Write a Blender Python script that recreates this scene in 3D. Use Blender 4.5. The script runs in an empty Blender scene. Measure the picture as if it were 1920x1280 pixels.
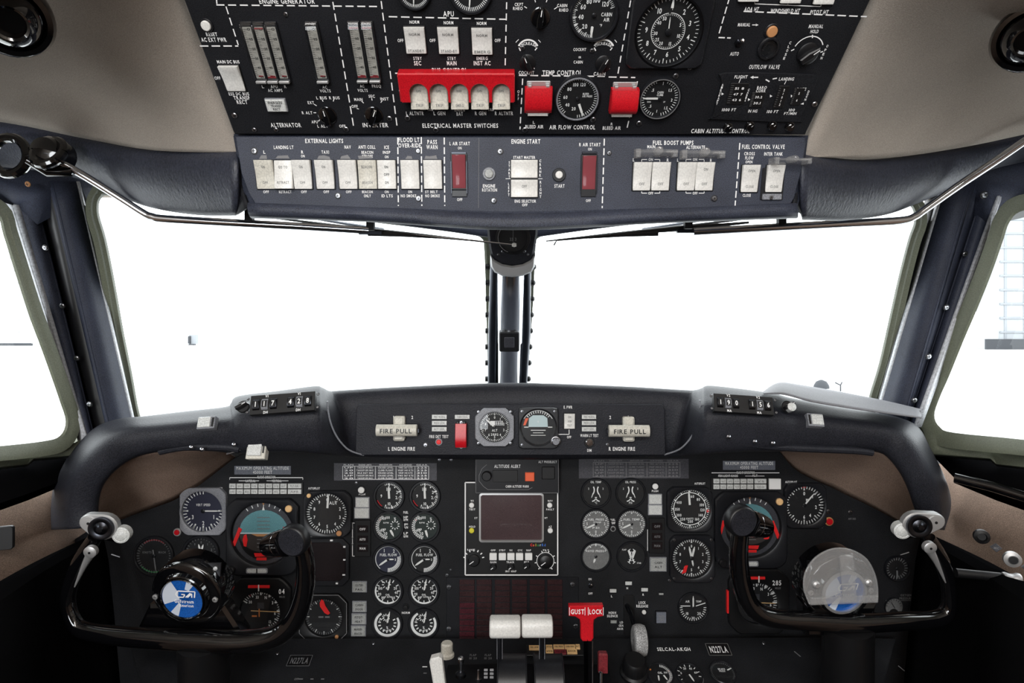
import bpy, math, random
from mathutils import Vector, Matrix
R = math.radians
random.seed(7)
C = bpy.context.scene.collection
F = 1100.0          # focal length in pixels of the 1920 wide frame
EZ = 1.25           # eye height above the cockpit floor
EYE = Vector((0, 0, EZ))

# ---------------------------------------------------------------- camera, world, lights, exposure
cam = bpy.data.cameras.new('camera'); cam.lens = 36 * F / 1920; cam.sensor_width = 36; cam.clip_start = 0.02
camo = bpy.data.objects.new('camera', cam); C.objects.link(camo)
camo.location = EYE; camo.rotation_euler = (R(90), 0, 0)
bpy.context.scene.camera = camo
sc = bpy.context.scene
sc.view_settings.view_transform = 'Standard'; sc.view_settings.look = 'None'
sc.view_settings.exposure = 0.0; sc.view_settings.gamma = 1.0; sc.view_settings.use_curve_mapping = False
sc.cycles.max_bounces = 7; sc.cycles.diffuse_bounces = 4; sc.cycles.transparent_max_bounces = 16
sc.cycles.sample_clamp_indirect = 6
sc.cycles.use_denoising = True
w = bpy.data.worlds.new('overcast_sky'); sc.world = w; w.use_nodes = True
bg = w.node_tree.nodes['Background']; bg.inputs[0].default_value = (0.93, 0.97, 1.0, 1); bg.inputs[1].default_value = 5.2

def lamp(name, loc, target, size, size_y, power, col):
    l = bpy.data.lights.new(name, 'AREA'); l.shape = 'RECTANGLE'; l.size = size; l.size_y = size_y
    l.energy = power; l.color = col
    o = bpy.data.objects.new(name, l); C.objects.link(o); o.location = loc
    o.rotation_euler = (Vector(target) - Vector(loc)).to_track_quat('-Z', 'Y').to_euler()
    return o
# unseen area lamps added behind the camera: fill for panel faces, streak on yokes
lamp('entry_daylight', (-0.55, -1.45, EZ + 0.25), (0.1, 1.0, EZ + 0.05), 0.7, 1.3, 31, (0.93, 0.97, 1.0))
lamp('galley_lamp', (0.0, -0.6, EZ + 0.58), (0, 0.9, EZ - 0.2), 1.3, 0.22, 14, (1.0, 0.97, 0.94))

# ---------------------------------------------------------------- materials
MATS = {}
def lin(c):
    return tuple(((v / 255) / 12.92 if v / 255 <= 0.04045 else ((v / 255 + 0.055) / 1.055) ** 2.4) for v in c) + (1,)
def mat(name, col, rough=0.5, metal=0.0, speck=0.0, sscale=700, bump=0.0, bscale=900, coat=0.0, emit=None, spec=0.5, streak=None):
    m = bpy.data.materials.new(name); m.use_nodes = True; nt = m.node_tree; N = nt.nodes; L = nt.links
    b = N['Principled BSDF']; c = lin(col)
    b.inputs['Base Color'].default_value = c; b.inputs['Roughness'].default_value = rough
    b.inputs['Metallic'].default_value = metal; b.inputs['Coat Weight'].default_value = coat
    b.inputs['Specular IOR Level'].default_value = spec
    if speck or bump:
        tc = N.new('ShaderNodeTexCoord')
        mp = N.new('ShaderNodeMapping'); L.new(tc.outputs['Object'], mp.inputs[0])
        if streak: mp.inputs['Scale'].default_value = streak
    if speck:
        n = N.new('ShaderNodeTexNoise'); n.inputs['Scale'].default_value = sscale; n.inputs['Detail'].default_value = 2
        L.new(mp.outputs[0], n.inputs['Vector'])
        n2 = N.new('ShaderNodeTexNoise'); n2.inputs['Scale'].default_value = 14; n2.inputs['Detail'].default_value = 3
        L.new(tc.outputs['Object'], n2.inputs['Vector'])
        ad = N.new('ShaderNodeMath'); ad.operation = 'MULTIPLY_ADD'; ad.inputs[1].default_value = 0.35
        L.new(n2.outputs[0], ad.inputs[0]); L.new(n.outputs[0], ad.inputs[2])
        r = N.new('ShaderNodeValToRGB'); r.color_ramp.elements[0].position = 0.5; r.color_ramp.elements[1].position = 0.86
        r.color_ramp.elements[0].color = tuple(v * (1 - speck) for v in c[:3]) + (1,)
        r.color_ramp.elements[1].color = tuple(min(1, v * (1 + 1.6 * speck) + 0.006 * speck) for v in c[:3]) + (1,)
        L.new(ad.outputs[0], r.inputs[0]); L.new(r.outputs[0], b.inputs['Base Color'])
    if bump:
        n = N.new('ShaderNodeTexNoise'); n.inputs['Scale'].default_value = bscale; n.inputs['Detail'].default_value = 3
        L.new(mp.outputs[0], n.inputs['Vector'])
        bp = N.new('ShaderNodeBump'); bp.inputs['Strength'].default_value = bump; bp.inputs['Distance'].default_value = 0.001
        L.new(n.outputs[0], bp.inputs['Height']); L.new(bp.outputs[0], b.inputs['Normal'])
    if emit:
        b.inputs['Emission Color'].default_value = lin(emit[0]); b.inputs['Emission Strength'].default_value = emit[1]
    MATS[name] = m
    return m
def glassmat(name, tint, ior, rough=0.02, haze=0.0, hazecol=(1, 1, 1)):
    m = bpy.data.materials.new(name); m.use_nodes = True; nt = m.node_tree; N = nt.nodes; L = nt.links
    for n in list(N): N.remove(n)
    o = N.new('ShaderNodeOutputMaterial'); tr = N.new('ShaderNodeBsdfTransparent'); tr.inputs[0].default_value = tuple(tint) + (1,)
    gl = N.new('ShaderNodeBsdfGlossy'); gl.inputs['Roughness'].default_value = rough
    lw = N.new('ShaderNodeLayerWeight'); pw = N.new('ShaderNodeMath'); pw.operation = 'POWER'; pw.inputs[1].default_value = 5
    f0 = ((ior - 1) / (ior + 1)) ** 2; fr = N.new('ShaderNodeMath'); fr.operation = 'MULTIPLY_ADD'; fr.inputs[1].default_value = 1 - f0; fr.inputs[2].default_value = f0
    L.new(lw.outputs['Facing'], pw.inputs[0]); L.new(pw.outputs[0], fr.inputs[0])
    mx = N.new('ShaderNodeMixShader'); L.new(fr.outputs[0], mx.inputs[0]); L.new(tr.outputs[0], mx.inputs[1]); L.new(gl.outputs[0], mx.inputs[2])
    if haze:
        df = N.new('ShaderNodeBsdfDiffuse'); df.inputs[0].default_value = tuple(hazecol) + (1,)
        m2 = N.new('ShaderNodeMixShader'); m2.inputs[0].default_value = haze
        L.new(mx.outputs[0], m2.inputs[1]); L.new(df.outputs[0], m2.inputs[2]); mx = m2
    L.new(mx.outputs[0], o.inputs[0]); MATS[name] = m
    return m
mat('panel', (20, 21, 25), 0.6, spec=0.2, speck=0.6, sscale=1300, bump=0.25, bscale=1500)
mat('panel_blue', (50, 54, 66), 0.5, spec=0.35, speck=0.55, sscale=1300, bump=0.25, bscale=1500)  # overhead panel black, lifted in colour where the upright row catches more light
mat('main_panel', (20, 21, 24), 0.6, spec=0.25, speck=0.7, sscale=1100, bump=0.3, bscale=1300)
mat('leather', (33, 34, 40), 0.5, spec=0.22, speck=0.5, sscale=1000, bump=0.5, bscale=420)
mat('leather_pad', (44, 47, 58), 0.45, speck=0.4, sscale=900, bump=0.7, bscale=300, streak=(1, 1, 0.45))
mat('headliner', (168, 159, 149), 0.9, speck=0.12, sscale=1100, bump=0.3, bscale=900, spec=0.2)
mat('lining', (150, 128, 114), 0.95, speck=0.3, sscale=1000, bump=0.3, spec=0.1)
mat('wall_fabric', (132, 112, 98), 0.9, speck=0.3, sscale=900, bump=0.3, spec=0.2)
mat('pillar', (43, 47, 60), 0.55, spec=0.25, speck=0.4, sscale=1100, bump=0.25)
mat('window_trim', (166, 168, 172), 0.45, speck=0.2, sscale=300)
mat('olive', (104, 108, 92), 0.5, speck=0.12, sscale=600, bump=0.1)
mat('black', (14, 14, 16), 0.45)
mat('black_gloss', (8, 8, 10), 0.09, coat=1.0)
mat('face', (14, 14, 17), 0.6, speck=0.4, sscale=1500)
mat('face_blue', (40, 42, 62), 0.6)
mat('face_green', (34, 44, 42), 0.6)
mat('face_grey', (112, 112, 112), 0.6, speck=0.3, sscale=1500)
mat('bezel', (22, 23, 27), 0.35, speck=0.4, sscale=1200)
mat('bezel_grey', (128, 130, 136), 0.4, speck=0.3, sscale=900)
mat('white', (238, 238, 236), 0.45)
mat('ink', (246, 246, 246), 0.6)
mat('ink_grey', (128, 128, 126), 0.6)
mat('ink_dim', (120, 120, 122), 0.6)
mat('switch_white', (226, 225, 221), 0.35, speck=0.08, sscale=500)
mat('switch_aged', (206, 203, 192), 0.4, speck=0.12, sscale=500)
mat('lens', (206, 208, 206), 0.35, speck=0.15, sscale=600)
mat('lens_dim', (160, 162, 160), 0.4, speck=0.2, sscale=600)
mat('red', (196, 22, 34), 0.3, speck=0.15, sscale=900)
mat('red_dark', (120, 40, 46), 0.35, speck=0.35, sscale=700)
mat('red_flag', (240, 36, 38), 0.5)
mat('lamp_off', (44, 24, 26), 0.4, spec=0.3, speck=0.5, sscale=700)
mat('lamp_off_red', (62, 22, 30), 0.4, spec=0.3, speck=0.5, sscale=700)
mat('amber', (214, 128, 70), 0.3)
mat('amber_light', (240, 196, 140), 0.3)
mat('orange', (240, 104, 66), 0.35)
mat('caption_amber', (244, 200, 140), 0.4)
mat('yellow', (224, 214, 60), 0.4)
mat('green', (56, 150, 84), 0.5)
mat('sky_ball', (96, 146, 154), 0.5, speck=0.15)
mat('ground_ball', (58, 52, 50), 0.5)
mat('bronze', (196, 140, 92), 0.5)
mat('cyan_pale', (196, 216, 220), 0.5)
mat('chrome', (215, 217, 222), 0.14, metal=1)
mat('steel', (170, 172, 178), 0.28, metal=1, speck=0.1)
mat('dark_steel', (70, 72, 78), 0.3, metal=1)
mat('nickel_matte', (196, 196, 196), 0.45, metal=0.7)
mat('knob', (16, 16, 19), 0.4)
mat('badge_blue', (24, 86, 166), 0.25, speck=0.25, sscale=900, coat=0.5)
mat('badge_pale', (206, 214, 226), 0.3)
mat('plate_grey', (112, 116, 126), 0.45, speck=0.15)
mat('plate_dark', (58, 58, 64), 0.5, speck=0.3)
mat('tyre_grey', (150, 150, 150), 0.5, speck=0.6, sscale=700, bump=0.4)
mat('screen', (72, 58, 60), 0.22, speck=0.3, sscale=1500, coat=0.3)
mat('screen_dark', (26, 20, 22), 0.25, speck=0.4, sscale=1500)
mat('grey_card', (112, 112, 116), 0.7, speck=0.15, sscale=900)
mat('scale_ivory', (150, 148, 142), 0.5, speck=0.25, sscale=900, streak=(0.3, 3, 1))
mat('floor_dark', (20, 18, 17), 0.9, speck=0.3)
mat('rubber', (12, 12, 13), 1.0, spec=0.0)
mat('apron', (196, 196, 196), 0.8, speck=0.08, sscale=1)
mat('far_wall', (160, 162, 166), 0.8)
mat('far_grey', (128, 132, 136), 0.8)
mat('far_dark', (70, 74, 78), 0.8)
mat('blue', (60, 110, 200), 0.5)
glassmat('glass', (0.96, 0.97, 0.97), 1.45)
glassmat('windshield_glass', (0.97, 0.99, 0.98), 1.3)
glassmat('clear_plastic', (0.9, 0.9, 0.9), 1.6, 0.06, 0.14, (0.9, 0.9, 0.9))
glassmat('red_plastic', (0.8, 0.3, 0.32), 1.5, 0.1, 0.55, (0.42, 0.10, 0.12))
glassmat('placard_film', (0.7, 0.7, 0.72), 1.4, 0.3, 0.3, (0.45, 0.45, 0.48))

# ---------------------------------------------------------------- mesh building
def catmull(pts, n=4, closed=False):
    out = []; m = len(pts)
    rng = range(m) if closed else range(m - 1)
    for i in rng:
        if closed: p = [pts[(i + k) % m] for k in (-1, 0, 1, 2)]
        else: p = [pts[max(0, i - 1)], pts[i], pts[i + 1], pts[min(m - 1, i + 2)]]
        for j in range(n):
            t = j / n
            out.append(tuple(0.5 * (2 * b + (c - a) * t + (2 * a - 5 * b + 4 * c - d) * t * t + (3 * b - a - 3 * c + d) * t ** 3)
                             for a, b, c, d in zip(*p)))
    if not closed: out.append(tuple(pts[-1]))
    return out
GL = {}
def glyph(ch):
    if ch in GL: return GL[ch]
    cu = bpy.data.curves.new('g', 'FONT'); cu.body = ch; cu.resolution_u = 2; cu.offset = 0.022
    o = bpy.data.objects.new('g', cu); C.objects.link(o)
    me = bpy.data.meshes.new_from_object(o)
    vs = [(v.co.x, v.co.y) for v in me.vertices]; fs = [tuple(p.vertices) for p in me.polygons]
    bpy.data.objects.remove(o); bpy.data.curves.remove(cu); bpy.data.meshes.remove(me)
    if vs:
        x0 = min(v[0] for v in vs); x1 = max(v[0] for v in vs)
        vs = [((x - x0) / 0.72, y / 0.72) for x, y in vs]; w_ = (x1 - x0) / 0.72
    else: w_ = 0.35
    GL[ch] = (vs, fs, w_)
    return GL[ch]
def circ(r, n=32, cx=0, cy=0, a0=0.0, a1=360.0):
    full = abs(a1 - a0) >= 360
    m = n if full else n + 1
    return [(cx + r * math.cos(R(a0 + (a1 - a0) * i / n)), cy + r * math.sin(R(a0 + (a1 - a0) * i / n))) for i in range(m)]
def rrect(w_, h, r=0.0, n=4, cx=0, cy=0):
    r = min(r, w_ / 2 * 0.999, h / 2 * 0.999)
    if r <= 0: return [(cx - w_/2, cy - h/2), (cx + w_/2, cy - h/2), (cx + w_/2, cy + h/2), (cx - w_/2, cy + h/2)]
    out = []
    for sx, sy, a in ((1, -1, -90), (1, 1, 0), (-1, 1, 90), (-1, -1, 180)):
        for i in range(n + 1):
            t = R(a + 90 * i / n)
            out.append((cx + sx * (w_/2 - r) + r * math.cos(t), cy + sy * (h/2 - r) + r * math.sin(t)))
    return out
def octo(w_, h, c):
    return [(-w_/2 + c, -h/2), (w_/2 - c, -h/2), (w_/2, -h/2 + c), (w_/2, h/2 - c), (w_/2 - c, h/2), (-w_/2 + c, h/2), (-w_/2, h/2 - c), (-w_/2, -h/2 + c)]
def radial(loop, n=48):
    """resample a star shaped loop at n equal angles"""
    out = []; m = len(loop)
    for i in range(n):
        a = 2 * math.pi * i / n + 1e-4; dx, dy = math.cos(a), math.sin(a); best = 0
        for j in range(m):
            x1, y1 = loop[j]; x2, y2 = loop[(j + 1) % m]; ex, ey = x2 - x1, y2 - y1
            den = dx * ey - dy * ex
            if abs(den) < 1e-12: continue
            t = (x1 * ey - y1 * ex) / den; s = (x1 * dy - y1 * dx) / den
            if t > 0 and -1e-6 <= s <= 1 + 1e-6: best = max(best, t)
        out.append((dx * best, dy * best))
    return out
def inset(loop, d):
    n = len(loop); out = []
    for i in range(n):
        a = Vector(loop[i - 1]); b = Vector(loop[i]); c = Vector(loop[(i + 1) % n])
        e1 = (b - a); e2 = (c - b)
        if e1.length < 1e-9: e1 = e2
        if e2.length < 1e-9: e2 = e1
        e1 = e1.normalized(); e2 = e2.normalized()
        n1 = Vector((-e1.y, e1.x)); n2 = Vector((-e2.y, e2.x)); m = n1 + n2
        if m.length < 1e-6: m = n1
        m.normalize(); k = d / max(0.45, m.dot(n1)); out.append((b.x + m.x * k, b.y + m.y * k))
    return out
def area(loop): return sum(loop[i-1][0] * loop[i][1] - loop[i][0] * loop[i-1][1] for i in range(len(loop)))

class MB:
    def __init__(s): s.v = []; s.f = []; s.m = []
    def add(s, vs, fs, mt='white'):
        b = len(s.v); s.v += [tuple(p) for p in vs]
        for f in fs: s.f.append(tuple(b + i for i in f)); s.m.append(mt)
    def slab(s, loop, z0, z1, mt='white', ch=0.0, back=True):
        if area(loop) < 0: loop = loop[::-1]
        n = len(loop); vs = [(x, y, z0) for x, y in loop]
        if ch > 0:
            vs += [(x, y, z1 - ch) for x, y in loop] + [(x, y, z1) for x, y in inset(loop, ch)]; k = 2
        else: vs += [(x, y, z1) for x, y in loop]; k = 1
        fs = []
        for j in range(k):
            fs += [(j*n + i, j*n + (i+1) % n, (j+1)*n + (i+1) % n, (j+1)*n + i) for i in range(n)]
        fs.append(tuple(k*n + i for i in range(n)))
        if back: fs.append(tuple(range(n - 1, -1, -1)))
        s.add(vs, fs, mt); return s
    def box(s, c, d, mt='white', ch=0.0):
        s.slab(rrect(d[0], d[1], 0, cx=c[0], cy=c[1]), c[2] - d[2]/2, c[2] + d[2]/2, mt, ch); return s
    def rings(s, loops, mt='white', closed=True, cap0=False, cap1=False):
        """loops: equal length lists of 3D points"""
        n = len(loops[0]); vs = [p for l in loops for p in l]; fs = []
        for j in range(len(loops) - 1):
            for i in range(n if closed else n - 1):
                fs.append((j*n + i, j*n + (i+1) % n, (j+1)*n + (i+1) % n, (j+1)*n + i))
        if cap0: fs.append(tuple(range(n - 1, -1, -1)))
        if cap1: fs.append(tuple((len(loops)-1)*n + i for i in range(n)))
        s.add(vs, fs, mt); return s
    def lathe(s, prof, mt='white', n=32, cx=0, cy=0, cap=True):
        """prof: (radius, z) from bottom to top"""
        loops = [[(cx + r * math.cos(2*math.pi*i/n), cy + r * math.sin(2*math.pi*i/n), z) for i in range(n)] for r, z in prof]
        s.rings(loops, mt, True, cap, cap); return s
    def tube(s, pts, rad, mt='white', n=12, cap=True, flat=1.0):
        P = [Vector(p) for p in pts]; m = len(P); loops = []; up = None
        for i in range(m):
            t = (P[min(m-1, i+1)] - P[max(0, i-1)]).normalized()
            if up is None:
                up = Vector((0, 0, 1)) if abs(t.z) < 0.9 else Vector((0, 1, 0))
            a = t.cross(up).normalized(); up = a.cross(t).normalized()
            r = rad[i] if isinstance(rad, (list, tuple)) else rad
            loops.append([tuple(P[i] + a * r * flat * math.cos(2*math.pi*k/n) + up * r * math.sin(2*math.pi*k/n)) for k in range(n)])
        s.rings(loops, mt, True, cap, cap); return s
    def grid(s, rows, mt='white', flip=False):
        n = len(rows[0]); vs = [p for r in rows for p in r]; fs = []
        for j in range(len(rows) - 1):
            for i in range(n - 1):
                q = (j*n + i, j*n + i + 1, (j+1)*n + i + 1, (j+1)*n + i)
                fs.append(q[::-1] if flip else q)
        s.add(vs, fs, mt); return s
    def poly(s, loop, z, mt='ink'):
        if area(loop) < 0: loop = loop[::-1]
        s.add([(x, y, z) for x, y in loop], [tuple(range(len(loop)))], mt); return s
    def line(s, x0, y0, x1, y1, w_, z, mt='ink'):
        dx, dy = x1 - x0, y1 - y0; l = math.hypot(dx, dy) or 1e-9; nx, ny = -dy / l * w_/2, dx / l * w_/2
        s.poly([(x0 - nx, y0 - ny), (x1 - nx, y1 - ny), (x1 + nx, y1 + ny), (x0 + nx, y0 + ny)], z, mt); return s
    def arc(s, cx, cy, r, w_, a0, a1, z, mt='ink', n=24):
        """clock angles: 0 up, clockwise"""
        vs = []; fs = []
        for i in range(n + 1):
            a = R(a0 + (a1 - a0) * i / n); sx, sy = math.sin(a), math.cos(a)
            vs += [(cx + (r - w_/2) * sx, cy + (r - w_/2) * sy, z), (cx + (r + w_/2) * sx, cy + (r + w_/2) * sy, z)]
            if i: fs.append((2*i - 2, 2*i, 2*i + 1, 2*i - 1))
        s.add(vs, fs, mt); return s
    def text(s, st, x, y, h, z, mt='ink', w_=None, rot=0.0, zf=None, k=0.78, vert=False, al=0):
        if vert:
            n = len(st)
            for i, ch in enumerate(st): s.text(ch, x, y + (n - 1) / 2 * h * 1.35 - i * h * 1.35, h, z, mt, None, 0, zf, k)
            return s
        gs = [glyph(ch) for ch in st]; gap = 0.2
        tot = sum(g[2] for g in gs) + gap * (len(gs) - 1)
        sx = h * k if w_ is None else w_ / max(tot, 0.1)
        cx = -tot * sx / 2 * (1 - al); ca, sa = math.cos(R(rot)), math.sin(R(rot))
        for g in gs:
            vs = []
            for gx, gy in g[0]:
                lx = cx + gx * sx; ly = (gy - 0.5) * h
                X = x + lx * ca - ly * sa; Y = y + lx * sa + ly * ca
                vs.append((X, Y, z if zf is None else zf(Y) + z))
            s.add(vs, g[1], mt); cx += (g[2] + gap) * sx
        return s
    def build(s, name, parent=None, M=None, sharp=35, fix=False):
        me = bpy.data.meshes.new(name); me.from_pydata(s.v, [], s.f)
        keys = list(dict.fromkeys(s.m))
        for k in keys: me.materials.append(MATS[k])
        idx = {k: i for i, k in enumerate(keys)}
        me.polygons.foreach_set('material_index', [idx[k] for k in s.m])
        me.polygons.foreach_set('use_smooth', [True] * len(s.f))
        me.update()
        if fix:
            import bmesh
            b = bmesh.new(); b.from_mesh(me); bmesh.ops.recalc_face_normals(b, faces=b.faces); b.to_mesh(me); b.free()
        me.set_sharp_from_angle(angle=R(sharp))
        o = bpy.data.objects.new(name, me); C.objects.link(o)
        if parent: o.parent = parent
        if M is not None: o.matrix_local = M
        return o
def tag(o, label, cat, group=None):
    o['label'] = label; o['category'] = cat
    if group: o['group'] = group
    return o
def thing(name, label, cat, M, group=None):
    o = bpy.data.objects.new(name, None); C.objects.link(o); o.matrix_world = M
    o.empty_display_size = 0.02
    return tag(o, label, cat, group)
def under(child, parent):
    child.matrix_local = parent.matrix_basis.inverted() @ child.matrix_basis; child.parent = parent
    return child
def struct(o): o['kind'] = 'structure'; return o

def at(px, py, d): return Vector(((px - 960) / F * d, d, EZ + (640 - py) / F * d))
class Frame:
    def __init__(s, p0, p1):
        """plane through the centre line points p0 (upper) and p1 (lower), level from side to side"""
        s.o = Vector(p1); s.u = Vector((1, 0, 0)); s.v = (Vector(p0) - Vector(p1)).normalized(); s.n = s.u.cross(s.v)
        if s.n.y > 0: s.n = -s.n
    def hit(s, px, py):
        d = Vector(((px - 960) / F, 1, (640 - py) / F)); t = s.n.dot(s.o - EYE) / s.n.dot(d)
        return EYE + d * t
    def loc(s, px, py):
        p = s.hit(px, py) - s.o; return (p.dot(s.u), p.dot(s.v))
    def jac(s, px, py):
        a = s.loc(px - 1, py); b = s.loc(px + 1, py); c = s.loc(px, py - 1); d = s.loc(px, py + 1)
        return abs(b[0] - a[0]) / 2, abs(c[1] - d[1]) / 2
    def M(s, px, py, rot=0.0, off=0.0):
        p = s.hit(px, py) + s.n * off
        m = Matrix((s.u, s.v, s.n)).transposed().to_4x4() if s.u.cross(s.v).dot(s.n) > 0 else Matrix((s.u, s.v, s.n)).transposed().to_4x4()
        return Matrix.Translation(p) @ m @ Matrix.Rotation(R(rot), 4, 'Z')
    def base(s):
        return Matrix.Translation(s.o) @ Matrix((s.u, s.v, s.n)).transposed().to_4x4()
    def pts(s, L): return [s.loc(*p[:2]) for p in L]
def vframe(d, yc=640): return Frame(at(960, yc - 10, d), at(960, yc, d))
OV = Frame(at(960, 0, 0.54), at(960, 250, 0.628))        # sloping overhead panel
LO = Frame(at(960, 255, 0.630), at(960, 390, 0.645))     # upright switch row below it
GP = Frame(at(960, 760, 0.916), at(960, 850, 0.914))     # centre of the glareshield
MP = vframe(1.0, 1000)                                   # main instrument panel
LP = Frame(at(960, 1192, 0.985), at(960, 1285, 0.90))    # sloping lower panel

class Marks:
    """painted lettering and lines collected in the plane of a panel"""
    def __init__(s, fr, z=0.0004): s.fr = fr; s.b = MB(); s.z = z
    def t(s, st, px, py, h=7, w_=None, mt='ink', rot=0, vert=False, al=0):
        mu, mv = s.fr.jac(px, py); x, y = s.fr.loc(px, py)
        s.b.text(st, x, y, h * mv, s.z, mt, None if w_ is None else w_ * mu, rot, vert=vert, al=al)
    def l(s, x0, y0, x1, y1, w_=1.6, mt='ink'):
        mu, mv = s.fr.jac(x0, y0); s.b.line(*s.fr.loc(x0, y0), *s.fr.loc(x1, y1), w_ * mu, s.z, mt)
    def dash(s, x0, y0, x1, y1, on=15, off=7, w_=2.2, mt='ink'):
        L = math.hypot(x1 - x0, y1 - y0); p = 0
        while p < L:
            q = min(L, p + on); s.l(x0 + (x1-x0)*p/L, y0 + (y1-y0)*p/L, x0 + (x1-x0)*q/L, y0 + (y1-y0)*q/L, w_, mt); p += on + off
    def pl(s, pts, mt='ink'): s.b.poly(s.fr.pts(pts), s.z, mt)
    def arc(s, px, py, r, w_, a0, a1, mt='ink'):
        mu, mv = s.fr.jac(px, py); x, y = s.fr.loc(px, py); s.b.arc(x, y, r * mu, w_ * mu, a0, a1, s.z, mt)
    def done(s, parent, name='markings'): return s.b.build(name, parent)

# ---------------------------------------------------------------- reusable cockpit pieces
def screw(fr, px, py, r=5, parent=None, base=None, mt='steel', name='screw', off=0.0):
    mu = fr.jac(px, py)[0]; r *= mu; b = MB()
    b.lathe([(r * 1.25, 0), (r * 1.25, r * 0.12), (r, r * 0.14)], 'black', 16)
    b.lathe([(r, 0), (r, r * 0.35), (r * 0.8, r * 0.55), (r * 0.05, r * 0.62)], mt, 16)
    a = random.uniform(0, 90)
    for q in (a, a + 90):
        b.line(-r * 0.6 * math.cos(R(q)), -r * 0.6 * math.sin(R(q)), r * 0.6 * math.cos(R(q)), r * 0.6 * math.sin(R(q)), r * 0.22, r * 0.66, 'black')
    M = fr.M(px, py, off=off)
    o = b.build(name, parent, M if parent is None else base.inverted() @ M)
    return o
def panel(fr, outline, name, label, cat, mt, marks=None, thick=0.004, ch=0.0012, screws=(), holes=None, off=0.0):
    M = fr.base() @ Matrix.Translation((0, 0, off))
    root = thing(name, label, cat, M)
    MB().slab(fr.pts(outline), -thick, 0, mt, ch).build('panel_plate', root)
    if marks: marks.done(root)
    for s_ in screws: screw(fr, s_[0], s_[1], s_[2] if len(s_) > 2 else 4, root, M)
    return root
def rocker(fr, px, py, w_, h, label, tilt=1, txt=(), group=None, mt='switch_white', name='rocker_switch', rim=1.5, deep=0.0045, amp=0.0024, off=0.0, cat='switch'):
    mu, mv = fr.jac(px, py); W = w_ * mu; H = h * mv
    root = thing(name, label, cat, fr.M(px, py, off=off), group)
    MB().slab(rrect(W + 2*rim*mu, H + 2*rim*mu, 0.001), 0, 0.0016, 'black', 0.0004).build('surround', root)
    def zf(y):
        t = max(-1, min(1, y / (H / 2))); return deep + tilt * amp * t - amp * 0.5 * math.cos(t * math.pi / 2) * (1 if tilt else 0.6)
    b = MB(); n = 12
    ys = [-H/2 + H * i / n for i in range(n + 1)]; e = 0.0009
    rows = []
    for y in ys:
        z = zf(y); f = 0.0004 if y in (ys[0], ys[-1]) else 0
        rows.append([(-W/2, y, 0.001), (-W/2, y, z - e - f), (-W/2 + e * 0.4, y, z - e * 0.35 - f), (-W/2 + e, y, z - f), (W/2 - e, y, z - f), (W/2 - e * 0.4, y, z - e * 0.35 - f), (W/2, y, z - e - f), (W/2, y, 0.001)])
    b.grid(rows, mt)
    for r_, fl in ((rows[0], True), (rows[-1], False)):
        b.add(r_, [tuple(range(8)) if fl else tuple(range(7, -1, -1))], mt)
    for t in txt:
        b.text(t[0], 0, t[1] * mv, (t[2] if len(t) > 2 else 5) * mv, 0.00025, t[3] if len(t) > 3 else 'ink_grey', (t[4] * mu if len(t) > 4 else None), zf=zf)
    b.build('rocker', root, fix=False)
    return root
def button(fr, px, py, w_, h, label, txt=(), mt='lens', name='push_button', frame='bezel', deep=0.0035, rim=1.4, group=None, cat='button', off=0.0, cap='button_cap', lines=0, tmt='ink_grey'):
    mu, mv = fr.jac(px, py); W = w_ * mu; H = h * mv
    root = thing(name, label, cat, fr.M(px, py, off=off), group)
    MB().slab(rrect(W, H, 0.0008), 0, deep * 0.6, frame, 0.0003).build('frame', root)
    b = MB(); i = rim * mu
    b.slab(rrect(W - 2*i, H - 2*i, 0.0006), 0.0002, deep, mt, 0.0005)
    for t in txt: b.text(t[0], 0, t[1] * mv, (t[2] if len(t) > 2 else 4) * mv, deep + 0.0002, tmt, (t[3] * mu if len(t) > 3 else None))
    b.build(cap, root)
    return root
def dot(fr, px, py, r, label, mt='switch_white', name='push_button', cat='button', ring='bezel', group=None, deep=0.004, rr=1.35, off=0.0):
    mu = fr.jac(px, py)[0]; r *= mu
    root = thing(name, label, cat, fr.M(px, py, off=off), group)
    MB().lathe([(r * rr, 0), (r * rr, deep * 0.35), (r * (rr - 0.12), deep * 0.5), (r * 1.02, deep * 0.5), (r * 1.02, 0.0001)], ring, 24, cap=False).build('collar', root)
    MB().lathe([(r, 0), (r, deep * 0.8), (r * 0.85, deep), (0.00005, deep * 1.05)], mt, 24).build('button_cap' if cat != 'lamp' else 'lens', root)
    return root
def knob(fr, px, py, r, label, ang=0, mt='knob', name='rotary_knob', tall=None, bar=True, group=None, skirt=True, off=0.0, ptr='ink'):
    mu = fr.jac(px, py)[0]; r *= mu; T = tall or r * 0.9
    root = thing(name, label, 'knob', fr.M(px, py, rot=-ang, off=off), group)
    b = MB()
    if skirt: b.lathe([(r * 1.0, 0), (r * 1.0, T * 0.18), (r * 0.86, T * 0.28)], mt, 32)
    if bar:
        b.build('skirt', root); b = MB()
        lp = [(-r*0.28, -r*0.9), (r*0.28, -r*0.9), (r*0.34, 0), (r*0.16, r*0.98), (-r*0.16, r*0.98), (-r*0.34, 0)]
        b.slab(lp, T * 0.1, T, mt, r * 0.1); b.line(0, r*0.25, 0, r*0.85, r*0.09, T + 0.0002, ptr)
        b.build('grip', root)
    else:
        n = 36; pr = []
        for rr, z in ((0.8, T*0.15), (0.8, T*0.85), (0.68, T), (0.001, T)):
            pr.append([(rr * r * (1 + (0.05 if i % 2 and rr == 0.8 else 0)) * math.cos(2*math.pi*i/n), rr * r * (1 + (0.05 if i % 2 and rr == 0.8 else 0)) * math.sin(2*math.pi*i/n), z) for i in range(n)])
        b.rings(pr, mt, True, True, True); b.line(0, r*0.2, 0, r*0.62, r*0.09, T + 0.0002, ptr)
        b.build('grip', root)
    return root
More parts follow.
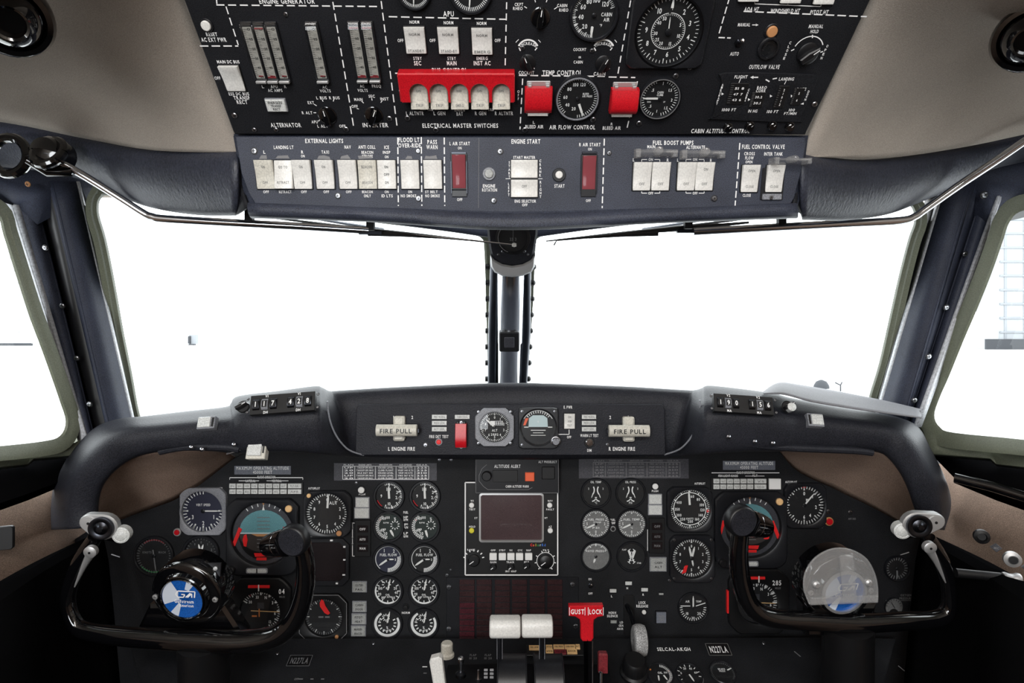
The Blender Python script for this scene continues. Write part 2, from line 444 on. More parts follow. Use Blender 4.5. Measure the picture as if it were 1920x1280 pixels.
def toggle(fr, px, py, s, label, up=True, name='toggle_switch', group=None, mt='chrome', off=0.0):
    mu = fr.jac(px, py)[0]; s *= mu
    root = thing(name, label, 'switch', fr.M(px, py, off=off), group)
    MB().lathe([(s * 0.55, 0), (s * 0.55, s * 0.2), (s * 0.36, s * 0.25), (s * 0.34, s * 0.45)], 'dark_steel', 6).build('nut', root)
    k = 1 if up else -1
    MB().tube([(0, 0, s * 0.3), (0, k * s * 0.35, s * 0.9), (0, k * s * 0.75, s * 1.5), (0, k * s * 0.82, s * 1.6)], [s * 0.14, s * 0.17, s * 0.26, s * 0.12], mt, 12).build('bat', root)
    return root
def guard(fr, px, py, w_, h, label, mt='red', name='switch_guard', lift=0.012, top=True, legs='nickel_matte', brk=8, group=None, under=None, off=0.0):
    """hinged red switch cover with its bracket"""
    mu, mv = fr.jac(px, py); W = w_ * mu; H = h * mv
    root = thing(name, label, 'switch guard', fr.M(px, py, off=off), group)
    b = MB(); b.slab(rrect(W * 0.86, H + 2 * brk * mv, 0.001), 0, 0.0012, legs, 0.0003)
    for sx in (-1, 1): b.box((sx * W * 0.32, H/2 + 2 * mv, 0.004), (W * 0.12, 4 * mv, 0.006), legs, 0.0003)
    b.build('bracket', root)
    screw(fr, px, py - h/2 - brk * 0.5, 3, root, fr.M(px, py, off=off))
    screw(fr, px, py + h/2 + brk * 0.5, 3, root, fr.M(px, py, off=off))
    c = MB(); n = 10; rows = []
    for i in range(n + 1):
        t = i / n; y = H/2 - H * t; z = lift * (0.72 + 0.28 * math.sin(t * math.pi * 0.8)) if t < 0.86 else lift * (0.72 + 0.28 * math.sin(t * math.pi * 0.8)) * (1 - (t - 0.86) * 1.6)
        rows.append([(-W/2, y, 0.002), (-W/2, y, z * 0.9), (-W/2 * 0.93, y, z), (W/2 * 0.93, y, z), (W/2, y, z * 0.9), (W/2, y, 0.002)])
    c.grid(rows, mt, flip=True); c.add(rows[0], [(0, 1, 2, 3, 4, 5)], mt); c.add(rows[-1], [(5, 4, 3, 2, 1, 0)], mt)
    c.build('cover', root, fix=True)
    if under: MB().box((0, -H/2 - under[1] * mv / 2, 0.004), (W * 0.75, under[1] * mv, 0.007), 'switch_white', 0.0006).build('rocker', root)
    return root
def needle_mb(b, ang, ln, tail, w_, z, mt='white'):
    s, c = math.sin(R(ang)), math.cos(R(ang))
    def P(x, y): return (x * c + y * s, -x * s + y * c)
    lp = [P(-w_/2, -tail), P(w_/2, -tail), P(w_/2, ln * 0.75), P(w_ * 0.12, ln), P(-w_ * 0.12, ln), P(-w_/2, ln * 0.75)]
    b.slab(lp, z, z + 0.0005, mt)
def gauge(fr, px, py, r, spec, label, name='round_gauge', case=None, bez='bezel', face='face', cat='gauge', group=None, ring=1.16, glass=True, deep=0.006, ringmt=None, off=0.0, rot=0, hub=True, scr=False, rim=None):
    mu, mv = fr.jac(px, py); Rr = r * mu
    root = thing(name, label, cat, fr.M(px, py, off=off), group)
    b = MB(); n = 48
    ci = [(Rr * math.cos(2*math.pi*i/n + 1e-4), Rr * math.sin(2*math.pi*i/n + 1e-4)) for i in range(n)]
    if case:
        kind, cw, chh = case[:3]; cw *= mu; chh *= mv
        dx = (case[4] if len(case) > 4 else 0) * mu; dy = (case[5] if len(case) > 5 else 0) * mv
        base = octo(cw, chh, (case[3] if len(case) > 3 else 12) * mu) if kind == 'oct' else rrect(cw, chh, (case[3] if len(case) > 3 else 6) * mu)
        base = [(x + dx, y + dy) for x, y in base]
        lo = radial(base, n); e = 0.93
        b.rings([[(x, y, 0) for x, y in lo], [(x, y, deep * 0.8) for x, y in lo], [(x * 0.97, y * 0.97, deep) for x, y in lo],
                 [(x * 1.07, y * 1.07, deep) for x, y in ci], [(x, y, deep * 0.85) for x, y in ci], [(x, y, 0.0005) for x, y in ci]], bez)
    else:
        b.lathe([(Rr * ring, 0), (Rr * ring, deep * 0.7), (Rr * (ring - 0.05), deep), (Rr * 1.03, deep), (Rr, deep * 0.8), (Rr, 0.0005)], bez, n, cap=False)
    if ringmt: b.lathe([(Rr * 1.07, deep), (Rr * 1.06, deep + 0.0007), (Rr * 1.0, deep + 0.0007), (Rr * 0.99, deep)], ringmt, n, cap=False)
    if rim: b.lathe([(Rr * rim[0], deep), (Rr * rim[0], deep + 0.0003), (Rr * rim[1], deep + 0.0003), (Rr * rim[1], deep)], rim[2], n, cap=False)
    b.build('bezel', root)
    if scr and case:
        for sx in (-1, 1):
            for sy in (-1, 1):
                o = screw(fr, px + dx / mu + sx * case[1] * 0.41, py - dy / mv + sy * case[2] * 0.41, 2.6, root, fr.M(px, py, off=off)); o.location.z += deep * 0.95
    d = MB(); z = 0.0012
    d.poly(circ(Rr * 0.999, 40), 0.001, face)
    k = Rr
    for t in spec.get('disc', ()): d.poly(circ(t[2] * k, 32, t[0] * k, t[1] * k), z, t[3]); z += 0.00005
    for t in spec.get('p', ()): d.poly([(x * k, y * k) for x, y in t[0]], z, t[1]); z += 0.00005
    for t in spec.get('arc', ()): d.arc(t[4] * k if len(t) > 5 else 0, t[5] * k if len(t) > 5 else 0, t[2] * k, t[3] * k, t[0], t[1], z + 0.0002, t[-1] if isinstance(t[-1], str) else 'ink', 40)
    z += 0.0003
    for t in spec.get('t', ()):
        a0, a1, m, r0, r1, w2 = t[:6]; mt = t[6] if len(t) > 6 else 'ink'; ox = t[7] if len(t) > 7 else 0; oy = t[8] if len(t) > 8 else 0
        for i in range(m):
            a = R(a0 + (a1 - a0) * i / max(1, m - 1)) if a1 - a0 < 360 else R(a0 + 360 * i / m)
            s_, c_ = math.sin(a), math.cos(a); d.line((ox + r0 * s_) * k, (oy + r0 * c_) * k, (ox + r1 * s_) * k, (oy + r1 * c_) * k, w2 * k, z, mt)
    for t in spec.get('n', ()): a = R(t[1]); d.text(t[0], t[2] * k * math.sin(a), t[2] * k * math.cos(a), t[3] * k, z, t[4] if len(t) > 4 else 'ink')
    for t in spec.get('x', ()): d.text(t[0], t[1] * k, t[2] * k, t[3] * k, z + 0.0001, t[5] if len(t) > 5 else 'ink', t[4] * k if len(t) > 4 and t[4] else None)
    d.build('dial', root)
    zz = 0.0022
    for t in spec.get('nd', ()):
        nb = MB(); ox = t[5] if len(t) > 5 else 0; oy = t[6] if len(t) > 6 else 0
        needle_mb(nb, t[0], t[1] * k, t[2] * k, t[3] * k, zz, t[4] if len(t) > 4 else 'white')
        nb.v = [(x + ox * k, y + oy * k, z_) for x, y, z_ in nb.v]
        nb.build('needle', root); zz += 0.0006
    for t in spec.get('flag', ()):
        nb = MB(); nb.slab([(x * k, y * k) for x, y in t[0]], zz, zz + 0.0004, t[1]); nb.build(t[2] if len(t) > 2 else 'flag', root)
    if hub and spec.get('nd'): MB().lathe([(0.1 * k, 0.002), (0.1 * k, zz + 0.0005), (0.06 * k, zz + 0.001)], 'bezel', 16).build('hub', root)
    if glass:
        g = MB(); g.lathe([(Rr * 0.995, deep * 0.75), (Rr * 0.6, deep * 0.79), (0.0001, deep * 0.8)], 'glass', 32, cap=False); g.build('cover_glass', root)
    return root

# ================================================================ STRUCTURE: shell of the cockpit
def pxs(L): return [tuple(at(*p)) for p in L]
def thicken(o, t, off=1.0):
    m = o.modifiers.new('solid', 'SOLIDIFY'); m.thickness = t; m.offset = off; return o
def loftpx(rows, n=4, m=3):
    """rows of (px, py, depth) stations, smoothed both ways"""
    rr = [catmull(r, n) for r in rows]
    cols = list(zip(*rr)); cols = [catmull([c[i] for i in range(len(c))], m) for c in cols]
    return [[tuple(at(*p)) for p in row] for row in zip(*cols)]
def box3(name, c, d, mt, kind=True):
    o = MB().box((0, 0, 0), d, mt).build(name, None, Matrix.Translation(c))
    return struct(o) if kind else o

box3('floor', (0, -0.2, -0.02), (2.1, 3.2, 0.04), 'floor_dark')
box3('wall_back', (0, -1.66, EZ - 0.2), (2.1, 0.08, 2.2), 'wall_fabric')
# front footwell, nose and the outer skin that closes the space around the windows
box3('wall_front', (0, 1.34, EZ - 0.75), (2.1, 0.06, 1.02), 'black')
def side_wall(side):
    s = -1 if side == 'left' else 1
    lo = []; 
    prof = [(0.79, 1.31), (0.765, 1.0), (0.755, 0.93), (0.768, 0.80), (0.80, 0.4), (0.86, 0.0), (0.9, -1.62)]
    b = MB(); rows = []
    for z in (0.0, 0.4, EZ - 0.45, EZ - 0.30):
        k = 1.0 if z > 0.5 else 0.98
        rows.append([(s * x * k, y, z) for x, y in prof])
    rows.append([(s * (x + 0.035), y, EZ - 0.235) for x, y in prof])
    b.grid(rows, 'wall_fabric', flip=(s > 0))
    o = b.build('wall_' + side, None); thicken(o, 0.02, -1 if s > 0 else -1); struct(o)
    # upper side wall behind the side window
    b = MB(); rows = []
    for z in (EZ - 0.235, EZ + 0.1, EZ + 0.35, EZ + 0.62):
        k = {EZ - 0.235: 0.035, EZ + 0.1: 0.02, EZ + 0.35: -0.08, EZ + 0.62: -0.28}[z]
        rows.append([(s * (x + k), y, z) for x, y in ((0.765, 0.64), (0.80, 0.33), (0.86, 0.0), (0.9, -1.62))])
    b.grid(rows, 'headliner', flip=(s > 0)); o = b.build('wall_upper_' + side, None); thicken(o, 0.02, -1); struct(o)
side_wall('left'); side_wall('right')
# ceiling skin over everything
b = MB(); X = 1.02
b.grid([[(-X, -1.7, EZ + 0.63), (X, -1.7, EZ + 0.63)], [(-X, 0.25, EZ + 0.63), (X, 0.25, EZ + 0.63)], [(-X, 0.62, EZ + 0.52), (X, 0.62, EZ + 0.52)], [(-X, 0.92, EZ + 0.30), (X, 0.92, EZ + 0.30)], [(-0.9, 1.0, EZ + 0.245), (0.9, 1.0, EZ + 0.245)]], 'headliner')
o = b.build('ceiling', None); thicken(o, 0.02, 1); struct(o)
for s, nm in ((-1, 'left'), (1, 'right')):
    b = MB(); rows = [[(s * 0.80, y, EZ + 0.20), (s * 1.0, y, EZ + 0.66)] for y in (0.98, 0.5, 0.0, -1.7)]
    b.grid(rows, 'black'); o = b.build('ceiling_side_' + nm, None); thicken(o, 0.02, 0); struct(o)

# ---- beige headliner panels either side of the overhead panel
L_in = [(300, -120, .500), (345, 0, .545), (392, 125, .590), (436, 250, .630), (443, 284, .640)]
rows = [[(300, -120, .50), (345, 0, .55), (392, 125, .595), (437, 250, .635), (443, 286, .645)],
        [(200, -120, .46), (220, 0, .52), (235, 125, .59), (262, 215, .655), (290, 282, .69)],
        [(80, -120, .42), (90, 0, .49), (100, 110, .58), (120, 190, .66), (150, 258, .72)],
        [(-60, -120, .38), (-40, 0, .46), (-20, 100, .56), (0, 170, .64), (10, 230, .72)],
        [(-260, -120, .33), (-220, 0, .42), (-200, 100, .52), (-200, 150, .60), (-200, 205, .68)]]
o = MB(); o.grid(loftpx(rows, 5, 4), 'headliner'); o = thicken(o.build('ceiling_liner_left', None), 0.006, 1); struct(o)
rows = [[(1690, -120, .50), (1630, 0, .55), (1570, 140, .60), (1512, 280, .645), (1510, 294, .65)],
        [(1760, -120, .46), (1730, 0, .52), (1710, 125, .60), (1690, 215, .665), (1660, 296, .695)],
        [(1880, -120, .42), (1850, 0, .49), (1840, 110, .58), (1830, 190, .66), (1800, 277, .72)],
        [(2000, -120, .38), (1980, 0, .46), (1960, 100, .56), (1950, 170, .64), (1930, 250, .72)],
        [(2200, -120, .33), (2160, 0, .42), (2150, 100, .52), (2140, 150, .60), (2130, 205, .68)]]
o = MB(); o.grid(loftpx(rows, 5, 4), 'headliner', flip=True); o = thicken(o.build('ceiling_liner_right', None), 0.006, 1); struct(o)

# ---- black padded leather brow below the headliner
def brow(nm, top, bot, lab, flip):
    mid1 = [(a[0]*.8 + c[0]*.2, a[1]*.8 + c[1]*.2, (a[2]*.8 + c[2]*.2) - 0.018) for a, c in zip(top, bot)]
    mid2 = [(a[0]*.3 + c[0]*.7, a[1]*.3 + c[1]*.7, (a[2]*.3 + c[2]*.7) - 0.02) for a, c in zip(top, bot)]
    back = [(c[0], c[1] - 6, c[2] + 0.05) for c in bot]
    b = MB(); b.grid(loftpx([top, mid1, mid2, bot, back], 5, 4), 'leather_pad', flip=flip)
    o = b.build('brow_pad', None, sharp=60); thicken(o, 0.004, -1)
    return tag(o, lab, 'padding')
brow('l', [(443, 280, .648), (330, 279, .69), (240, 271, .72), (160, 256, .74), (80, 240, .76), (-20, 222, .77), (-200, 190, .78)],
     [(444, 403, .672), (370, 402, .70), (290, 390, .73), (235, 372, .75), (180, 345, .77), (60, 318, .79), (-200, 300, .80)],
     'creased black leather padding left of the overhead panel, under the beige liner', False)
brow('r', [(1505, 287, .648), (1600, 299, .69), (1690, 294, .72), (1770, 280, .74), (1850, 266, .76), (1940, 246, .77), (2120, 200, .78)],
     [(1504, 411, .672), (1580, 412, .70), (1660, 402, .73), (1720, 381, .75), (1790, 352, .77), (1880, 312, .79), (2120, 270, .80)],
     'smooth black leather padding right of the overhead panel, beside the fuel valve switches', True)

# ---- windows
def bilin(c, s, t): return tuple((c[0][k]*(1-s) + c[1][k]*s)*(1-t) + (c[2][k]*(1-s) + c[3][k]*s)*t for k in range(len(c[0])))
def wdepth(px, py, side):
    x = px if side == 'left' else 1920 - px
    s = (x - 200) / 710.; t = (py - 400) / 380.
    top = .90 + .24 * s; bot = 1.0 + .32 * s
    return top + (bot - top) * t
def sdepth(px, py, side):
    x = px if side == 'left' else 1920 - px
    return (.683 + .00015 * (130 - x)) * 1100 / (960 - x) - 0.00002 * (py - 600)
def ringframe(loop, dfun, side, off_px, parent_name, mt, dz, back=0.02, outer=None, inner_lip=0.0):
    """frame around a clear opening: outer loop px offset, profile stands proud towards the cabin"""
    L = catmull(loop, 4, True)
    ins = inset(L if area(L) > 0 else L[::-1], 0); Lp = ins
    outl = inset(Lp, -off_px); midl = inset(Lp, -off_px * 0.45)
    def ring(P, d): return [tuple(at(x, y, dfun(x, y, side) + d)) for x, y in P]
    b = MB(); b.rings([ring(Lp, back), ring(Lp, -dz * 0.4), ring(inset(Lp, -off_px * 0.18), -dz * 0.75), ring(midl, -dz * 0.8), ring(inset(Lp, -off_px * 0.6), -dz), ring(outl, -dz), ring(outl, back)], mt)
    return b
LW = [(206, 366), (300, 369), (420, 378), (560, 398), (700, 417), (800, 429), (880, 440), (903, 447), (908, 470), (911, 560), (913, 650), (914, 735), (900, 748), (700, 765), (480, 785), (300, 805), (276, 800), (262, 775), (248, 700), (232, 620), (216, 530), (200, 450), (187, 405), (186, 382), (192, 370)]
RW = [(1688, 383), (1600, 372), (1500, 380), (1360, 398), (1220, 417), (1120, 429), (1040, 440), (1008, 447), (1004, 470), (1000, 560), (994, 650), (990, 735), (1010, 748), (1220, 765), (1440, 785), (1600, 805), (1618, 790), (1630, 740), (1648, 680), (1666, 600), (1684, 520), (1702, 450), (1713, 418), (1712, 396), (1704, 385)]
SWl = [(-60, 385), (-8, 402), (6, 440), (28, 510), (55, 594), (78, 655), (98, 711), (112, 752), (123, 790), (112, 817), (80, 827), (0, 836), (-150, 850), (-300, 862), (-350, 830), (-380, 600), (-390, 430), (-360, 390), (-200, 380)]
SWr = [(1960, 390), (1912, 397), (1892, 418), (1881, 450), (1860, 510), (1834, 575), (1806, 640), (1780, 704), (1762, 745), (1752, 778), (1762, 800), (1790, 811), (1920, 824), (2070, 845), (2220, 860), (2270, 830), (2300, 600), (2310, 430), (2280, 390), (2120, 380)]
def window(n, loop, dfun, side, offp, mt, dz):
    b = ringframe(loop, dfun, side, offp, 'f', mt, dz)
    f = b.build('window_%d' % n, None, fix=True, sharp=40); struct(f)
    L = catmull(loop, 3, True); c = (sum(p[0] for p in L) / len(L), sum(p[1] for p in L) / len(L))
    g = MB(); rows = []
    for k in (1.0, 0.66, 0.33, 0.02):
        rows.append([tuple(at(c[0] + (x - c[0]) * k, c[1] + (y - c[1]) * k, dfun(c[0] + (x - c[0]) * k, c[1] + (y - c[1]) * k, side) + 0.012)) for x, y in L])
    g.rings(rows, 'windshield_glass', True, False, True); p = g.build('pane', f); p['kind'] = 'structure'
    return f
window(1, LW, wdepth, 'left', 25, 'olive', 0.012)
window(2, RW, wdepth, 'right', 25, 'olive', 0.012)
window(3, SWl, sdepth, 'left', 28, 'olive', 0.008)
window(4, SWr, sdepth, 'right', 30, 'olive', 0.008)

# ---- posts between windshield and side window
def post(nm, cols, mats, label=None):
    b = MB()
    for i in range(len(cols) - 1):
        rows = []
        for c in (cols[i], cols[i + 1]):
            (x0, y0, d0), (x1, y1, d1) = c; n = 10
            rows.append([tuple(at(x0 + (x1-x0)*k/n, y0 + (y1-y0)*k/n, d0 + (d1-d0)*k/n)) for k in range(n + 1)])
        b.grid(rows, mats[i])
    o = b.build(nm, None, sharp=20, fix=True); thicken(o, 0.003, 0); return struct(o)
pl = post('trim_post_left', [((160, 340, .93), (264, 860, 1.06)), ((148, 340, .895), (268, 860, .985)), ((142, 340, .885), (262, 860, .975)), ((99, 340, .862), (221, 860, .93)), ((92, 340, .868), (214, 860, .93)),
     ((62, 340, .90), (188, 860, .945)), ((58, 340, .88), (184, 860, .93)), ((24, 340, .868), (176, 860, .922)), ((10, 340, .862), (172, 860, .918)), ((-2, 340, .885), (158, 860, .925))],
    ['black', 'window_trim', 'pillar', 'pillar', 'black', 'pillar', 'pillar', 'window_trim', 'window_trim'])
pr = post('trim_post_right', [((1744, 340, .93), (1634, 800, 1.06)), ((1768, 340, .895), (1635, 800, .985)), ((1776, 340, .885), (1642, 800, .975)), ((1822, 340, .862), (1688, 800, .93)), ((1828, 340, .866), (1692, 800, .933)),
     ((1848, 340, .88), (1700, 800, .94)), ((1851, 340, .875), (1703, 800, .935)), ((1878, 340, .868), (1712, 800, .922)), ((1886, 340, .864), (1717, 800, .920)), ((1898, 340, .888), (1726, 800, .932))],
    ['black', 'window_trim', 'pillar', 'pillar', 'pillar', 'pillar', 'pillar', 'window_trim', 'window_trim'])
for o, L in ((pl, [(85, 464), (117, 573), (144, 671), (168, 757)]), (pr, [(1809, 476), (1774, 576), (1741, 668), (1714, 750)])):
    for x, y in L:
        fr = Frame(at(960, y - 10, .872 + (y-400)*0.00010), at(960, y + 10, .878 + (y-400)*0.00010)); s_ = screw(fr, x, y, 4.5); s_.parent = o

# panels closing the frame above and below the side windows and beside the windshield
def closing(nm, rows, mt, kind=True, flip=False, th=0.004):
    b = MB(); b.grid([[tuple(at(*p)) for p in r] for r in rows], mt, flip); o = b.build(nm, None, fix=True); thicken(o, th, 0)
    return struct(o) if kind else o
uf = closing('trim_upper_left', [[(-500, 120, .70), (0, 200, .82), (160, 230, .90), (300, 240, .95)], [(-500, 300, .66), (-60, 330, .80), (100, 350, .868), (200, 352, .93)], [(-500, 352, .62), (-60, 360, .80), (30, 385, .872), (70, 420, .878)]], 'pillar')
fr = Frame(at(960, 330, .83), at(960, 350, .835)); s_ = screw(fr, 53, 345, 5, mt='bronze'); s_.parent = uf
ur = closing('trim_upper_right', [[(2420, 120, .70), (1920, 200, .82), (1760, 230, .90), (1620, 240, .95)], [(2420, 300, .66), (1980, 320, .80), (1830, 330, .868), (1720, 352, .93)], [(2420, 352, .62), (1980, 370, .80), (1890, 385, .872), (1850, 420, .878)]], 'pillar')
s_ = screw(fr, 1845, 365, 6); s_.parent = ur
closing('trim_windshield_left', [[(100, 200, .93), (480, 200, 1.02), (960, 220, 1.13)], [(150, 345, .93), (480, 345, 1.02), (960, 345, 1.13)], [(165, 368, .93), (300, 352, .98), (960, 400, 1.14)]], 'black')
closing('trim_windshield_right', [[(1820, 200, .93), (1440, 200, 1.02), (960, 220, 1.13)], [(1770, 345, .93), (1440, 345, 1.02), (960, 345, 1.13)], [(1755, 368, .93), (1620, 352, .98), (960, 400, 1.14)]], 'black')
# dark windshield top rail reaching down towards the centre post
closing('trim_top_rail', [[(470, 355, 1.0), (700, 385, 1.06), (960, 400, 1.12), (1220, 385, 1.06), (1450, 355, 1.0)], [(470, 372, .98), (690, 412, 1.05), (960, 450, 1.10), (1230, 412, 1.05), (1450, 372, .98)]], 'pillar')

# sills under the side windows, black side ledges
for s, nm in ((0, 'left'), (1, 'right')):
    m = (lambda x: x) if s == 0 else (lambda x: 1920 - x)
    closing('trim_sill_' + nm, [[(m(-520), 880, .60), (m(-60), 858, .77), (m(60), 845, .87), (m(140), 830, .915), (m(190), 800, .94)], [(m(-520), 900, .60), (m(-60), 880, .765), (m(50), 868, .865), (m(62), 858, .87), (m(178), 848, .93)],
        [(m(-520), 905, .61), (m(-60), 884, .775), (m(50), 872, .875), (m(62), 862, .88), (m(178), 852, .94)]], 'olive')
    closing('trim_ledge_' + nm, [[(m(-520), 900, .64), (m(-60), 880, .79), (m(50), 866, .885), (m(178), 846, .945)], [(m(-520), 1010, .58), (m(-60), 962, .75), (m(50), 925, .84), (m(130), 895, .90)], [(m(-520), 1030, .60), (m(-60), 975, .77), (m(50), 936, .86), (m(130), 903, .92)]], 'rubber')

closing('trim_corner_left', [[(130, 770, .965), (200, 770, .965)], [(126, 870, .965), (230, 870, .965)]], 'olive')
closing('trim_corner_right', [[(1700, 750, .965), (1746, 770, .965)], [(1690, 870, .965), (1752, 870, .965)]], 'olive')

# ================================================================ CENTRE POST AND COMPASS
root = thing('center_post', 'polished dark steel post with tubes between the two windshields', 'post', Matrix.Translation(at(957, 720, 1.22)))
Mi = root.matrix_world.inverted()
def ptube(L, r, mt, nm, n=16, flat=1.0):
    P = [Mi @ at(*p) for p in L]; b = MB(); b.tube(P, r, mt, n, flat=flat); return b.build(nm, root)
ptube([(957, 430, 1.16), (955, 620, 1.24), (953, 745, 1.32)], 0.042, 'olive', 'post_body', 8)
ptube([(932, 440, 1.13), (926, 620, 1.21), (924, 745, 1.28)], 0.012, 'dark_steel', 'post_rail')
ptube([(985, 440, 1.13), (984, 620, 1.21), (977, 745, 1.28)], 0.012, 'dark_steel', 'post_rail')
ptube([(958, 490, 1.12), (957, 560, 1.15), (956, 640, 1.19)], [0.026, 0.0255, 0.025], 'chrome', 'tube', 24)
ptube([(955, 640, 1.19), (954, 700, 1.22), (953, 745, 1.25)], [0.0235, 0.023, 0.022], 'chrome', 'tube', 24)
b = MB(); 
for i in range(5): pass
fr = Frame(at(960, 600, 1.155), at(960, 660, 1.18))
root2 = thing('latch_box', 'small black square latch box on the centre post', 'latch', fr.M(955, 636, off=0.012))
b = MB(); b.slab(rrect(0.040, 0.042, 0.004), -0.02, 0.004, 'black', 0.002); b.build('housing', root2)
MB().slab(rrect(0.02, 0.022, 0.002), 0.003, 0.006, 'plate_dark', 0.001).build('label_plate', root2)
for sy in range(8):
    py = 500 + sy * 30
    for x in (914 - 0.1 * sy, 1000 - 1.4 * sy):
        b = MB(); b.lathe([(0.006, -0.004), (0.006, 0.003), (0.003, 0.006)], 'black', 8)
        q = at(x, py, 1.15 + (py - 450) * 0.00045); o = b.build('bolt', root, Mi @ (Matrix.Translation(q) @ Matrix.Rotation(R(90), 4, 'Y' if x < 950 else 'Y')))
# compass housing
fr = Frame(at(960, 420, 1.02), at(960, 500, 1.05))
root = thing('standby_compass', 'black standby compass housing hanging at the top of the centre post', 'compass', fr.base())
b = MB(); lp = fr.pts([(911, 395), (1011, 395), (1008, 440), (1004, 465), (1001, 478), (995, 488), (980, 496), (960, 499), (942, 496), (927, 488), (920, 478), (917, 465), (914, 440)])
b.slab(lp, -0.03, 0.0, 'leather', 0.004); b.build('housing', root)
mu = fr.jac(960, 440)[0]; x, y = fr.loc(962, 445); b = MB(); b.lathe([(0, 0)], 'face') if 0 else None
b.lathe([(33*mu, 0), (32*mu, 0.004), (27*mu, 0.005), (27*mu, 0.001)], 'black', 32, x, y, cap=False); b.arc(x, y, 28*mu, 1.2*mu, 200, 330, 0.0055, 'ink_dim')
b.build('bezel', root)
b = MB(); b.poly(circ(27*mu, 32, x, y), 0.0015, 'face'); b.line(x, y - 14*mu, x, y + 14*mu, 0.8*mu, 0.002, 'ink_dim')
b.text('33 3', x, y - 3*mu, 6*mu, 0.002, 'ink_dim'); b.build('dial', root)
for sx in (-19, 21): screw(fr, 962 + sx, 471, 3, root, fr.base())
for sx in (-28, 28): screw(fr, 962 + sx, 477, 2, root, fr.base())
fr2 = Frame(at(960, 490, 1.045), at(960, 520, 1.055))
lp = [(919, 478), (927, 488), (942, 496), (960, 499), (980, 496), (995, 488), (1004, 478), (1003, 500), (997, 511), (980, 518), (960, 520), (942, 518), (927, 511), (920, 500)]
b = MB(); b.slab(fr2.pts(lp), -0.04, 0.0, 'nickel_matte', 0.003)
tag(b.build('post_collar', None, fr2.base()), 'bright silver collar under the compass housing', 'collar')

# ================================================================ VISOR RAILS, CLIPS, WIPERS
def rail(pts, r, lab):
    P = [tuple(at(*p)) for p in catmull(pts, 5)]
    root = thing('visor_rail', lab, 'rail', Matrix.Translation(P[0])); Mi = root.matrix_world.inverted()
    b = MB(); b.tube([Mi @ Vector(p) for p in P], r, 'chrome', 16); b.build('tube', root)
    return root, Mi
rl, ml = rail([(100, 298, .70), (150, 325, .715), (215, 365, .73), (268, 399, .74), (285, 406, .742), (310, 410, .744), (430, 417, .752), (560, 424, .76), (692, 432, .768)], 0.0048,
              'long bent chrome sun visor rail along the left windshield top')
rr, mr = rail([(1960, 238, .69), (1880, 293, .71), (1800, 346, .73), (1735, 392, .74), (1715, 406, .742), (1690, 413, .744), (1600, 418, .75), (1450, 426, .758), (1300, 434, .766)], 0.0048,
              'long bent chrome sun visor rail along the right windshield top')
for root, Mi, L in ((rl, ml, [(468, 412, .755), (695, 425, .768)]), (rr, mr, [(1465, 416, .757), (1290, 422, .766)])):
    for i, p in enumerate(L):
        b = MB(); b.box((0, 0, 0.006), (0.010, 0.008, 0.022), 'black', 0.001)
        if i: b.box((0, -0.001, 0.010), (0.024, 0.006, 0.006), 'black', 0.001); b.box((0, -0.001, -0.008), (0.030, 0.005, 0.005), 'dark_steel', 0.001)
        b.build('clip', root, Mi @ Matrix.Translation(at(*p)))
for s, lab in ((0, 'left'), (1, 'right')):
    m = (lambda x: x) if s == 0 else (lambda x: 1924 - x)
    o = thing('sun_visor', 'black folded sun visor slung under the header, %s of the compass' % lab, 'sun visor', Matrix.Translation(at(m(700), 430, .77))); Mi = o.matrix_world.inverted()
    b = MB(); P = [(m(520), 417, .77), (m(640), 428, .775), (m(780), 440, .78)]
    b.tube([Mi @ at(*p) for p in P], [0.0015, 0.0035, 0.0012], 'black', 8); b.build('visor_edge', o)
    b = MB(); P = [(m(690), 438, .768), (m(760), 441, .77), (m(820), 446, .772)]
    b.tube([Mi @ at(*p) for p in P], [0.003, 0.0022, 0.001], 'black', 8); b.build('visor_edge', o)
    b = MB(); P = [(m(770), 441, .775), (m(880), 450, .78), (m(962), 459, .785) if s == 0 else (m(885), 459, .79)]
    b.tube([Mi @ at(*p) for p in P], [0.0016, 0.0013, 0.0011], 'chrome' if s == 0 else 'black', 8); b.build('rod', o)
    if s == 0: b = MB(); b.lathe([(0.002, -0.003), (0.003, 0), (0.002, 0.003)], 'switch_white', 12); b.build('rod_tip', o, Mi @ Matrix.Translation(at(964, 459, .785)) @ Matrix.Rotation(R(90), 4, 'Y'))
    w_ = thing('windshield_wiper', 'thin black wiper blade parked outside the %s windshield top' % lab, 'wiper', Matrix.Translation(at(m(600), 425, 1.14))); Mi = w_.matrix_world.inverted()
    b = MB(); b.tube([Mi @ at(*p) for p in [(m(510), 408, 1.13), (m(640), 424, 1.17), (m(790), 440, 1.22), (m(900), 452, 1.25)]], [0.002, 0.003, 0.003, 0.0015], 'black', 8); b.build('blade', w_)
    b = MB(); b.tube([Mi @ at(*p) for p in [(m(560), 404, 1.16), (m(640), 418, 1.19), (m(720), 430, 1.21)]], 0.003, 'plate_grey', 8); b.build('arm', w_)
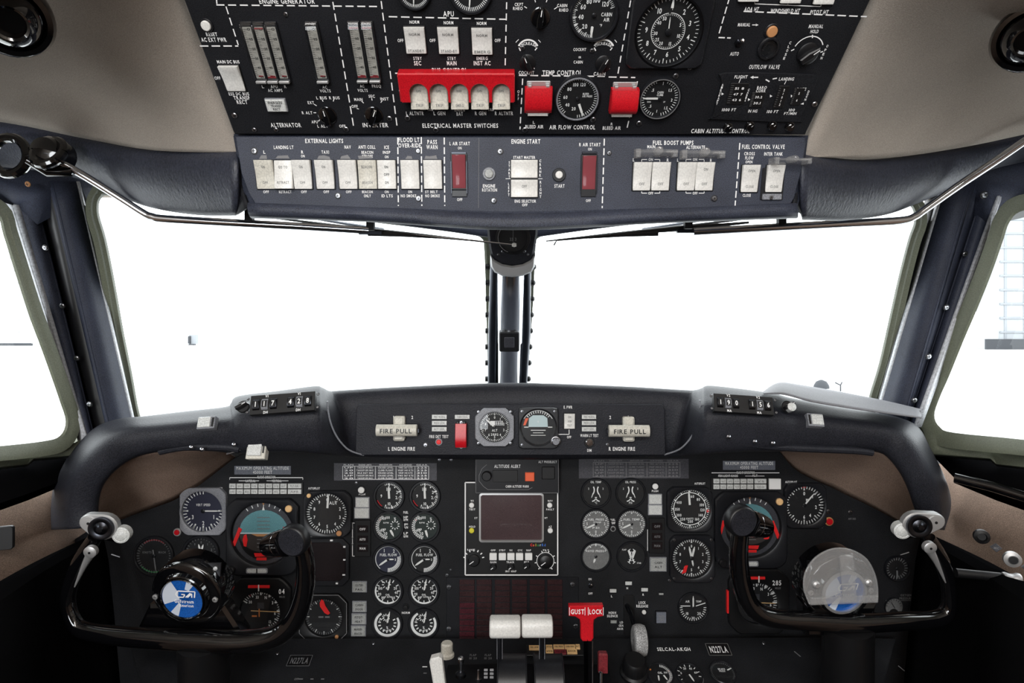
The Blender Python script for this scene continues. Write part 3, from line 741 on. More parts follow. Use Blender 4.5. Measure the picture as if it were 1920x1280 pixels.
# knobs and loops where the left rail is hinged
root = thing('visor_pivot', 'black and chrome visor pivot knob with loop at the left rail end', 'pivot', Matrix.Translation(at(85, 290, .70))); Mi = root.matrix_world.inverted()
b = MB()
def ring3(cx, cy, d, r, w_, mt, nm, tilt=0.0, n=28):
    b = MB(); c = at(cx, cy, d); k = d / F
    b.tube([Mi @ (c + Vector((r*k*math.cos(2*math.pi*i/n), tilt*r*k*math.sin(2*math.pi*i/n), r*k*math.sin(2*math.pi*i/n)))) for i in range(n + 1)], w_*k, mt, 10, False)
    return b.build(nm, root)
ring3(18, 292, .70, 34, 9, 'black_gloss', 'loop'); ring3(92, 286, .695, 26, 9, 'black_gloss', 'loop', 0.5)
b = MB(); b.lathe([(0.020, -0.02), (0.020, 0.0), (0.016, 0.008), (0.006, 0.012), (0.0005, 0.012)], 'black_gloss', 24); b.build('knob', root, Mi @ (Matrix.Translation(at(90, 286, .70)) @ Matrix.Rotation(R(90), 4, 'X')))
b = MB(); b.tube([Mi @ at(52, 300, .69), Mi @ at(90, 322, .70), Mi @ at(135, 322, .71)], [0.005, 0.006, 0.006], 'black_gloss', 12); b.build('arm', root)

# ---- eyeball reading lamps in the headliner
def eyeball(px, py, d, rpx, dirv, lab):
    c = at(px, py, d); q = Vector(dirv).to_track_quat('Z', 'Y').to_matrix().to_4x4(); r = rpx * d / F
    root = thing('reading_lamp', lab, 'lamp', Matrix.Translation(c) @ q, 'eyeball lamps in the headliner')
    MB().lathe([(r, -r*0.4), (r, 0), (r*0.93, r*0.12), (r*0.8, r*0.14), (r*0.74, 0.0)], 'black_gloss', 40).build('ring', root)
    MB().lathe([(r*0.74, 0), (r*0.70, r*0.25), (r*0.55, r*0.5), (r*0.42, r*0.6), (r*0.36, r*0.56), (r*0.33, r*0.3), (0.0001, r*0.3)], 'black_gloss', 40).build('eyeball', root)
eyeball(18, 34, .47, 70, (0.55, -0.65, -0.62), 'glossy black eyeball lamp in the beige liner, at the top left corner')
eyeball(1930, 72, .50, 60, (-0.6, -0.62, -0.5), 'glossy black eyeball lamp in the beige liner, at the right edge')

# ================================================================ OVERHEAD PANEL
K = Marks(OV)
K.t('ENGINE GENERATOR', 538, 2, 9, 104)
K.dash(406, 9, 712, 12); K.dash(404, -30, 407, 8); K.dash(424, 12, 447, 84); K.dash(375, 86, 447, 86, 16, 6)
K.dash(617, -40, 664, 242, 15, 7); K.dash(712, -20, 745, 240, 15, 7)
K.t('RESET', 397, 64, 7, 21); K.t('AC EXT PWR', 401, 74, 8, 47)
K.t('MAIN DC BUS', 428, 115.5, 6, 42); K.t('OFF', 408, 146, 6, 11)
K.t('ESS DC BUS', 448, 175.5, 6, 38); K.t('TRANSF', 453, 183, 7, 30); K.t('RECT', 454, 191, 7, 20)
for s_, x, y, w_ in (('L', 493, 162, 4), ('APU', 514, 162, 13), ('R', 535, 162, 4), ('AC AMPS', 516, 169, 27), ('AC', 609, 163, 9), ('VOLTS', 610, 170, 20), ('AC', 679, 161, 8), ('VOLTS', 680, 169, 19), ('FREQ', 706, 161, 17)):
    K.t(s_, x, y, 5.5, w_)
K.t('ALTERNATOR', 536, 234, 8, 57); K.t('INVERTER', 704, 234, 8, 48)
for s_, x, y in (('L BUS', 603, 183), ('R BUS', 627, 183), ('EXT', 583, 192), ('R ALT', 576, 211), ('APU', 590, 228), ('L ALT', 605, 236), ('OFF', 642, 236), ('MAIN', 672, 186), ('SEC', 697, 180), ('INST', 721, 185), ('OFF', 665, 199)):
    K.t(s_, x, y, 5.5, len(s_) * 3.9)
for a in ((604, 186, 606, 190), (626, 186, 625, 190), (589, 195, 594, 198), (588, 211, 593, 211), (597, 227, 600, 224), (678, 189, 682, 193), (697, 184, 698, 188), (717, 188, 714, 192), (669, 203, 673, 204)): K.l(*a, 1.5)
# bus control block
K.t('APU', 841, 25.5, 10, 20); K.dash(729, 31, 948, 36, 16, 7); K.dash(950, 4, 947, 132, 13, 8)
for x, s1, s2, s3 in ((777, 'NORM', 'STBY', 'SEC'), (841, 'NORM', 'STBY', 'MAIN'), (903, 'NORM', 'EMERG', 'INST AC')):
    K.t(s1, x, 41 + (x - 777) * .02, 6, 18); K.t(s2, x + 6 if x < 900 else x + 1, 109, 6, 16 if x < 900 else 21); K.t(s3, x + 6 if x < 900 else x + 1, 118, 8, len(s3) * 4.5)
for x in (751, 811, 933): K.t('OFF', x, 75.5, 6, 11)
K.t('BUS CONTROL', 843, 131, 8, 66); K.dash(741, 137, 752, 137)
K.t('OFF', 751, 176, 5, None, vert=True); K.t('OFF', 972, 178, 5, None, vert=True)
for s_, x, w_ in (('L ALTNTR', 778, 33), ('L GEN', 824, 22), ('R GEN', 901, 21), ('R ALTNTR', 945, 34)): K.t(s_, x, 212, 7, w_)
K.t('EMERG', 862, 205.5, 5.5, 19); K.t('BAT', 862, 213, 7, 12)
for x in (807, 921):
    K.t('TRIP', x, 205, 5, 12)
    for k in (-1, 1): K.l(x + k * 8, 205, x + k * 19, 205, 1.3); K.l(x + k * 19, 200, x + k * 19, 205, 1.3)
K.t('ELECTRICAL MASTER SWITCHES', 863, 235, 8, 142)
# temperature control block
K.t('CKPT', 973, 8, 6, 16); K.t('RHEO', 971, 15.5, 6, 18); K.l(983, 12, 988, 15, 1.5)
K.t('CABIN', 1054, 10, 6, 19); K.t('RHEO', 1057, 18.5, 6, 17); K.l(1039, 17, 1045, 13, 1.5)
K.l(1002, -4, 1004, 4, 1.5); K.l(1027, -4, 1024, 4, 1.5)
for x in (990, 1131):
    K.arc(x, 96, 20, 3, -62, 62); K.arc(x, 100, 30, 1.2, -50, -36); K.arc(x, 100, 30, 1.2, 38, 50)
    for i, ch in enumerate('INCREASE'):
        a = -33 + i * 9.4; K.t(ch, x + 27 * math.sin(R(a)), 108 - 27 * math.cos(R(a)), 5.5, 3.6 if ch != 'I' else 1, rot=-a)
    K.l(x + 17, 89, x + 13, 94, 2); K.l(x - 17, 89, x - 14, 95, 2)
    K.l(x - 12, 125, x - 10, 129, 1.5); K.l(x + 9, 121, x + 12, 129, 1.5)
K.t('COCKPIT', 1087, 92.5, 5.5, 24); K.t('OR', 1087, 107, 4, 5); K.t('CABIN', 1084, 116, 5.5, 17)
K.t('COCKPIT', 987, 136, 6.5, 29); K.t('CABIN', 1124, 138, 6.5, 22); K.t('TEMP CONTROL', 1054, 136, 9, 74); K.dash(973, 141, 1134, 143, 15, 6)
K.dash(980, 147, 975, 242, 12, 6); K.dash(1186, -20, 1158, 141, 13, 8); K.dash(1141, 144, 1191, 145, 15, 6); K.dash(1195, 152, 1175, 243, 13, 6)
K.t('L', 1001, 229, 5, 4); K.t('BLEED AIR', 1002, 237, 6.5, 34); K.t('AIR FLOW CONTROL', 1073, 238, 8, 86); K.t('R', 1147, 232, 5, 4); K.t('BLEED AIR', 1147, 239.5, 6.5, 34)
# outflow valve and cabin altitude block
K.dash(1368, -6, 1347, 66, 14, 5); K.dash(1347, 70, 1370, 71, 12, 4); K.dash(1394, 21, 1625, 31, 16, 6)
K.t('AOA HT', 1409, 17, 8, 27); K.t('WINDSHIELD HT', 1472, 20, 8, 55); K.t('PITOT HT', 1536, 22.5, 8, 34)
K.l(1415, 7, 1538, 12, 1.3); K.l(1415, 3, 1415, 7, 1.3); K.l(1477, 7, 1477, 10, 1.3); K.l(1539, 8, 1539, 12, 1.3)
K.t('MANUAL', 1395, 46, 6.5, 23); K.l(1410, 46.5, 1419, 46.5, 1.5); K.pl([(1417, 44), (1422, 46.5), (1417, 49)])
K.t('AUTO', 1377, 100.5, 7, 16); K.t('MANUAL', 1530, 49, 7, 27); K.t('HOLD', 1527, 58.5, 6.5, 15)
K.arc(1513, 98, 28, 1.8, -68, 62); K.l(1523, 65, 1523, 71, 2); K.l(1483, 95, 1489, 92, 2); K.l(1538, 98, 1543, 96, 2)
for i, ch in enumerate('CLOSE'): K.t(ch, 1481.5 - i * 2.8, 80 + i * 7.2, 5, 3.6)
for i, ch in enumerate('OPEN'): K.t(ch, 1551 - i * 3.6, 86 + i * 7.5, 5, 3.6)
K.t('OUTFLOW VALVE', 1433, 125, 8, 57); K.t('CABIN ALTITUDE CONTROL', 1351, 245, 8, 110)
K2 = Marks(OV, .0007)
# red guarded block text and cabin controller
K2.t('FLIGHT', 1388, 142, 6, 24); K2.l(1408, 143, 1420, 143, 2.2); K2.pl([(1405, 143), (1411, 140), (1411, 146)]); K2.l(1434, 147, 1441, 151, 2.2); K2.l(1447, 146, 1455, 144.5, 2.2); K2.t('LANDING', 1473, 146, 6, 28)
K2.l(1387, 146, 1384, 153, 1.3); K2.l(1472, 150, 1469, 156, 1.3)
for i, ch in enumerate('AIRCRAFT'): K2.t(ch, 1353.5 - i * 1.5, 157 + i * 5, 4.2, 3.2)
for i, ch in enumerate('CABIN'): K2.t(ch, 1402.5 - i * 1.9, 166.5 + i * 4.9, 4.2, 3.2)
for i, ch in enumerate('DOWN'): K2.t(ch, 1514.3 - i * 2, 169.5 + i * 5, 4.2, 3.2)
K2.t('BARO', 1427, 162, 5.5, 18); K2.t('CORR', 1425, 168, 5.5, 18); K2.t('RATE', 1501, 165, 5.5, 17)
K2.t('1000 FT', 1365.5, 203.5, 5.5, 26); K2.t('IN HG', 1410, 206, 5.5, 17); K2.t('100 FT', 1447, 207, 5.5, 21); K2.t('100', 1483, 204, 5, 11); K2.t('FT/MIN', 1480, 210.5, 5, 23)
for x, y in ((1353.5, 174), (1403, 184.5), (1444, 178), (1483, 178)): K2.pl([(x - 2, y - 2.6), (x + 2.6, y), (x - 2, y + 2.6)])
K2.pl([(1499, 193), (1505, 190), (1505, 194)])
OUT = [(282, -150), (345, 0), (392, 125), (437, 246), (440, 252), (1510, 253), (1513, 246), (1570, 130), (1632, 0), (1705, -150)]
panel(OV, OUT, 'overhead_panel', 'black sloping overhead panel lettered with generator, bus and cabin controls', 'panel', 'panel', K, 0.012, 0.001,
      [(440, 216, 5), (536, 27, 4), (477, 243, 4), (518, 243, 4), (649, 242, 5), (730, 222, 5), (764, 221, 5), (817, 243, 5), (984, 243, 5), (1112, 224, 5), (1267, 142, 5), (1198, 231, 5), (1527, 195, 5), (1293, 127, 4), (1110, 95, 4), (980, 90, 4)])
g1 = 'edgewise generator meters on the overhead panel'
def tape(px, py, w_, h, lab, red=False):
    mu, mv = OV.jac(px, py); W = w_ * mu; H = h * mv
    root = thing('edgewise_meter', lab, 'meter', OV.M(px, py), g1)
    b = MB(); b.slab(rrect(W, H, 0.001), 0, 0.003, 'bezel', 0.0005); b.build('frame', root)
    b = MB(); b.slab(rrect(W * 0.72, H * 0.84, 0.0005), 0.003, 0.0036, 'scale_ivory'); n = 26
    for i in range(n):
        y = -H * .39 + H * .78 * i / (n - 1); l = W * (.34 if i % 5 == 0 else .18); b.line(-W*.33, y, -W*.33 + l, y, 0.0003, 0.0038, 'black')
        if i % 5 == 0: b.text(str((n - 1 - i) * 2), W * .14, y, 0.0022, 0.0038, 'black', W * .25)
    if red: b.slab(rrect(W * .7, 0.0014, 0, cy=-H * .40), 0.0036, 0.0041, 'red_dark'); b.slab(rrect(W * .7, 0.0014, 0, cy=H * .40), 0.0036, 0.0041, 'red_dark')
    b.build('scale', root)
    b = MB(); b.slab([(-W*.1, -H*.385), (W*.3, -H*.38), (W*.3, -H*.37), (-W*.1, -H*.365)], 0.004, 0.0044, 'red_dark'); b.build('pointer', root)
    b = MB(); rows = []; m = 12
    for i in range(m + 1):
        y = -H/2 + H * i / m; t = 2 * i / m - 1; z = 0.003 + 0.0055 * math.sqrt(max(0, 1 - abs(t) ** 4))
        rows.append([(-W*.48, y, 0.0028), (-W*.48, y, z * .8), (-W*.40, y, z), (W*.40, y, z), (W*.48, y, z * .8), (W*.48, y, 0.0028)])
    b.grid(rows, 'glass', flip=False); b.build('clear_cover', root)
    b = MB(); b.slab(rrect(W * .9, H * .045, 0.0004, cy=-H * .475), 0.003, 0.007, 'nickel_matte', 0.0005); b.build('end_clip', root)
tape(478, 98, 22, 114, 'curved ivory edgewise meter marked L, leftmost over AC AMPS')
tape(500, 98, 22, 114, 'curved ivory edgewise meter marked APU over AC AMPS', True)
tape(522.5, 98, 22, 114, 'curved ivory edgewise meter marked R over AC AMPS')
tape(596, 98, 24, 114, 'single curved ivory edgewise meter above AC VOLTS, beside a dashed line')
tape(672.5, 97, 23, 114, 'curved ivory edgewise meter above AC VOLTS, left of the FREQ meter', True)
tape(696.5, 97, 23, 114, 'curved ivory edgewise meter above FREQ', True)
dot(OV, 388, 47, 9, 'round white push button above RESET AC EXT PWR')
rocker(OV, 437, 146, 36, 48, 'white rocker switch between MAIN DC BUS and ESS DC BUS', 1, (), None)
button(OV, 519, 196, 39, 25, 'white lit annunciator reading ENERGIZE TRANSF RECT', (('ENERGIZE', 6, 4.5, 26), ('TRANSF', 0, 4.5, 19), ('RECT', -6, 4.5, 13)), name='annunciator_light', cat='annunciator', tmt='black', frame='bezel_grey')
knob(OV, 614, 216, 17, 'smoky black selector knob among BUS, EXT, ALT and APU markings', -6, 'black_gloss', skirt=True)
knob(OV, 701, 216, 17, 'smoky black selector knob above the INVERTER lettering', 25, 'black_gloss', skirt=True)
for x, y, a, b_, l in ((779, 75, 'NORM', 'STANDBY', 'SEC'), (841, 75.5, 'NORM', 'STAND-BY', 'MAIN'), (904, 77, 'NORM', 'EMERG', 'INST AC')):
    rocker(OV, x, y - 1, 38, 49, 'white rocker switch above %s in the bus control row' % l, 0.3, ((a, 12, 5, 'ink_grey', 20), (b_, -19, 5, 'ink_grey', 30)), 'bus control rocker switches')
g = 'electrical master rocker switches'
for i, (x, t1, t2, l) in enumerate(((787, 'ON', 'TRIP', 'L ALTNTR'), (824, 'ON', 'TRIP', 'L GEN'), (862, 'NORM', 'EMERG', 'EMERG BAT'), (900, 'ON', 'TRIP', 'R GEN'), (940, 'ON', 'TRIP', 'R ALTNTR'))):
    rocker(OV, x, 176, 33, 44, 'white rocker under the red guard bar, above %s' % l, -1, ((t1, 10, 4.5, 'ink_grey', 9), (t2, -15, 4.5, 'ink_grey', 14)), g, 'switch_aged', deep=0.008)
# red guard bar with five arched cut outs
mu, mv = OV.jac(858, 160); root = thing('guard_bar', 'red arched guard bar over the five electrical master switches', 'switch guard', OV.M(858, 158))
lp = [(107*mu, 24*mv), (-107*mu, 24*mv), (-104*mu, -26*mv), (-92*mu, -26*mv)]
for cx in (-71, -34, 4, 42, 82):
    lp += [(cx*mu - 17*mu, -26*mv), (cx*mu - 17*mu, -8*mv)] + [(cx*mu - 17*mu*math.cos(R(a)), -8*mv + 17*mv*math.sin(R(a))) for a in range(15, 180, 15)] + [(cx*mu + 17*mu, -8*mv), (cx*mu + 17*mu, -26*mv)]
lp += [(105*mu, -26*mv)]
MB().slab(lp, 0.010, 0.0125, 'red', 0.0005).build('guard_plate', root, fix=True)
b = MB(); b.slab(rrect(214*mu, 8*mv, 0.001, cy=24*mv), 0.0, 0.0125, 'red', 0.001); b.build('hinge_edge', root)
for sx in (-105, 105): MB().slab(rrect(4*mu, 46*mv, 0, cx=sx*mu, cy=-2*mv), 0.0, 0.0115, 'red', 0.0004).build('side_cheek', root)
# round instruments overhead
gauge(OV, 1113, 27, 40, dict(t=[(-180, 70, 51, .86, 1.0, .028), (-180, 70, 13, .8, 1.0, .04)], n=[('0', 183, .58, .2), ('20', 218, .62, .2), ('40', 262, .6, .2), ('60', 303, .62, .2), ('80', 335, .62, .2), ('100', 8, .62, .2), ('120', 48, .68, .2)],
      x=[('CABIN', .6, .02, .16, .5), ('AIR', .62, -.2, .16, .28), ('°F', .38, -.45, .12)], nd=[(183, .96, -.5, .12)]), 'round gauge lettered CABIN AIR beside the red cabin rheostat marks', deep=0.005)
gauge(OV, 1252, 58, 60, dict(t=[(0, 360, 50, .86, .95, .018), (0, 360, 10, .8, .95, .028), (0, 360, 50, .45, .5, .014)], arc=[(0, 352, .52, .018)], n=[(str(10 if i == 0 else i), i * 34 - 32, .68, .15) for i in range(10)] +
      [('50', -25, .4, .1), ('5', 62, .4, .11), ('10', 110, .38, .11), ('15', 160, .38, .1), ('20', 205, .38, .1), ('25', 232, .38, .1), ('30', 262, .38, .1), ('40', -52, .4, .1)], nd=[(0, .97, -.66, .08), (-2, .42, .08, .03)]), 'large round cabin altitude gauge in a black square case',
      case=('rr', 148, 140, 14), deep=0.006, rim=(1.06, 1.0, 'dark_steel'))
gauge(OV, 1082, 183, 37, dict(t=[(-140, 175, 46, .86, 1.0, .03)], n=[('20', 195, .55, .17), ('40', 235, .58, .17), ('60', 275, .6, .17), ('80', 317, .62, .17), ('100', 350, .68, .17), ('120', 20, .72, .17)], x=[('BLEED', .42, .22, .1, .3), ('AIR PRESS', .5, .1, .1, .5)], nd=[(158, .95, -.3, .12)]),
      'round gauge lettered BLEED AIR PRESS between the two red guards', ringmt='bezel_grey', deep=0.005)
gauge(OV, 1236, 183, 34, dict(t=[(-165, -20, 18, .84, 1.0, .035), (20, 165, 18, .84, 1.0, .035)], n=[('.5', -45, .62, .16), ('1', 5, .8, .16), ('1.5', 50, .68, .16), ('2', 98, .7, .16), ('1.5', 140, .7, .16), ('1', 182, .72, .16), ('.5', 225, .62, .16)], x=[('CABIN', 0, .32, .12, .34), ('CLIMB', 0, .18, .12, .34), ('DOWN', -.55, -.2, .08, .2), ('UP', .3, -.2, .08, .1)], nd=[(-90, .92, .05, .1)]),
      'round CABIN CLIMB gauge with a thin bright ring, beside the right red guard', rim=(1.08, 1.04, 'ink_dim'), deep=0.005)
for x, y, r, l in ((776, -18, 28, 'left'), (882, -20, 36, 'right')):
    gauge(OV, x, y, r, dict(t=[(60, 300, 40, .82, 1.0, .04)], x=[('RPM' if x < 800 else 'EGT', 0, .3, .16)], nd=[(186, .9, .1, .08)]), 'partly cropped round gauge above the APU line, the %s one' % l, deep=0.005)
guard(OV, 1009, 183, 51, 46, 'closed red square switch guard above L BLEED AIR', legs='nickel_matte', under=(0, 7))
o = guard(OV, 1168, 184, 51, 44, 'red square switch guard above R BLEED AIR, slightly open', legs='nickel_matte', under=(0, 9), lift=0.016)
knob(OV, 1013, 32, 18, 'black rheostat knob between CKPT RHEO and CABIN RHEO', 8, 'black_gloss')
knob(OV, 989, 117, 15, 'black temperature knob under the left INCREASE arc, above COCKPIT', -25, 'knob')
knob(OV, 1131, 119, 15, 'black temperature knob under the right INCREASE arc, above CABIN', 30, 'knob')
toggle(OV, 1384, 80, 14, 'chrome toggle switch above AUTO, set to the top')
dot(OV, 1446, 58, 10, 'small amber indicator light right of MANUAL arrow', 'bronze', 'indicator_light', 'lamp')
dot(OV, 1440, 89, 15, 'dark clear round push lamp under the amber light', 'glass', 'indicator_light', 'lamp', deep=0.008)
knob(OV, 1514, 100, 20, 'black knob inside the white MANUAL HOLD arc', 50, 'knob')
for x, y, l in ((1405, -14, 'AOA HT'), (1484, -11, 'WINDSHIELD HT'), (1546, -9, 'PITOT HT')):
    rocker(OV, x, y, 38, 30, 'white switch cut by the top edge, above %s' % l, 0, (), 'heater switches at the top edge')
# cabin altitude controller
root = thing('altitude_controller', 'black cabin altitude controller with four drum windows and knobs', 'controller', OV.base() @ Matrix.Translation((0, 0, 0.0022)))
MB().slab(OV.pts(catmull([(1352, 154), (1360, 135), (1515, 138), (1530, 142), (1528, 155), (1500, 218), (1490, 227), (1340, 222), (1336, 215)], 3, True)), -0.002, 0.0003, 'panel', 0.0003).build('controller_plate', root)
K2.done(root)
for x, y, w_, h, tx in ((1381, 174, 34, 40, ['51 8', '47 7', '43 6']), (1418, 185, 26, 28, ['30.2', '30.1']), (1463, 180, 20, 42, ['2', '1', '0', '1', '2']), (1493, 179, 20, 32, ['5', '6'])):
    mu, mv = OV.jac(x, y); lx, ly = OV.loc(x, y); b = MB(); b.slab(rrect(w_*mu, h*mv, 0.0008, cx=lx, cy=ly), 0, 0.0012, 'black', 0.0003)
    for i, t in enumerate(tx): b.text(t, lx + 1*mu, ly + ((len(tx)-1)/2 - i) * h * .8 / len(tx) * mv, 4.4*mv, 0.0014, 'ink', w_*.5*mu if len(t) > 2 else None)
    for i in range(9): b.line(lx - w_*.46*mu, ly + (i-4)*h*.1*mv, lx - w_*.3*mu, ly + (i-4)*h*.1*mv, 0.6*mu, 0.0014, 'ink_dim')
    b.build('drum_window', root)
for x, y in ((1364, 239), (1405, 236), (1447, 235), (1480, 237)): knob(OV, x, y, 9, 'small black set knob under the altitude drums, one of four in a row', 40, 'black_gloss', bar=False, group='set knobs of the cabin altitude controller')

# ================================================================ SWITCH ROW PANEL
K = Marks(LO)
K.t('EXTERNAL LIGHTS', 608, 264, 8, 71)
for s_, x, y, w_, h in (('LANDING LT', 532, 276, 37, 6.5), ('L', 496, 285, 4, 6), ('R', 567, 285, 4, 6), ('ON', 568, 292.5, 7, 5), ('TAXI', 610, 285, 14, 6), ('NAV', 652, 275.5, 12, 6.5), ('ANTI COLL', 688, 275.5, 32, 6.5), ('BEACON', 689, 285.5, 22, 5.5), ('STROBE', 689, 292.5, 20, 5), ('ICE', 725, 276, 9, 6.5), ('INSP', 725, 285.5, 14, 5.5), ('ON', 725, 294, 7, 5),
        ('FLOOD LT', 767, 262, 39, 8.5), ('OVER-RIDE', 768, 272.5, 42, 8), ('PASS', 810.5, 266, 18, 8), ('WARN', 810, 275.5, 21, 8), ('L AIR START', 862, 269, 38, 6.5), ('ON', 862, 277.5, 7, 5), ('OFF', 862, 374, 10, 5.5), ('ENGINE', 917, 348.5, 23, 6.5), ('ROTATION', 918, 356, 28, 6),
        ('ENGINE START', 986, 265, 54, 8.5), ('START MASTER', 983, 295, 41, 5.5), ('ENG SELECTOR', 985, 377, 40, 5.5), ('OFF', 984, 384, 10, 5), ('START', 1049, 348.5, 19, 6.5), ('R AIR START', 1106, 271, 40, 6.5), ('ON', 1106, 279.5, 7, 5), ('OFF', 1103, 376, 9, 5),
        ('FUEL BOOST PUMPS', 1262, 267.5, 76, 8), ('MAIN', 1221, 275, 15, 6), ('ALTERNATE', 1304, 276, 35, 6.5), ('L', 1188, 299.5, 3, 6), ('R', 1252, 300, 4, 6), ('L', 1271, 300, 3, 6), ('R', 1333, 301, 4, 6), ('FUEL CONTROL VALVE', 1431, 275, 80, 8), ('CROSS', 1405, 288, 20, 6), ('FLOW', 1405, 296, 16, 6), ('OPEN', 1404, 303.5, 13, 5), ('CLOSE', 1400, 366, 15, 5.5), ('INTER TANK', 1450, 288.5, 35, 6.5)):
    K.t(s_, x, y, h, w_)
for x, s_ in ((499, 'OFF'), (535, 'RETRACT'), (570, 'OFF'), (612, 'OFF'), (654, 'OFF'), (689, 'BEACON'), (725, 'ON'), (769, 'ON'), (809, 'ST BELT')): K.t(s_, x, 359.5, 5, len(s_) * 3.2 + 1)
for x, s_, w_ in ((689, 'ONLY', 13), (726, 'ID LTS', 21), (766, 'NO SMOKE', 29), (811, 'NO SMOKE', 27)): K.t(s_, x, 367, 5.5, w_)
K.t('START', 955, 318, 5, vert=True); K.t('LEFT', 954, 355, 5, vert=True); K.t('CRANK', 1013, 315, 5, vert=True); K.t('RIGHT', 1013.5, 355, 5, vert=True); K.l(948, 335, 1017, 335, 1)
K.dash(746, 258, 747, 386, 13, 5); K.dash(790, 257, 791, 386, 13, 5); K.dash(833, 258, 834, 386, 13, 5); K.dash(1133, 260, 1129, 390, 13, 5); K.dash(1387, 268, 1378, 386, 13, 5)
K.l(898, 258, 897, 390, 0.7, 'ink_dim')
for x in (1220, 1303):
    for k in (-1, 1): K.l(x + k*7, 299, x + k*17, 299, 1.2); K.l(x + k*17, 299, x + k*17, 303, 1.2); K.l(x + k*7, 362, x + k*17, 362, 1.2); K.l(x + k*17, 358, x + k*17, 362, 1.2)
    K.t('ON', x, 299, 5, 8); K.t('OFF', x, 362, 5, 9)
# worn paint above some switches
for P in ([(486, 298), (490, 291), (500, 291), (501, 298)], [(517, 297), (521, 292), (540, 291), (543, 297)], [(595, 298), (598, 292), (608, 291), (618, 294), (620, 299)], [(638, 298), (640, 293), (652, 290), (658, 298)], [(673, 298), (671, 292), (696, 291), (699, 297)], [(760, 298), (764, 292), (772, 293), (773, 298)], [(796, 298), (798, 292), (806, 293), (818, 291), (820, 298)]):
    K.pl(P, 'ink_dim')
SW = panel(LO, [(441, 255), (452, 325), (466, 362), (480, 385), (484, 392), (960, 402), (1478, 392), (1490, 370), (1502, 325), (1512, 268), (1510, 257)], 'switch_console', 'blue-black switch console lettered EXTERNAL LIGHTS, ENGINE START and FUEL BOOST PUMPS', 'panel', 'panel_blue', K, 0.012, 0.001,
      [(477, 283, 5.5), (634, 367, 5), (785, 372, 5), (784, 283, 4), (938, 284, 5), (926, 376, 5), (1142, 287, 4), (1339, 372, 5)])
# rounded lip under the switch panel
b = MB(); rows = [[(440, 252, .640), (700, 252, .640), (960, 252, .640), (1250, 252, .640), (1512, 255, .640)], [(462, 372, .652), (700, 384, .650), (960, 396, .650), (1240, 386, .650), (1496, 376, .652)],
     [(466, 388, .640), (700, 396, .636), (960, 407, .634), (1240, 398, .636), (1492, 388, .640)], [(470, 401, .648), (700, 409, .640), (960, 424, .636), (1240, 411, .640), (1496, 401, .648)], [(478, 403, .70), (700, 408, .70), (960, 420, .70), (1240, 410, .70), (1490, 403, .70)]]
b.grid(loftpx(rows, 6, 4), 'panel_blue'); o = b.build('lip', SW, LO.base().inverted(), sharp=60); thicken(o, 0.004, -1)
for s, nm in ((0, 'left'), (1, 'right')):
    m = (lambda x: x) if s == 0 else (lambda x: 1950 - x)
    b = MB(); b.grid(loftpx([[(m(441), 255, .642), (m(448), 325, .652), (m(466), 388, .642)], [(m(441), 270, .665), (m(444), 335, .67), (m(444), 402, .672)], [(m(438), 280, .75), (m(440), 340, .76), (m(440), 400, .76)]], 3, 3), 'panel', flip=(s == 1))
    o = b.build('end_cap', SW, LO.base().inverted(), fix=True); thicken(o, 0.003, 0)
g = 'white rocker switches of the lower overhead row'
for x, t1, t2, l, tl, mm in ((498, 'ON', 'OFF', 'LANDING LT L', 1, 'switch_aged'), (533, 'GO TO', 'RETRACT', 'LANDING LT, the middle RETRACT switch', -1, 'switch_white'), (568, 'ON', 'OFF', 'LANDING LT R', 1, 'switch_white'), (610, 'ON', 'OFF', 'TAXI', 1, 'switch_white'), (653, '', 'OFF', 'NAV', 1, 'switch_white'),
        (690, 'BEACON', 'BEACON', 'ANTI COLL', 0.4, 'switch_aged'), (726, 'ON', 'ON', 'ICE INSP', 0.1, 'switch_white'), (769.5, '', '', 'FLOOD LT OVER-RIDE', 0.5, 'switch_white'), (812, '', '', 'PASS WARN', 0.5, 'switch_white')):
    tx = [(t1, 14, 5, 'ink_grey', len(t1) * 3.3), (t2, -15, 5, 'ink_grey', len(t2) * 3.2)]
    if l == 'ICE INSP': tx = [(t, y, 5, 'black', w_) for t, y, w_ in (('ON', 14, 7), ('OFF', 0, 10), ('ON', -15, 7))]
    rocker(LO, x, 327.5, 34, 53, 'white rocker switch under %s' % l, tl, [t for t in tx if t[0]], g, mm)
for x, l in ((861, 'L'), (1104, 'R')):
    rocker(LO, x, 322 if x < 900 else 324, 25, 62, 'tall translucent dark red guarded switch under %s AIR START' % l, 0.8, (), 'air start switches', 'red_plastic', 'guarded_switch', rim=3)
    r_ = C.objects[-1]
    fr = LO; b = MB(); mu, mv = LO.jac(x, 325); root = thing('guard_bracket', 'thin metal bracket around the %s AIR START switch' % l, 'bracket', LO.M(x, 325))
    for sx in (-1, 1): b.box((sx * 14.5 * mu, -8*mv, 0.002), (1.2 * mu, 60 * mv, 0.003), 'dark_steel')
    b.box((0, 38 * mv, 0.001), (28 * mu, 4 * mv, 0.0015), 'dark_steel', 0.0003); b.box((0, -38 * mv, 0.001), (28 * mu, 12 * mv, 0.0015), 'bezel', 0.0003); b.build('bracket', root)
    screw(LO, x, 363, 4, root, LO.M(x, 325))
dot(LO, 917, 326, 8, 'dark ringed indicator lamp above ENGINE ROTATION', 'lens_dim', 'indicator_light', 'lamp', 'bezel_grey', rr=1.5)
rocker(LO, 983, 317, 50, 33, 'wide white rocker switch under START MASTER', 0.2, (), None)
rocker(LO, 983, 353.5, 50, 32, 'wide white rocker switch above ENG SELECTOR', 0.2, (('OFF', 4, 5, 'ink_grey', 9),), None)
dot(LO, 1048, 328, 7, 'round white START button inside a thin white ring', 'switch_white', rr=1.8)
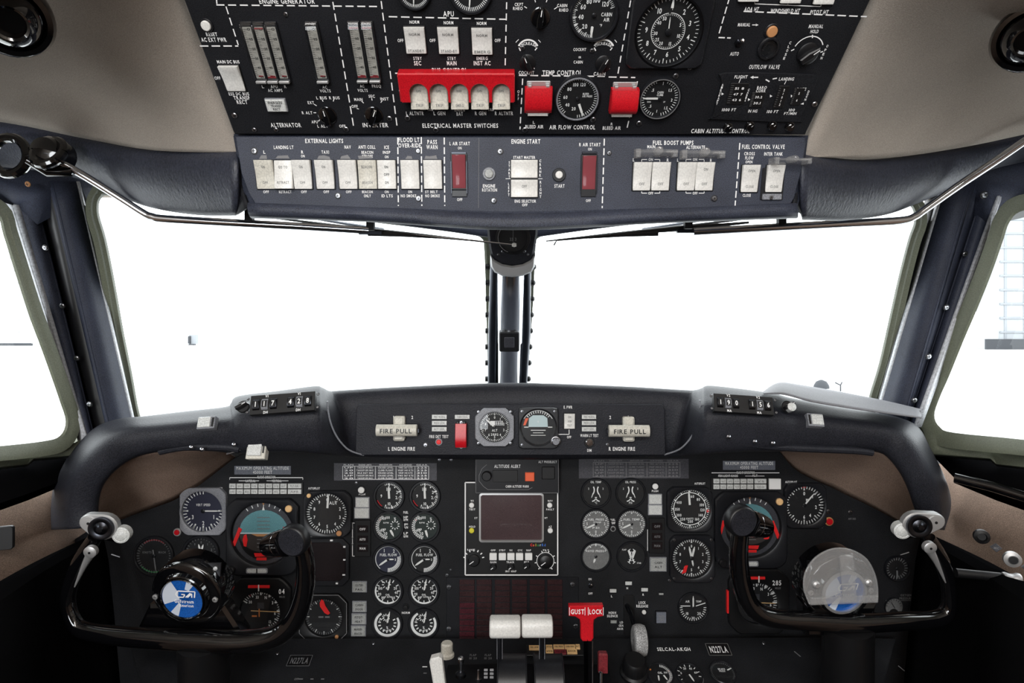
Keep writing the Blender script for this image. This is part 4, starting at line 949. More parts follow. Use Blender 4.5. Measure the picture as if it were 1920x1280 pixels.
for x, l in ((1203, 'left switch of the MAIN pair'), (1238, 'right switch of the MAIN pair'), (1286, 'left switch of the ALTERNATE pair'), (1320, 'right switch of the ALTERNATE pair')):
    rocker(LO, x, 331, 33.5, 52, 'white fuel boost pump rocker, %s' % l, 1 if x in (1203, 1286) else 0.9, (('OFF', -14, 5, 'ink_grey', 10),) + ((('ON', 13, 5, 'ink_grey', 8),) if x == 1320 else ()), g)
rocker(LO, 1405, 335, 32, 50, 'white rocker switch under CROSS FLOW OPEN', 1, (('OPEN', 14, 4.5, 'ink_grey', 13), ('CLOSE', -15, 4.5, 'ink_grey', 15)), g)
rocker(LO, 1451, 335, 32, 50, 'white rocker switch in a bracket under INTER TANK', 1, (('OPEN', 14, 4.5, 'ink_grey', 13), ('CLOSE', -15, 4.5, 'ink_grey', 15)), g)
mu, mv = LO.jac(1450, 360); root = thing('guard_bracket', 'metal bracket with a screw below the INTER TANK switch', 'bracket', LO.M(1448, 345))
b = MB(); b.slab(rrect(42*mu, 60*mv, 0.001), 0, 0.0012, 'bezel', 0.0003); b.slab(rrect(36*mu, 11*mv, 0.0008, cy=-24*mv), 0.001, 0.003, 'bezel_grey', 0.0005); b.build('bracket', root)
screw(LO, 1444, 370, 4, root, LO.M(1448, 345)); C.objects[-1].location.z += 0.0025
def cover(px, py, w_, h, lab, ang=0, up=0.012):
    mu, mv = LO.jac(px, py); W = w_*mu; H = h*mv; root = thing('switch_cover', lab, 'switch cover', LO.M(px, py, rot=ang))
    b = MB(); n = 8; rows = []
    for i in range(n + 1):
        a = math.pi * i / n; rows.append([(-W/2, H/2*math.cos(a), 0.002 + up*math.sin(a)), (W/2, H/2*math.cos(a), 0.002 + up*math.sin(a))])
    b.grid(rows, 'clear_plastic'); b.build('cover', root)
    b = MB(); b.lathe([(H*.55, 0.001), (H*.55, up*.9), (H*.40, up*1.1), (0.0002, up*1.15)], 'clear_plastic', 20, cx=W*.14, cy=H*.25); b.build('boss', root)
    b = MB(); b.box((-W*.42, -H*.1, up*.6), (W*.12, H*1.1, up*1.1), 'clear_plastic', 0.0005); b.box((W*.56, -H*.1, up*.6), (W*.12, H*.9, up*.9), 'clear_plastic', 0.0005); b.box((W*.5, H*.15, up*.6), (W*.3, H*.25, up*.3), 'clear_plastic', 0.0003); b.build('hinge', root)
cover(1222, 288, 70, 15, 'clear plastic guard raised above the MAIN boost pump switches', 0)
cover(1308, 290, 72, 15, 'clear plastic guard raised above the ALTERNATE boost pump switches', 0)
cover(1470, 303, 62, 12, 'clear plastic guard raised over the INTER TANK switch', 0, 0.016)

# ================================================================ GLARESHIELD HOOD
hood = thing('glareshield', 'black leather covered glareshield hood arching over both pilot panels', 'glareshield', Matrix.Translation(at(960, 760, .95)))
HM = hood.matrix_world.inverted()
# stations: outer top edge B, inner lower edge D, depth of B, depth of the front face
LS = [((102, 992), (186, 988), .90, .84), ((101, 950), (180, 958), .90, .84), ((108, 905), (186, 918), .90, .835), ((128, 865), (203, 890), .90, .83), ((156, 828), (228, 868), .90, .83), ((185, 802), (258, 852), .90, .83),
      ((222, 789), (300, 843), .90, .835), ((268, 784), (350, 841), .905, .84), ((345, 775), (400, 842), .91, .845), ((424, 766), (440, 846), .915, .845), ((437, 757), (455, 846), .915, .84), ((449, 746), (480, 844), .915, .838), ((520, 737), (530, 843), .92, .84),
      ((588, 728), (588, 846), .925, .845), ((602, 730), (606, 848), .93, .855), ((618, 737), (640, 851), .94, .895), ((640, 736), (672, 854), .945, .93), ((760, 729), (760, 856), .95, .935), ((960, 722), (960, 858), .955, .94)]
RS = [((960, 722), (960, 858), .955, .94), ((1160, 728), (1160, 856), .95, .935), ((1282, 735), (1258, 853), .945, .93), ((1304, 735), (1285, 850), .94, .895), ((1318, 731), (1316, 848), .93, .855), ((1332, 727), (1334, 846), .925, .845), ((1398, 734), (1395, 842), .92, .84),
      ((1452, 742), (1440, 842), .915, .838), ((1475, 748), (1470, 842), .915, .84), ((1500, 753), (1495, 841), .915, .845), ((1570, 766), (1545, 839), .91, .845), ((1640, 777), (1600, 838), .905, .84), ((1690, 788), (1650, 845), .90, .835),
      ((1720, 805), (1672, 860), .90, .83), ((1742, 845), (1693, 888), .90, .83), ((1762, 885), (1707, 918), .90, .83), ((1776, 925), (1716, 945), .90, .835), ((1777, 955), (1724, 965), .90, .84), ((1766, 992), (1740, 990), .90, .84)]
ST = LS + RS[1:]
def hoodrows():
    R_ = [[], [], [], [], [], [], [], []]
    for (bx, by), (dx, dy), db, df in ST:
        bv = Vector((bx, by)); dv = Vector((dx, dy)); leg = min(1, max(0, (by - 800) / 120))
        out = (bv - dv).normalized()
        far = bv + Vector((0, 1)) * (10 * (1 - leg)) - out * (0 if leg < .5 else 6)
        R_[0].append((far.x, far.y + 24 * (1 - leg), 1.26 if leg < 0.2 else 1.0))
        R_[1].append((bv.x, bv.y + 5 * (1 - leg), db + .05))
        R_[2].append((bv.x, bv.y, db))
        q = bv.lerp(dv, .16); R_[3].append((q.x, q.y, db * .5 + df * .5 - .006))
        q = bv.lerp(dv, .38); R_[4].append((q.x, q.y, df))
        q = bv.lerp(dv, .80); R_[5].append((q.x, q.y, df + .004))
        q = bv.lerp(dv, .97); R_[6].append((q.x, q.y, df + .012))
        R_[7].append((dx, dy, df + .022))
    return R_
HR = hoodrows()
b = MB(); b.grid([[tuple(HM @ Vector(p)) for p in r] for r in loftpx(HR, 5, 3)], 'leather'); o = b.build('hood_cover', hood, sharp=80); thicken(o, 0.003, -1)
# brown fabric lining between the hood edge and the instrument panel, one each side
for nm, A, B_ in (('l', [(186, 988), (180, 958), (186, 918), (203, 890), (228, 868), (258, 852), (300, 843), (350, 841), (400, 842), (440, 846)],
                  [(175, 1000), (180, 990), (210, 980), (250, 964), (290, 950), (325, 937), (352, 921), (378, 905), (441, 856)]),
                 ('r', [(1470, 842), (1545, 839), (1600, 838), (1650, 845), (1672, 860), (1693, 888), (1707, 918), (1716, 945), (1724, 965), (1740, 990)],
                  [(1463, 846), (1488, 876), (1523, 897), (1560, 913), (1588, 927), (1622, 943), (1655, 960), (1684, 976), (1712, 990), (1740, 1004)])):
    r0 = [(x, y, .862) for x, y in A]; r2 = [(x, y, 1.0) for x, y in B_]; r1 = [((a[0] + c[0]) / 2, (a[1] + c[1]) / 2 - 3, .935) for a, c in zip(r0, r2)]
    b = MB(); b.grid([[tuple(HM @ Vector(p)) for p in r] for r in loftpx([r0, r1, r2], 5, 4)], 'lining'); o = b.build('fabric_lining', hood, fix=True, sharp=80); thicken(o, 0.002, 0)
    o['label'] = 'brown fabric lining under the hood'
# pale tube along the recess rim, carrying its highlight in the colour
for L in ([(614, 752), (616, 775), (622, 798), (634, 822), (654, 843), (682, 853)], [(1312, 750), (1313, 775), (1307, 798), (1294, 822), (1274, 842), (1246, 852)]):
    dd = [.865, .867, .872, .885, .90, .918]
    b = MB(); b.tube([HM @ at(p[0], p[1], d) for p, d in zip(catmull(L, 4), catmull([(d,) for d in dd], 4)) for d in d], 0.0013, 'bezel_grey', 8); b.build('piping', hood)
# pilots' step panels with frequency drums
def drumbox(px, py, w_, h, ang, digits, t1, t2, lab, gap=3):
    d = .832; fr = Frame(at(960, py - 10, d + .004), at(960, py + 10, d - .002)); mu, mv = fr.jac(px, py); W = w_*mu; H = h*mv
    root = thing('frequency_display', lab, 'display', fr.M(px, py, rot=ang, off=0.003))
    b = MB(); b.slab(rrect(W, H, 0.001), -0.006, 0.002, 'black', 0.0005); b.text(t1, -W*.25, H*.42, H*.14, 0.0023, 'ink'); b.text(t1 if t2 is None else t2, W*.25, -H*.42, H*.14, 0.0023, 'ink'); b.text(t2, -W*.25, -H*.42, H*.14, 0.0023, 'ink'); b.text(t1, W*.25, H*.42, H*.14, 0.0023, 'ink'); b.build('case', root)
    n = len(digits)
    for i, c in enumerate(digits):
        if c == ' ': continue
        x = -W*.5 + W*(i + .75) / (n + .5)
        b = MB(); m = 14; rr = H*.30
        b.rings([[(x + sx, rr*math.cos(2*math.pi*k/m), 0.0005 + rr*.6*math.sin(2*math.pi*k/m)) for k in range(m)] for sx in (-W*.05, W*.05)], 'bezel_grey' if i % 2 else 'dark_steel', True, True, True)
        b.slab(rrect(W*.075, H*.34, 0, cx=x), 0.001, 0.0005 + rr*.62, 'black'); b.text(c, x, 0, H*.26, 0.0007 + rr*.62, 'ink'); b.build('digit_drum', root)
    for sx in (-1, 1):
        for sy in (-1, 1): o = screw(fr, px, py, 2.2, root, fr.M(px, py)); o.location = Vector((sx*W*.54, sy*H*.34, 0.001))
    return root
drumbox(532, 757, 120, 36, 4.5, '117 428', 'V1', 'DH', 'black digit drum display reading 117 428 on the hood, left of centre')
drumbox(1392, 759, 110, 34, -4.0, '190 156', 'V2', 'MA', 'black digit drum display reading 190 156 on the hood, right of centre')
def at_knob(px, py, d, r, lab, mt='knob', half=False):
    fr = Frame(at(960, py - 10, d + .003), at(960, py + 10, d - .002)); k = knob(fr, px, py, r, lab, 60, mt, off=0.002, tall=0.012)
    return k
at_knob(458, 763, .838, 12, 'black set knob beside the left digit display on the hood')
k = at_knob(1474, 763, .838, 11, 'black set knob with a pale face beside the right digit display')
b = MB(); b.lathe([(0.006, 0.0), (0.006, 0.0125), (0.004, 0.0135), (0.0001, 0.0138)], 'lens', 20, cx=0.003); b.build('cap', k)
fr = Frame(at(960, 780, .845), at(960, 800, .838))
def hoodbutton(px, py, w_, h, ang, lab, slot):
    mu = fr.jac(px, py)[0]; root = thing('push_light', lab, 'button', fr.M(px, py, rot=ang, off=0.004)); W = w_*mu; H = h*mu
    MB().slab(rrect(W, H, 0.001), -0.008, 0.002, 'bezel_grey', 0.0006).build('frame', root)
    MB().slab(rrect(W*.72, H*.8, 0.001, cx=-slot*W*.09), 0.001, 0.0045, 'lens', 0.0008).build('lens', root)
    MB().slab(rrect(W*.12, H*.72, 0.0005, cx=slot*W*.38), 0.002, 0.0024, 'black').build('slot', root)
    return root
hoodbutton(390, 794, 32, 24, 4, 'square white push light set in the hood left of the digit display', 1)
hoodbutton(1526, 789, 29, 25, -4, 'square white push light set in the hood right of the digit display', -1)
# pull-out light housings under the hood
fr = Frame(at(960, 830, .845), at(960, 850, .84))
root = thing('hinged_light', 'white square light unit hanging under the left hood edge', 'light', fr.M(480, 843)); mu = fr.jac(480, 843)[0]
MB().slab(rrect(36*mu, 34*mu, 0.001), -0.012, 0.0, 'switch_aged', 0.001).build('case', root)
MB().slab(rrect(26*mu, 26*mu, 0.001, cx=-2*mu, cy=2*mu), 0, 0.003, 'lens', 0.0008).build('lens', root)
MB().slab(rrect(3*mu, 18*mu, 0, cx=14*mu, cy=3*mu), 0, 0.0008, 'black').build('slot', root)
b = MB(); b.tube([Vector((-60*mu, -6*mu, -.01)), Vector((-16*mu, 6*mu, -.006))], 0.0014, 'steel', 8); b.tube([Vector((-95*mu, 10*mu, -.012)), Vector((-50*mu, 18*mu, -.01)), Vector((-16*mu, 14*mu, -.008))], 0.002, 'steel', 8, flat=2); b.build('bracket_arm', root)
for x, w_, s_ in ((557, 26, 'left'), (1364, 22, 'right')):
    y = 812 if x < 900 else 806
    root = thing('flood_light', 'small dim flood light lens under the %s part of the hood' % s_, 'light', fr.M(x, y, off=0.004)); mu = fr.jac(x, y)[0]
    MB().box((0, 6*mu, 0), (w_*1.7*mu, 2*mu, 0.006), 'bezel_grey', 0.0004).build('bracket', root); MB().slab(rrect(w_*mu, 9*mu, 0.0005), -0.004, 0.003, 'lens_dim', 0.0006).build('lens', root)
for pts, s_ in (([(170, 860, .845), (300, 846, .85), (345, 838, .85), (420, 838, .85), (450, 842, .85)], 'left'), ([(1385, 830, .85), (1440, 836, .85), (1500, 840, .85), (1600, 844, .85), (1635, 848, .85)], 'right')):
    root = thing('map_light_tube', 'dark padded light tube tucked under the %s hood edge' % s_, 'light', Matrix.Translation(at(*pts[2]))); Mi = root.matrix_world.inverted()
    b = MB(); b.tube([Mi @ at(*p) for p in catmull(pts[1:] if s_ == 'left' else pts, 4)], 0.0055, 'leather', 10); b.build('tube', root)
    for t in ((360, 838), (380, 842), (440, 833)) if s_ == 'left' else ((1365, 818), (1414, 827), (1448, 830)):
        b = MB(); b.lathe([(0.003, 0), (0.003, 0.003), (0.0001, 0.005)], 'steel', 10); b.build('rivet', root, Mi @ (Matrix.Translation(at(t[0], t[1], .838)) @ Matrix.Rotation(R(90), 4, 'X')))
# grey folded card lying on the right of the glareshield
root = thing('folded_card', 'grey folded card lying along the right top of the glareshield', 'card', Matrix.Translation(at(1560, 755, .86))); Mi = root.matrix_world.inverted()
top = [(1430, 736, .90), (1459, 718, .93), (1500, 722, .93), (1580, 736, .92), (1660, 752, .91), (1728, 768, .90)]
fro = [(1432, 738, .85), (1470, 739, .83), (1520, 752, .825), (1590, 764, .82), (1660, 774, .82), (1727, 783, .82)]
mid = [(1431, 737, .87), (1465, 728, .865), (1508, 738, .86), (1584, 751, .86), (1660, 764, .86), (1728, 776, .86)]
b = MB(); b.grid([[tuple(Mi @ Vector(p)) for p in r] for r in loftpx([top, mid, fro], 4, 3)], 'grey_card'); o = b.build('sheet', root, fix=True); thicken(o, 0.002, 0)
for k in range(5):
    b = MB(); b.add([tuple(Mi @ at(1725, 769 + 3*k, .885 - .013*k)), tuple(Mi @ at(1731, 770.5 + 3*k, .88 - .013*k)), tuple(Mi @ at(1725, 772 + 3*k, .875 - .013*k))], [(0, 1, 2)], 'grey_card'); o = b.build('torn_edge', root); thicken(o, 0.0015, 0)

# ================================================================ CENTRE GLARESHIELD CONTROLS
K = Marks(GP)
K.t('L ENGINE FIRE', 753, 841, 7, 50); K.t('R ENGINE FIRE', 1166, 841, 7, 49)
for x, s_ in ((738, '1'), (773, '2'), (1144, '2'), (1178, '1')): K.t(s_, x, 782, 6)
K.t('FIRE DET TEST', 823, 818, 5.5, 36); K.t('E. PWR', 1065, 763, 5.5, 16); K.t('WARN LT TEST', 1105, 816, 5.5, 34); K.t('DIM', 1105, 844, 5, 8); K.t('OFF', 1067, 819, 4.5, 8)
K.t('TEST', 1146, 0, 1) if 0 else None
K.l(1067, 805, 1067, 814, 1.2); K.l(1047, 814, 1067, 814, 1.2); K.t('XFR', 1041, 767, 4.5, 9)
panel(GP, [(668, 766), (672, 758), (1242, 758), (1246, 766), (1248, 851), (1244, 853), (670, 853), (666, 851)], 'fire_control_panel', 'black centre panel with FIRE PULL handles under the compass post', 'panel', 'leather', K, 0.01, 0.001,
      [(798, 834, 4), (1139, 833, 3)])
def fire(px, py, s_):
    mu, mv = GP.jac(px, py); root = thing('fire_pull', 'pale FIRE PULL handle above %s ENGINE FIRE' % s_, 'handle', GP.M(px, py))
    b = MB(); b.slab(rrect(21*mu, 46*mv, 0.003, cx=2*mu, cy=2*mv), 0, 0.012, 'switch_aged', 0.003); b.build('stem', root)
    b = MB(); n = 20; W = 37*mu
    b.rings([[(sx, 11*mv*math.cos(2*math.pi*k/n), 0.017 + 0.008*math.sin(2*math.pi*k/n)) for k in range(n)] for sx in (-W, -W + .001, W - .001, W)], 'switch_aged', True, True, True)
    b.text('FIRE PULL', 0, 0, 8*mv, 0.0253, 'black', 58*mu); b.build('grip', root)
    for sx in (-1, 1):
        b = MB(); b.box((sx*(W + 2*mu), -1*mv, 0.012), (3*mu, 8*mv, 0.006), 'dark_steel', 0.0005); b.build('end_clip', root)
fire(748, 804, 'L'); fire(1175, 805, 'R')
g = 'annunciators beside the fire handles'
for x, w_ in ((824, 29), (1104, 28)):
    s_ = 'left' if x < 900 else 'right'
    for y, t, n_ in ((781, 'FIRE WARN', 'topmost'), (792.5, 'PRESS LOW', 'middle'), (804, 'BATT DISPL', 'lowest')):
        button(GP, x, y, w_, 9.5, '%s thin white annunciator of the stack beside the %s FIRE PULL handle' % (n_, s_), ((t, 0, 4, w_ * .7),), name='annunciator_light', cat='annunciator', deep=0.003, rim=.6, group=g, tmt='ink_grey')
button(GP, 867, 781, 29, 9, 'thin white annunciator above the red guard cover', (('CABIN DOOR', 0, 4, 20),), name='annunciator_light', cat='annunciator', rim=.6)
guard(GP, 865, 815, 21, 44, 'tall narrow red switch cover left of the octagonal altimeter', 'red', 'switch_guard', 0.014, brk=3, legs='bezel')
dot(GP, 823, 828, 4.5, 'tiny red test button under FIRE DET TEST', 'red_flag', ring='bezel_grey', rr=1.5)
gauge(GP, 927.5, 800, 28, dict(t=[(0, 360, 50, .84, .96, .03), (0, 360, 10, .78, .96, .05)], n=[(str(i), i * 36, .64, .17) for i in range(10)], x=[('ALT', 0, -.22, .16, .36), ('2992', 0, -.5, .15, .5)], p=[([(-.3, .12), (.55, .12), (.55, .4), (-.3, .4)], 'ink'), ([(0.02, .15), (.52, .15), (.52, .37), (.02, .37)], 'black')],
      nd=[(-48, .75, .1, .12), (0, .0001, .0, .001)], flag=[]) | dict(x=[('ALT', 0, -.22, .16, .36), ('2992', 0, -.5, .15, .5), ('000', .27, .26, .16, .44)]), 'octagonal grey altimeter in the middle of the glareshield', 'altimeter', ('oct', 73, 71, 15), 'bezel_grey', scr=True, deep=0.008)
gauge(GP, 1009, 800, 33, dict(disc=[(0, 0, .98, 'bezel')], p=[([(-.55, 0), (.55, 0), (.52, .5), (.3, .66), (-.3, .66), (-.52, .5)], 'cyan_pale')], arc=[(-60, 60, .93, .04)], t=[(-45, 45, 11, .8, .95, .035)],
      x=[('12', 0, .3, .09)]) | dict(t=[(-45, 45, 11, .78, .95, .04)], flag=[([(-.8, -.03), (-.55, -.03), (-.55, .02), (-.8, .02)], 'white', 'wing_bar'), ([(.55, -.03), (.8, -.03), (.8, .02), (.55, .02)], 'white', 'wing_bar'), ([(-.42, -.2), (.42, -.2), (.42, -.16), (-.42, -.16)], 'white', 'pitch_line'), ([(-.3, -.34), (.3, -.34), (.3, -.31), (-.3, -.31)], 'white', 'pitch_line'), ([(-.42, -.48), (.42, -.48), (.42, -.45), (-.42, -.45)], 'white', 'pitch_line'), ([(-.85, .1), (-.72, .1), (-.55, .5), (-.72, .5)], 'orange', 'warning_flag')]),
      'standby attitude gauge with pale blue horizon, right of the altimeter', 'attitude_indicator', ('rr', 74, 76, 5, 0, -1), 'bezel', scr=True, deep=0.009, hub=False)
knob(GP, 1041, 825, 9, 'steel cage knob at the corner of the standby attitude gauge', 0, 'steel', bar=False, off=0.009, ptr='black')
rocker(GP, 1067.5, 789, 20, 28, 'white rocker switch under E. PWR', .5, (('ON', 8, 4, 'ink_grey', 6), ('ARM', 0, 4, 'ink_grey', 7), ('TEST', -8, 4, 'ink_grey', 8)))
dot(GP, 1105, 829, 7, 'round grey push button under WARN LT TEST', 'chrome', ring='black', rr=1.35)

# ================================================================ MAIN INSTRUMENT PANEL
K = Marks(MP, .0006)
T = K.t
T('FUEL', 761, 960, 4.5, 9)
for y, s_ in ((969, 'HP'), (974, 'RPM'), (983, 'F'), (988, 'AN'), (999, 'LP'), (1005, 'RPM')): T(s_, 761, y, 4.5, 8)
T('NORM', 761, 1148, 4, 15); T('AUTOPILOT', 589, 915, 4, 22); T('PUSH', 679, 926, 4, 12); T('PUSH', 1228, 920, 4, 12); T('AUTOPILOT', 1312, 906, 4, 20); T('MARKER', 408, 915, 4, 20); T('AUTOPILOT', 1483, 903, 4, 22)
T('FUEL', 1149, 974, 4, 9); T('TEMP', 1149, 980, 4, 9); T('ON', 1106, 1085, 4, 6); T('OFF', 1107, 1112, 4, 8)
T('L', 1147, 1117, 4, 3); T('N', 1176, 1102, 4, 3); T('R', 1206, 1114, 4, 3); T('LOCK', 1204, 1129, 5, 13); T('RELEASE', 1204, 1135.5, 5, 22); T('HORN', 1148, 1148, 4.5, 14); T('SILENCE', 1148, 1154, 4.5, 20)
T('LDG', 1167, 1166, 4, 10); T('GEAR', 1166, 1172, 4, 12); T('ABORT', 1164, 1178, 4, 15)
for a, b_ in ((431, 567),): 
    K.l(431, 895, 568, 895, 1.6); K.l(448, 901, 486, 901, 1.2); K.l(500, 901, 541, 901, 1.2); K.l(431, 895, 431, 899, 1); K.l(568, 895, 568, 899, 1)
T('FLIGHT DIRECTOR', 500, 894, 5, 34); T('LATERAL', 470, 901, 4.5, 18); T('VERTICAL', 519, 901, 4.5, 18)
K.l(1334, 886, 1461, 886, 1.6); T('FLIGHT DIRECTOR', 1398, 885.5, 5, 34); K.l(1346, 892, 1384, 892, 1); T('FDS LIGHT KNOB', 1365, 891.5, 4.5, 36); K.l(1397, 892, 1433, 892, 1); T('ALT', 1415, 891, 4.5, 10)
K.l(661, 980, 661, 1042, 1.2); K.l(661, 980, 665, 980, 1.2); K.l(661, 1042, 665, 1042, 1.2)
for y in (990, 1008, 1020): T('T', 661, y, 4, 3)
K.l(1214, 992, 1214, 1032, 1); 
for x, y in ((585, 1004.5), (622, 1004.5)): K.l(x - 6, y, x + (6 if x < 600 else 16), y, 3)
T('UNDERSPEED DISCONNECT', 1120, 853, .1, 1)
MPO = [(60, 1400), (60, 1100), (110, 1030), (180, 985), (250, 955), (340, 915), (400, 880), (470, 842), (700, 836), (1200, 836), (1450, 836), (1488, 870), (1590, 925), (1700, 980), (1800, 1030), (1850, 1100), (1850, 1400)]
MR = panel(MP, MPO, 'instrument_panel', 'wide black main instrument panel full of gauges below the glareshield', 'panel', 'main_panel', K, 0.012, 0.001,
      [(824, 861, 3), (846, 861, 3), (838, 1078, 3), (668, 905, 2.5), (1553, 958, 4), (1594, 960, 4), (1255, 1088, 3), (845, 1068, 2)])
# the two fuel and speed tables and the altitude placards
def placard(fr, px, py, w_, h, lab, rows, mt='plate_grey', film=False, tmt='ink', nm='placard', cols=None, off=0.0, edge=None):
    mu, mv = fr.jac(px, py); W = w_*mu; H = h*mv; root = thing(nm, lab, 'placard', fr.M(px, py, off=off + .0005))
    MB().slab(rrect(W, H, 0.0005), 0, 0.0008, mt, 0.0002).build('plate', root)
    b = MB()
    for r_ in rows: b.text(r_[0], r_[1]*mu, r_[2]*mv, r_[3]*mv, 0.001, tmt, r_[4]*mu)
    if cols:
        for x0, y0, x1, y1 in cols: b.line(x0*mu, y0*mv, x1*mu, y1*mv, .9*mu, 0.001, tmt)
    if edge: 
        for x0, y0, x1, y1 in ((-W/2, -H/2, W/2, -H/2), (-W/2, H/2, W/2, H/2), (-W/2, -H/2, -W/2, H/2), (W/2, -H/2, W/2, H/2)): b.line(x0, y0, x1, y1, edge*mu, 0.001, tmt)
    if b.v: b.build('lettering', root)
    return root
placard(MP, 493, 881, 106, 16, 'grey placard reading MAXIMUM OPERATING ALTITUDE above the left FLIGHT DIRECTOR keys', [('MAXIMUM OPERATING ALTITUDE', 0, 4, 6, 98), ('45000 FEET', 0, -3.5, 6, 36)])
placard(MP, 1404, 872, 98, 17, 'grey placard reading MAXIMUM OPERATING ALTITUDE above the right FLIGHT DIRECTOR keys', [('MAXIMUM OPERATING ALTITUDE', 0, 4, 6, 90), ('45000 FEET', 0, -3.5, 6, 34)])
def table(px, py, w_, h, lab, mt, x0, tmt):
    rows = []; W = w_; cs = [(x0, -h*.42, W*.42, -h*.42), (x0, h*.32, W*.42, h*.32), (x0, -h*.42, x0, h*.32), (W*.42, -h*.42, W*.42, h*.32)]
    span = W*.42 - x0; hd = ['FLAPS', 'ENGINE LIMITS', 'MINIMUM', 'AIRSPEED', 'GEAR']
    for i, f in enumerate((.0, .14, .38, .62, .84)):
        nx = (.14, .38, .62, .84, 1.0)[i]; cx = x0 + span * (f + nx) / 2; cw = span * (nx - f) * .82
        if i: cs.append((x0 + span*f, -h*.42, x0 + span*f, h*.32))
        rows.append((hd[i], cx, h*.40, 2.6, min(cw, 24)))
        for j in range(5): rows.append((('20', 'TAKEOFF EPR MAX', 'CRUISE LEVEL', 'VREF 140 KTS', '225')[i] if (i + j) % 3 else ('UP', 'IDLE EGT 500', 'CLIMB FLIGHT', 'VMO 367 KTS', '310')[i], cx, h*.24 - j*h*.15, 3.1, cw * (1 if (i*j) % 2 else .9)))
    placard(MP, px, py, w_, h, lab, rows, mt, nm='data_placard', cols=cs, tmt=tmt)
table(723, 884, 193, 33, 'grey data table placard under the left fire handle, lettered white', 'plate_dark', -80, 'ink')
table(1188, 878, 206, 37, 'dark data table placard right of the ALTITUDE ALERT box', 'plate_dark', -76, 'ink_dim')
o = MB()
# mode key banks
for px0, py0, n, dx, s_, W0 in ((438, 910, 8, 13.6, 'left', 12), (1342, 901, 6, 12.6, 'right', 11)):
    root = thing('mode_selector', 'bank of small white keys under the %s FLIGHT DIRECTOR lettering' % s_, 'keypad', MP.M(500 if s_ == 'left' else 1398, py0 + 5)); cx0 = 500 if s_ == 'left' else 1398
    mu = 1 / F; b = MB(); b.slab(rrect((138 if s_ == 'left' else 132)*mu, 23*mu, 0.001, cx=0), 0, 0.002, 'black', 0.0005); b.build('base', root)
    for r_ in range(2):
        L = [(px0 + dx*i, W0) for i in range(n)] + ([(554, 25)] if s_ == 'left' else [(1424, 22)])
        for i, (x, w2) in enumerate(L):
            b = MB(); b.slab(rrect(w2*mu, 8.6*mu, 0.0004, cx=(x - cx0)*mu, cy=(4.8 - 10.6*r_ + .5)*mu), 0.001, 0.0045, 'lens', 0.0004)
            b.text(('HDG', 'NAV', 'APR', 'B CRS', 'IAS', 'MACH', 'VS', 'ALT', 'FLT DIR')[(i + r_*3) % 9], (x - cx0)*mu, (4.8 - 10.6*r_ + .5)*mu, 3.2*mu, 0.0047, 'ink_grey', w2*.6*mu); b.build('key', root)
    if s_ == 'right': MB().slab(rrect(22*mu, 20*mu, 0.0005, cx=(1451 - cx0)*mu), 0.001, 0.005, 'white', 0.0005).build('key', root)
# --- engine gauges
tk = lambda a0, a1, n, r0=.84, r1=1.0, w_=.05, m='ink': (a0, a1, n, r0, r1, w_, m)
SP1 = dict(t=[tk(-20, 200, 30, .84, 1, .05), tk(0, 200, 7, .72, 1, .08), tk(-60, -20, 6, .9, 1, .02, 'ink_dim')], arc=[(215, 250, .95, .06, 'red')], n=[('1.8', -5, .52, .26), ('2', 65, .66, .24), ('2.4', 100, .68, .24), ('10', 180, .6, .24), ('9', 270, .6, .24)], nd=[(-3, .75, .2, .16)])
SP2 = dict(t=[tk(190, 330, 16, .74, 1, .07), tk(190, 330, 44, .86, 1, .05), (0, 360, 10, .22, .36, .07, 'ink', .48, .1)], arc=[(300, 308, .85, .14, 'red')], n=[('100', -6, .68, .2), ('80', -30, .7, .2), ('20', 205, .6, .24), ('40', 240, .58, .24)], x=[('%', .48, .58, .22), ('RPM', -.2, .28, .12, .4), ('HP', -.35, -.25, .2)])
SP3 = dict(t=[tk(80, 180, 16, .7, 1, .06)], arc=[(-140, 80, .96, .05)], n=[('1', -25, .72, .26), ('2', 35, .75, .26), ('3', 95, .55, .18)], x=[('FUEL FLOW', .02, .32, .2, 1.3)], nd=[(235, .85, -.05, .14), (90, .45, .05, .1)])
SP4 = dict(arc=[(150, 290, .93, .12), (-70, 150, .97, .04)], t=[(0, 360, 8, .18, .34, .06, 'ink', -.1, .48), tk(30, 330, 11, .72, .94, .07)], n=[('20', 70, .62, .2), ('40', 100, .66, .2), ('60', 140, .66, .2), ('80', 215, .62, .2), ('90', 250, .66, .2), ('100', 290, .6, .2)], x=[('OIL', 0, -.28, .14, .34), ('LP RPM', 0, -.45, .12, .6)], nd=[(12, .95, -.1, .12)])
SP5 = dict(arc=[(60, 330, .9, .2)], t=[(0, 360, 10, .14, .3, .06, 'ink', -.1, .46), tk(60, 330, 12, .5, .7, .09)], n=[('2', 290, .62, .2)], x=[('%', 0, -.3, .2), ('OIL QTY', 0, -.5, .12, .7)], nd=[(12, .97, -.1, .12)])
g = 'paired engine gauges left of the radar screen'
nm5 = ['top', 'second', 'third', 'fourth', 'bottom']
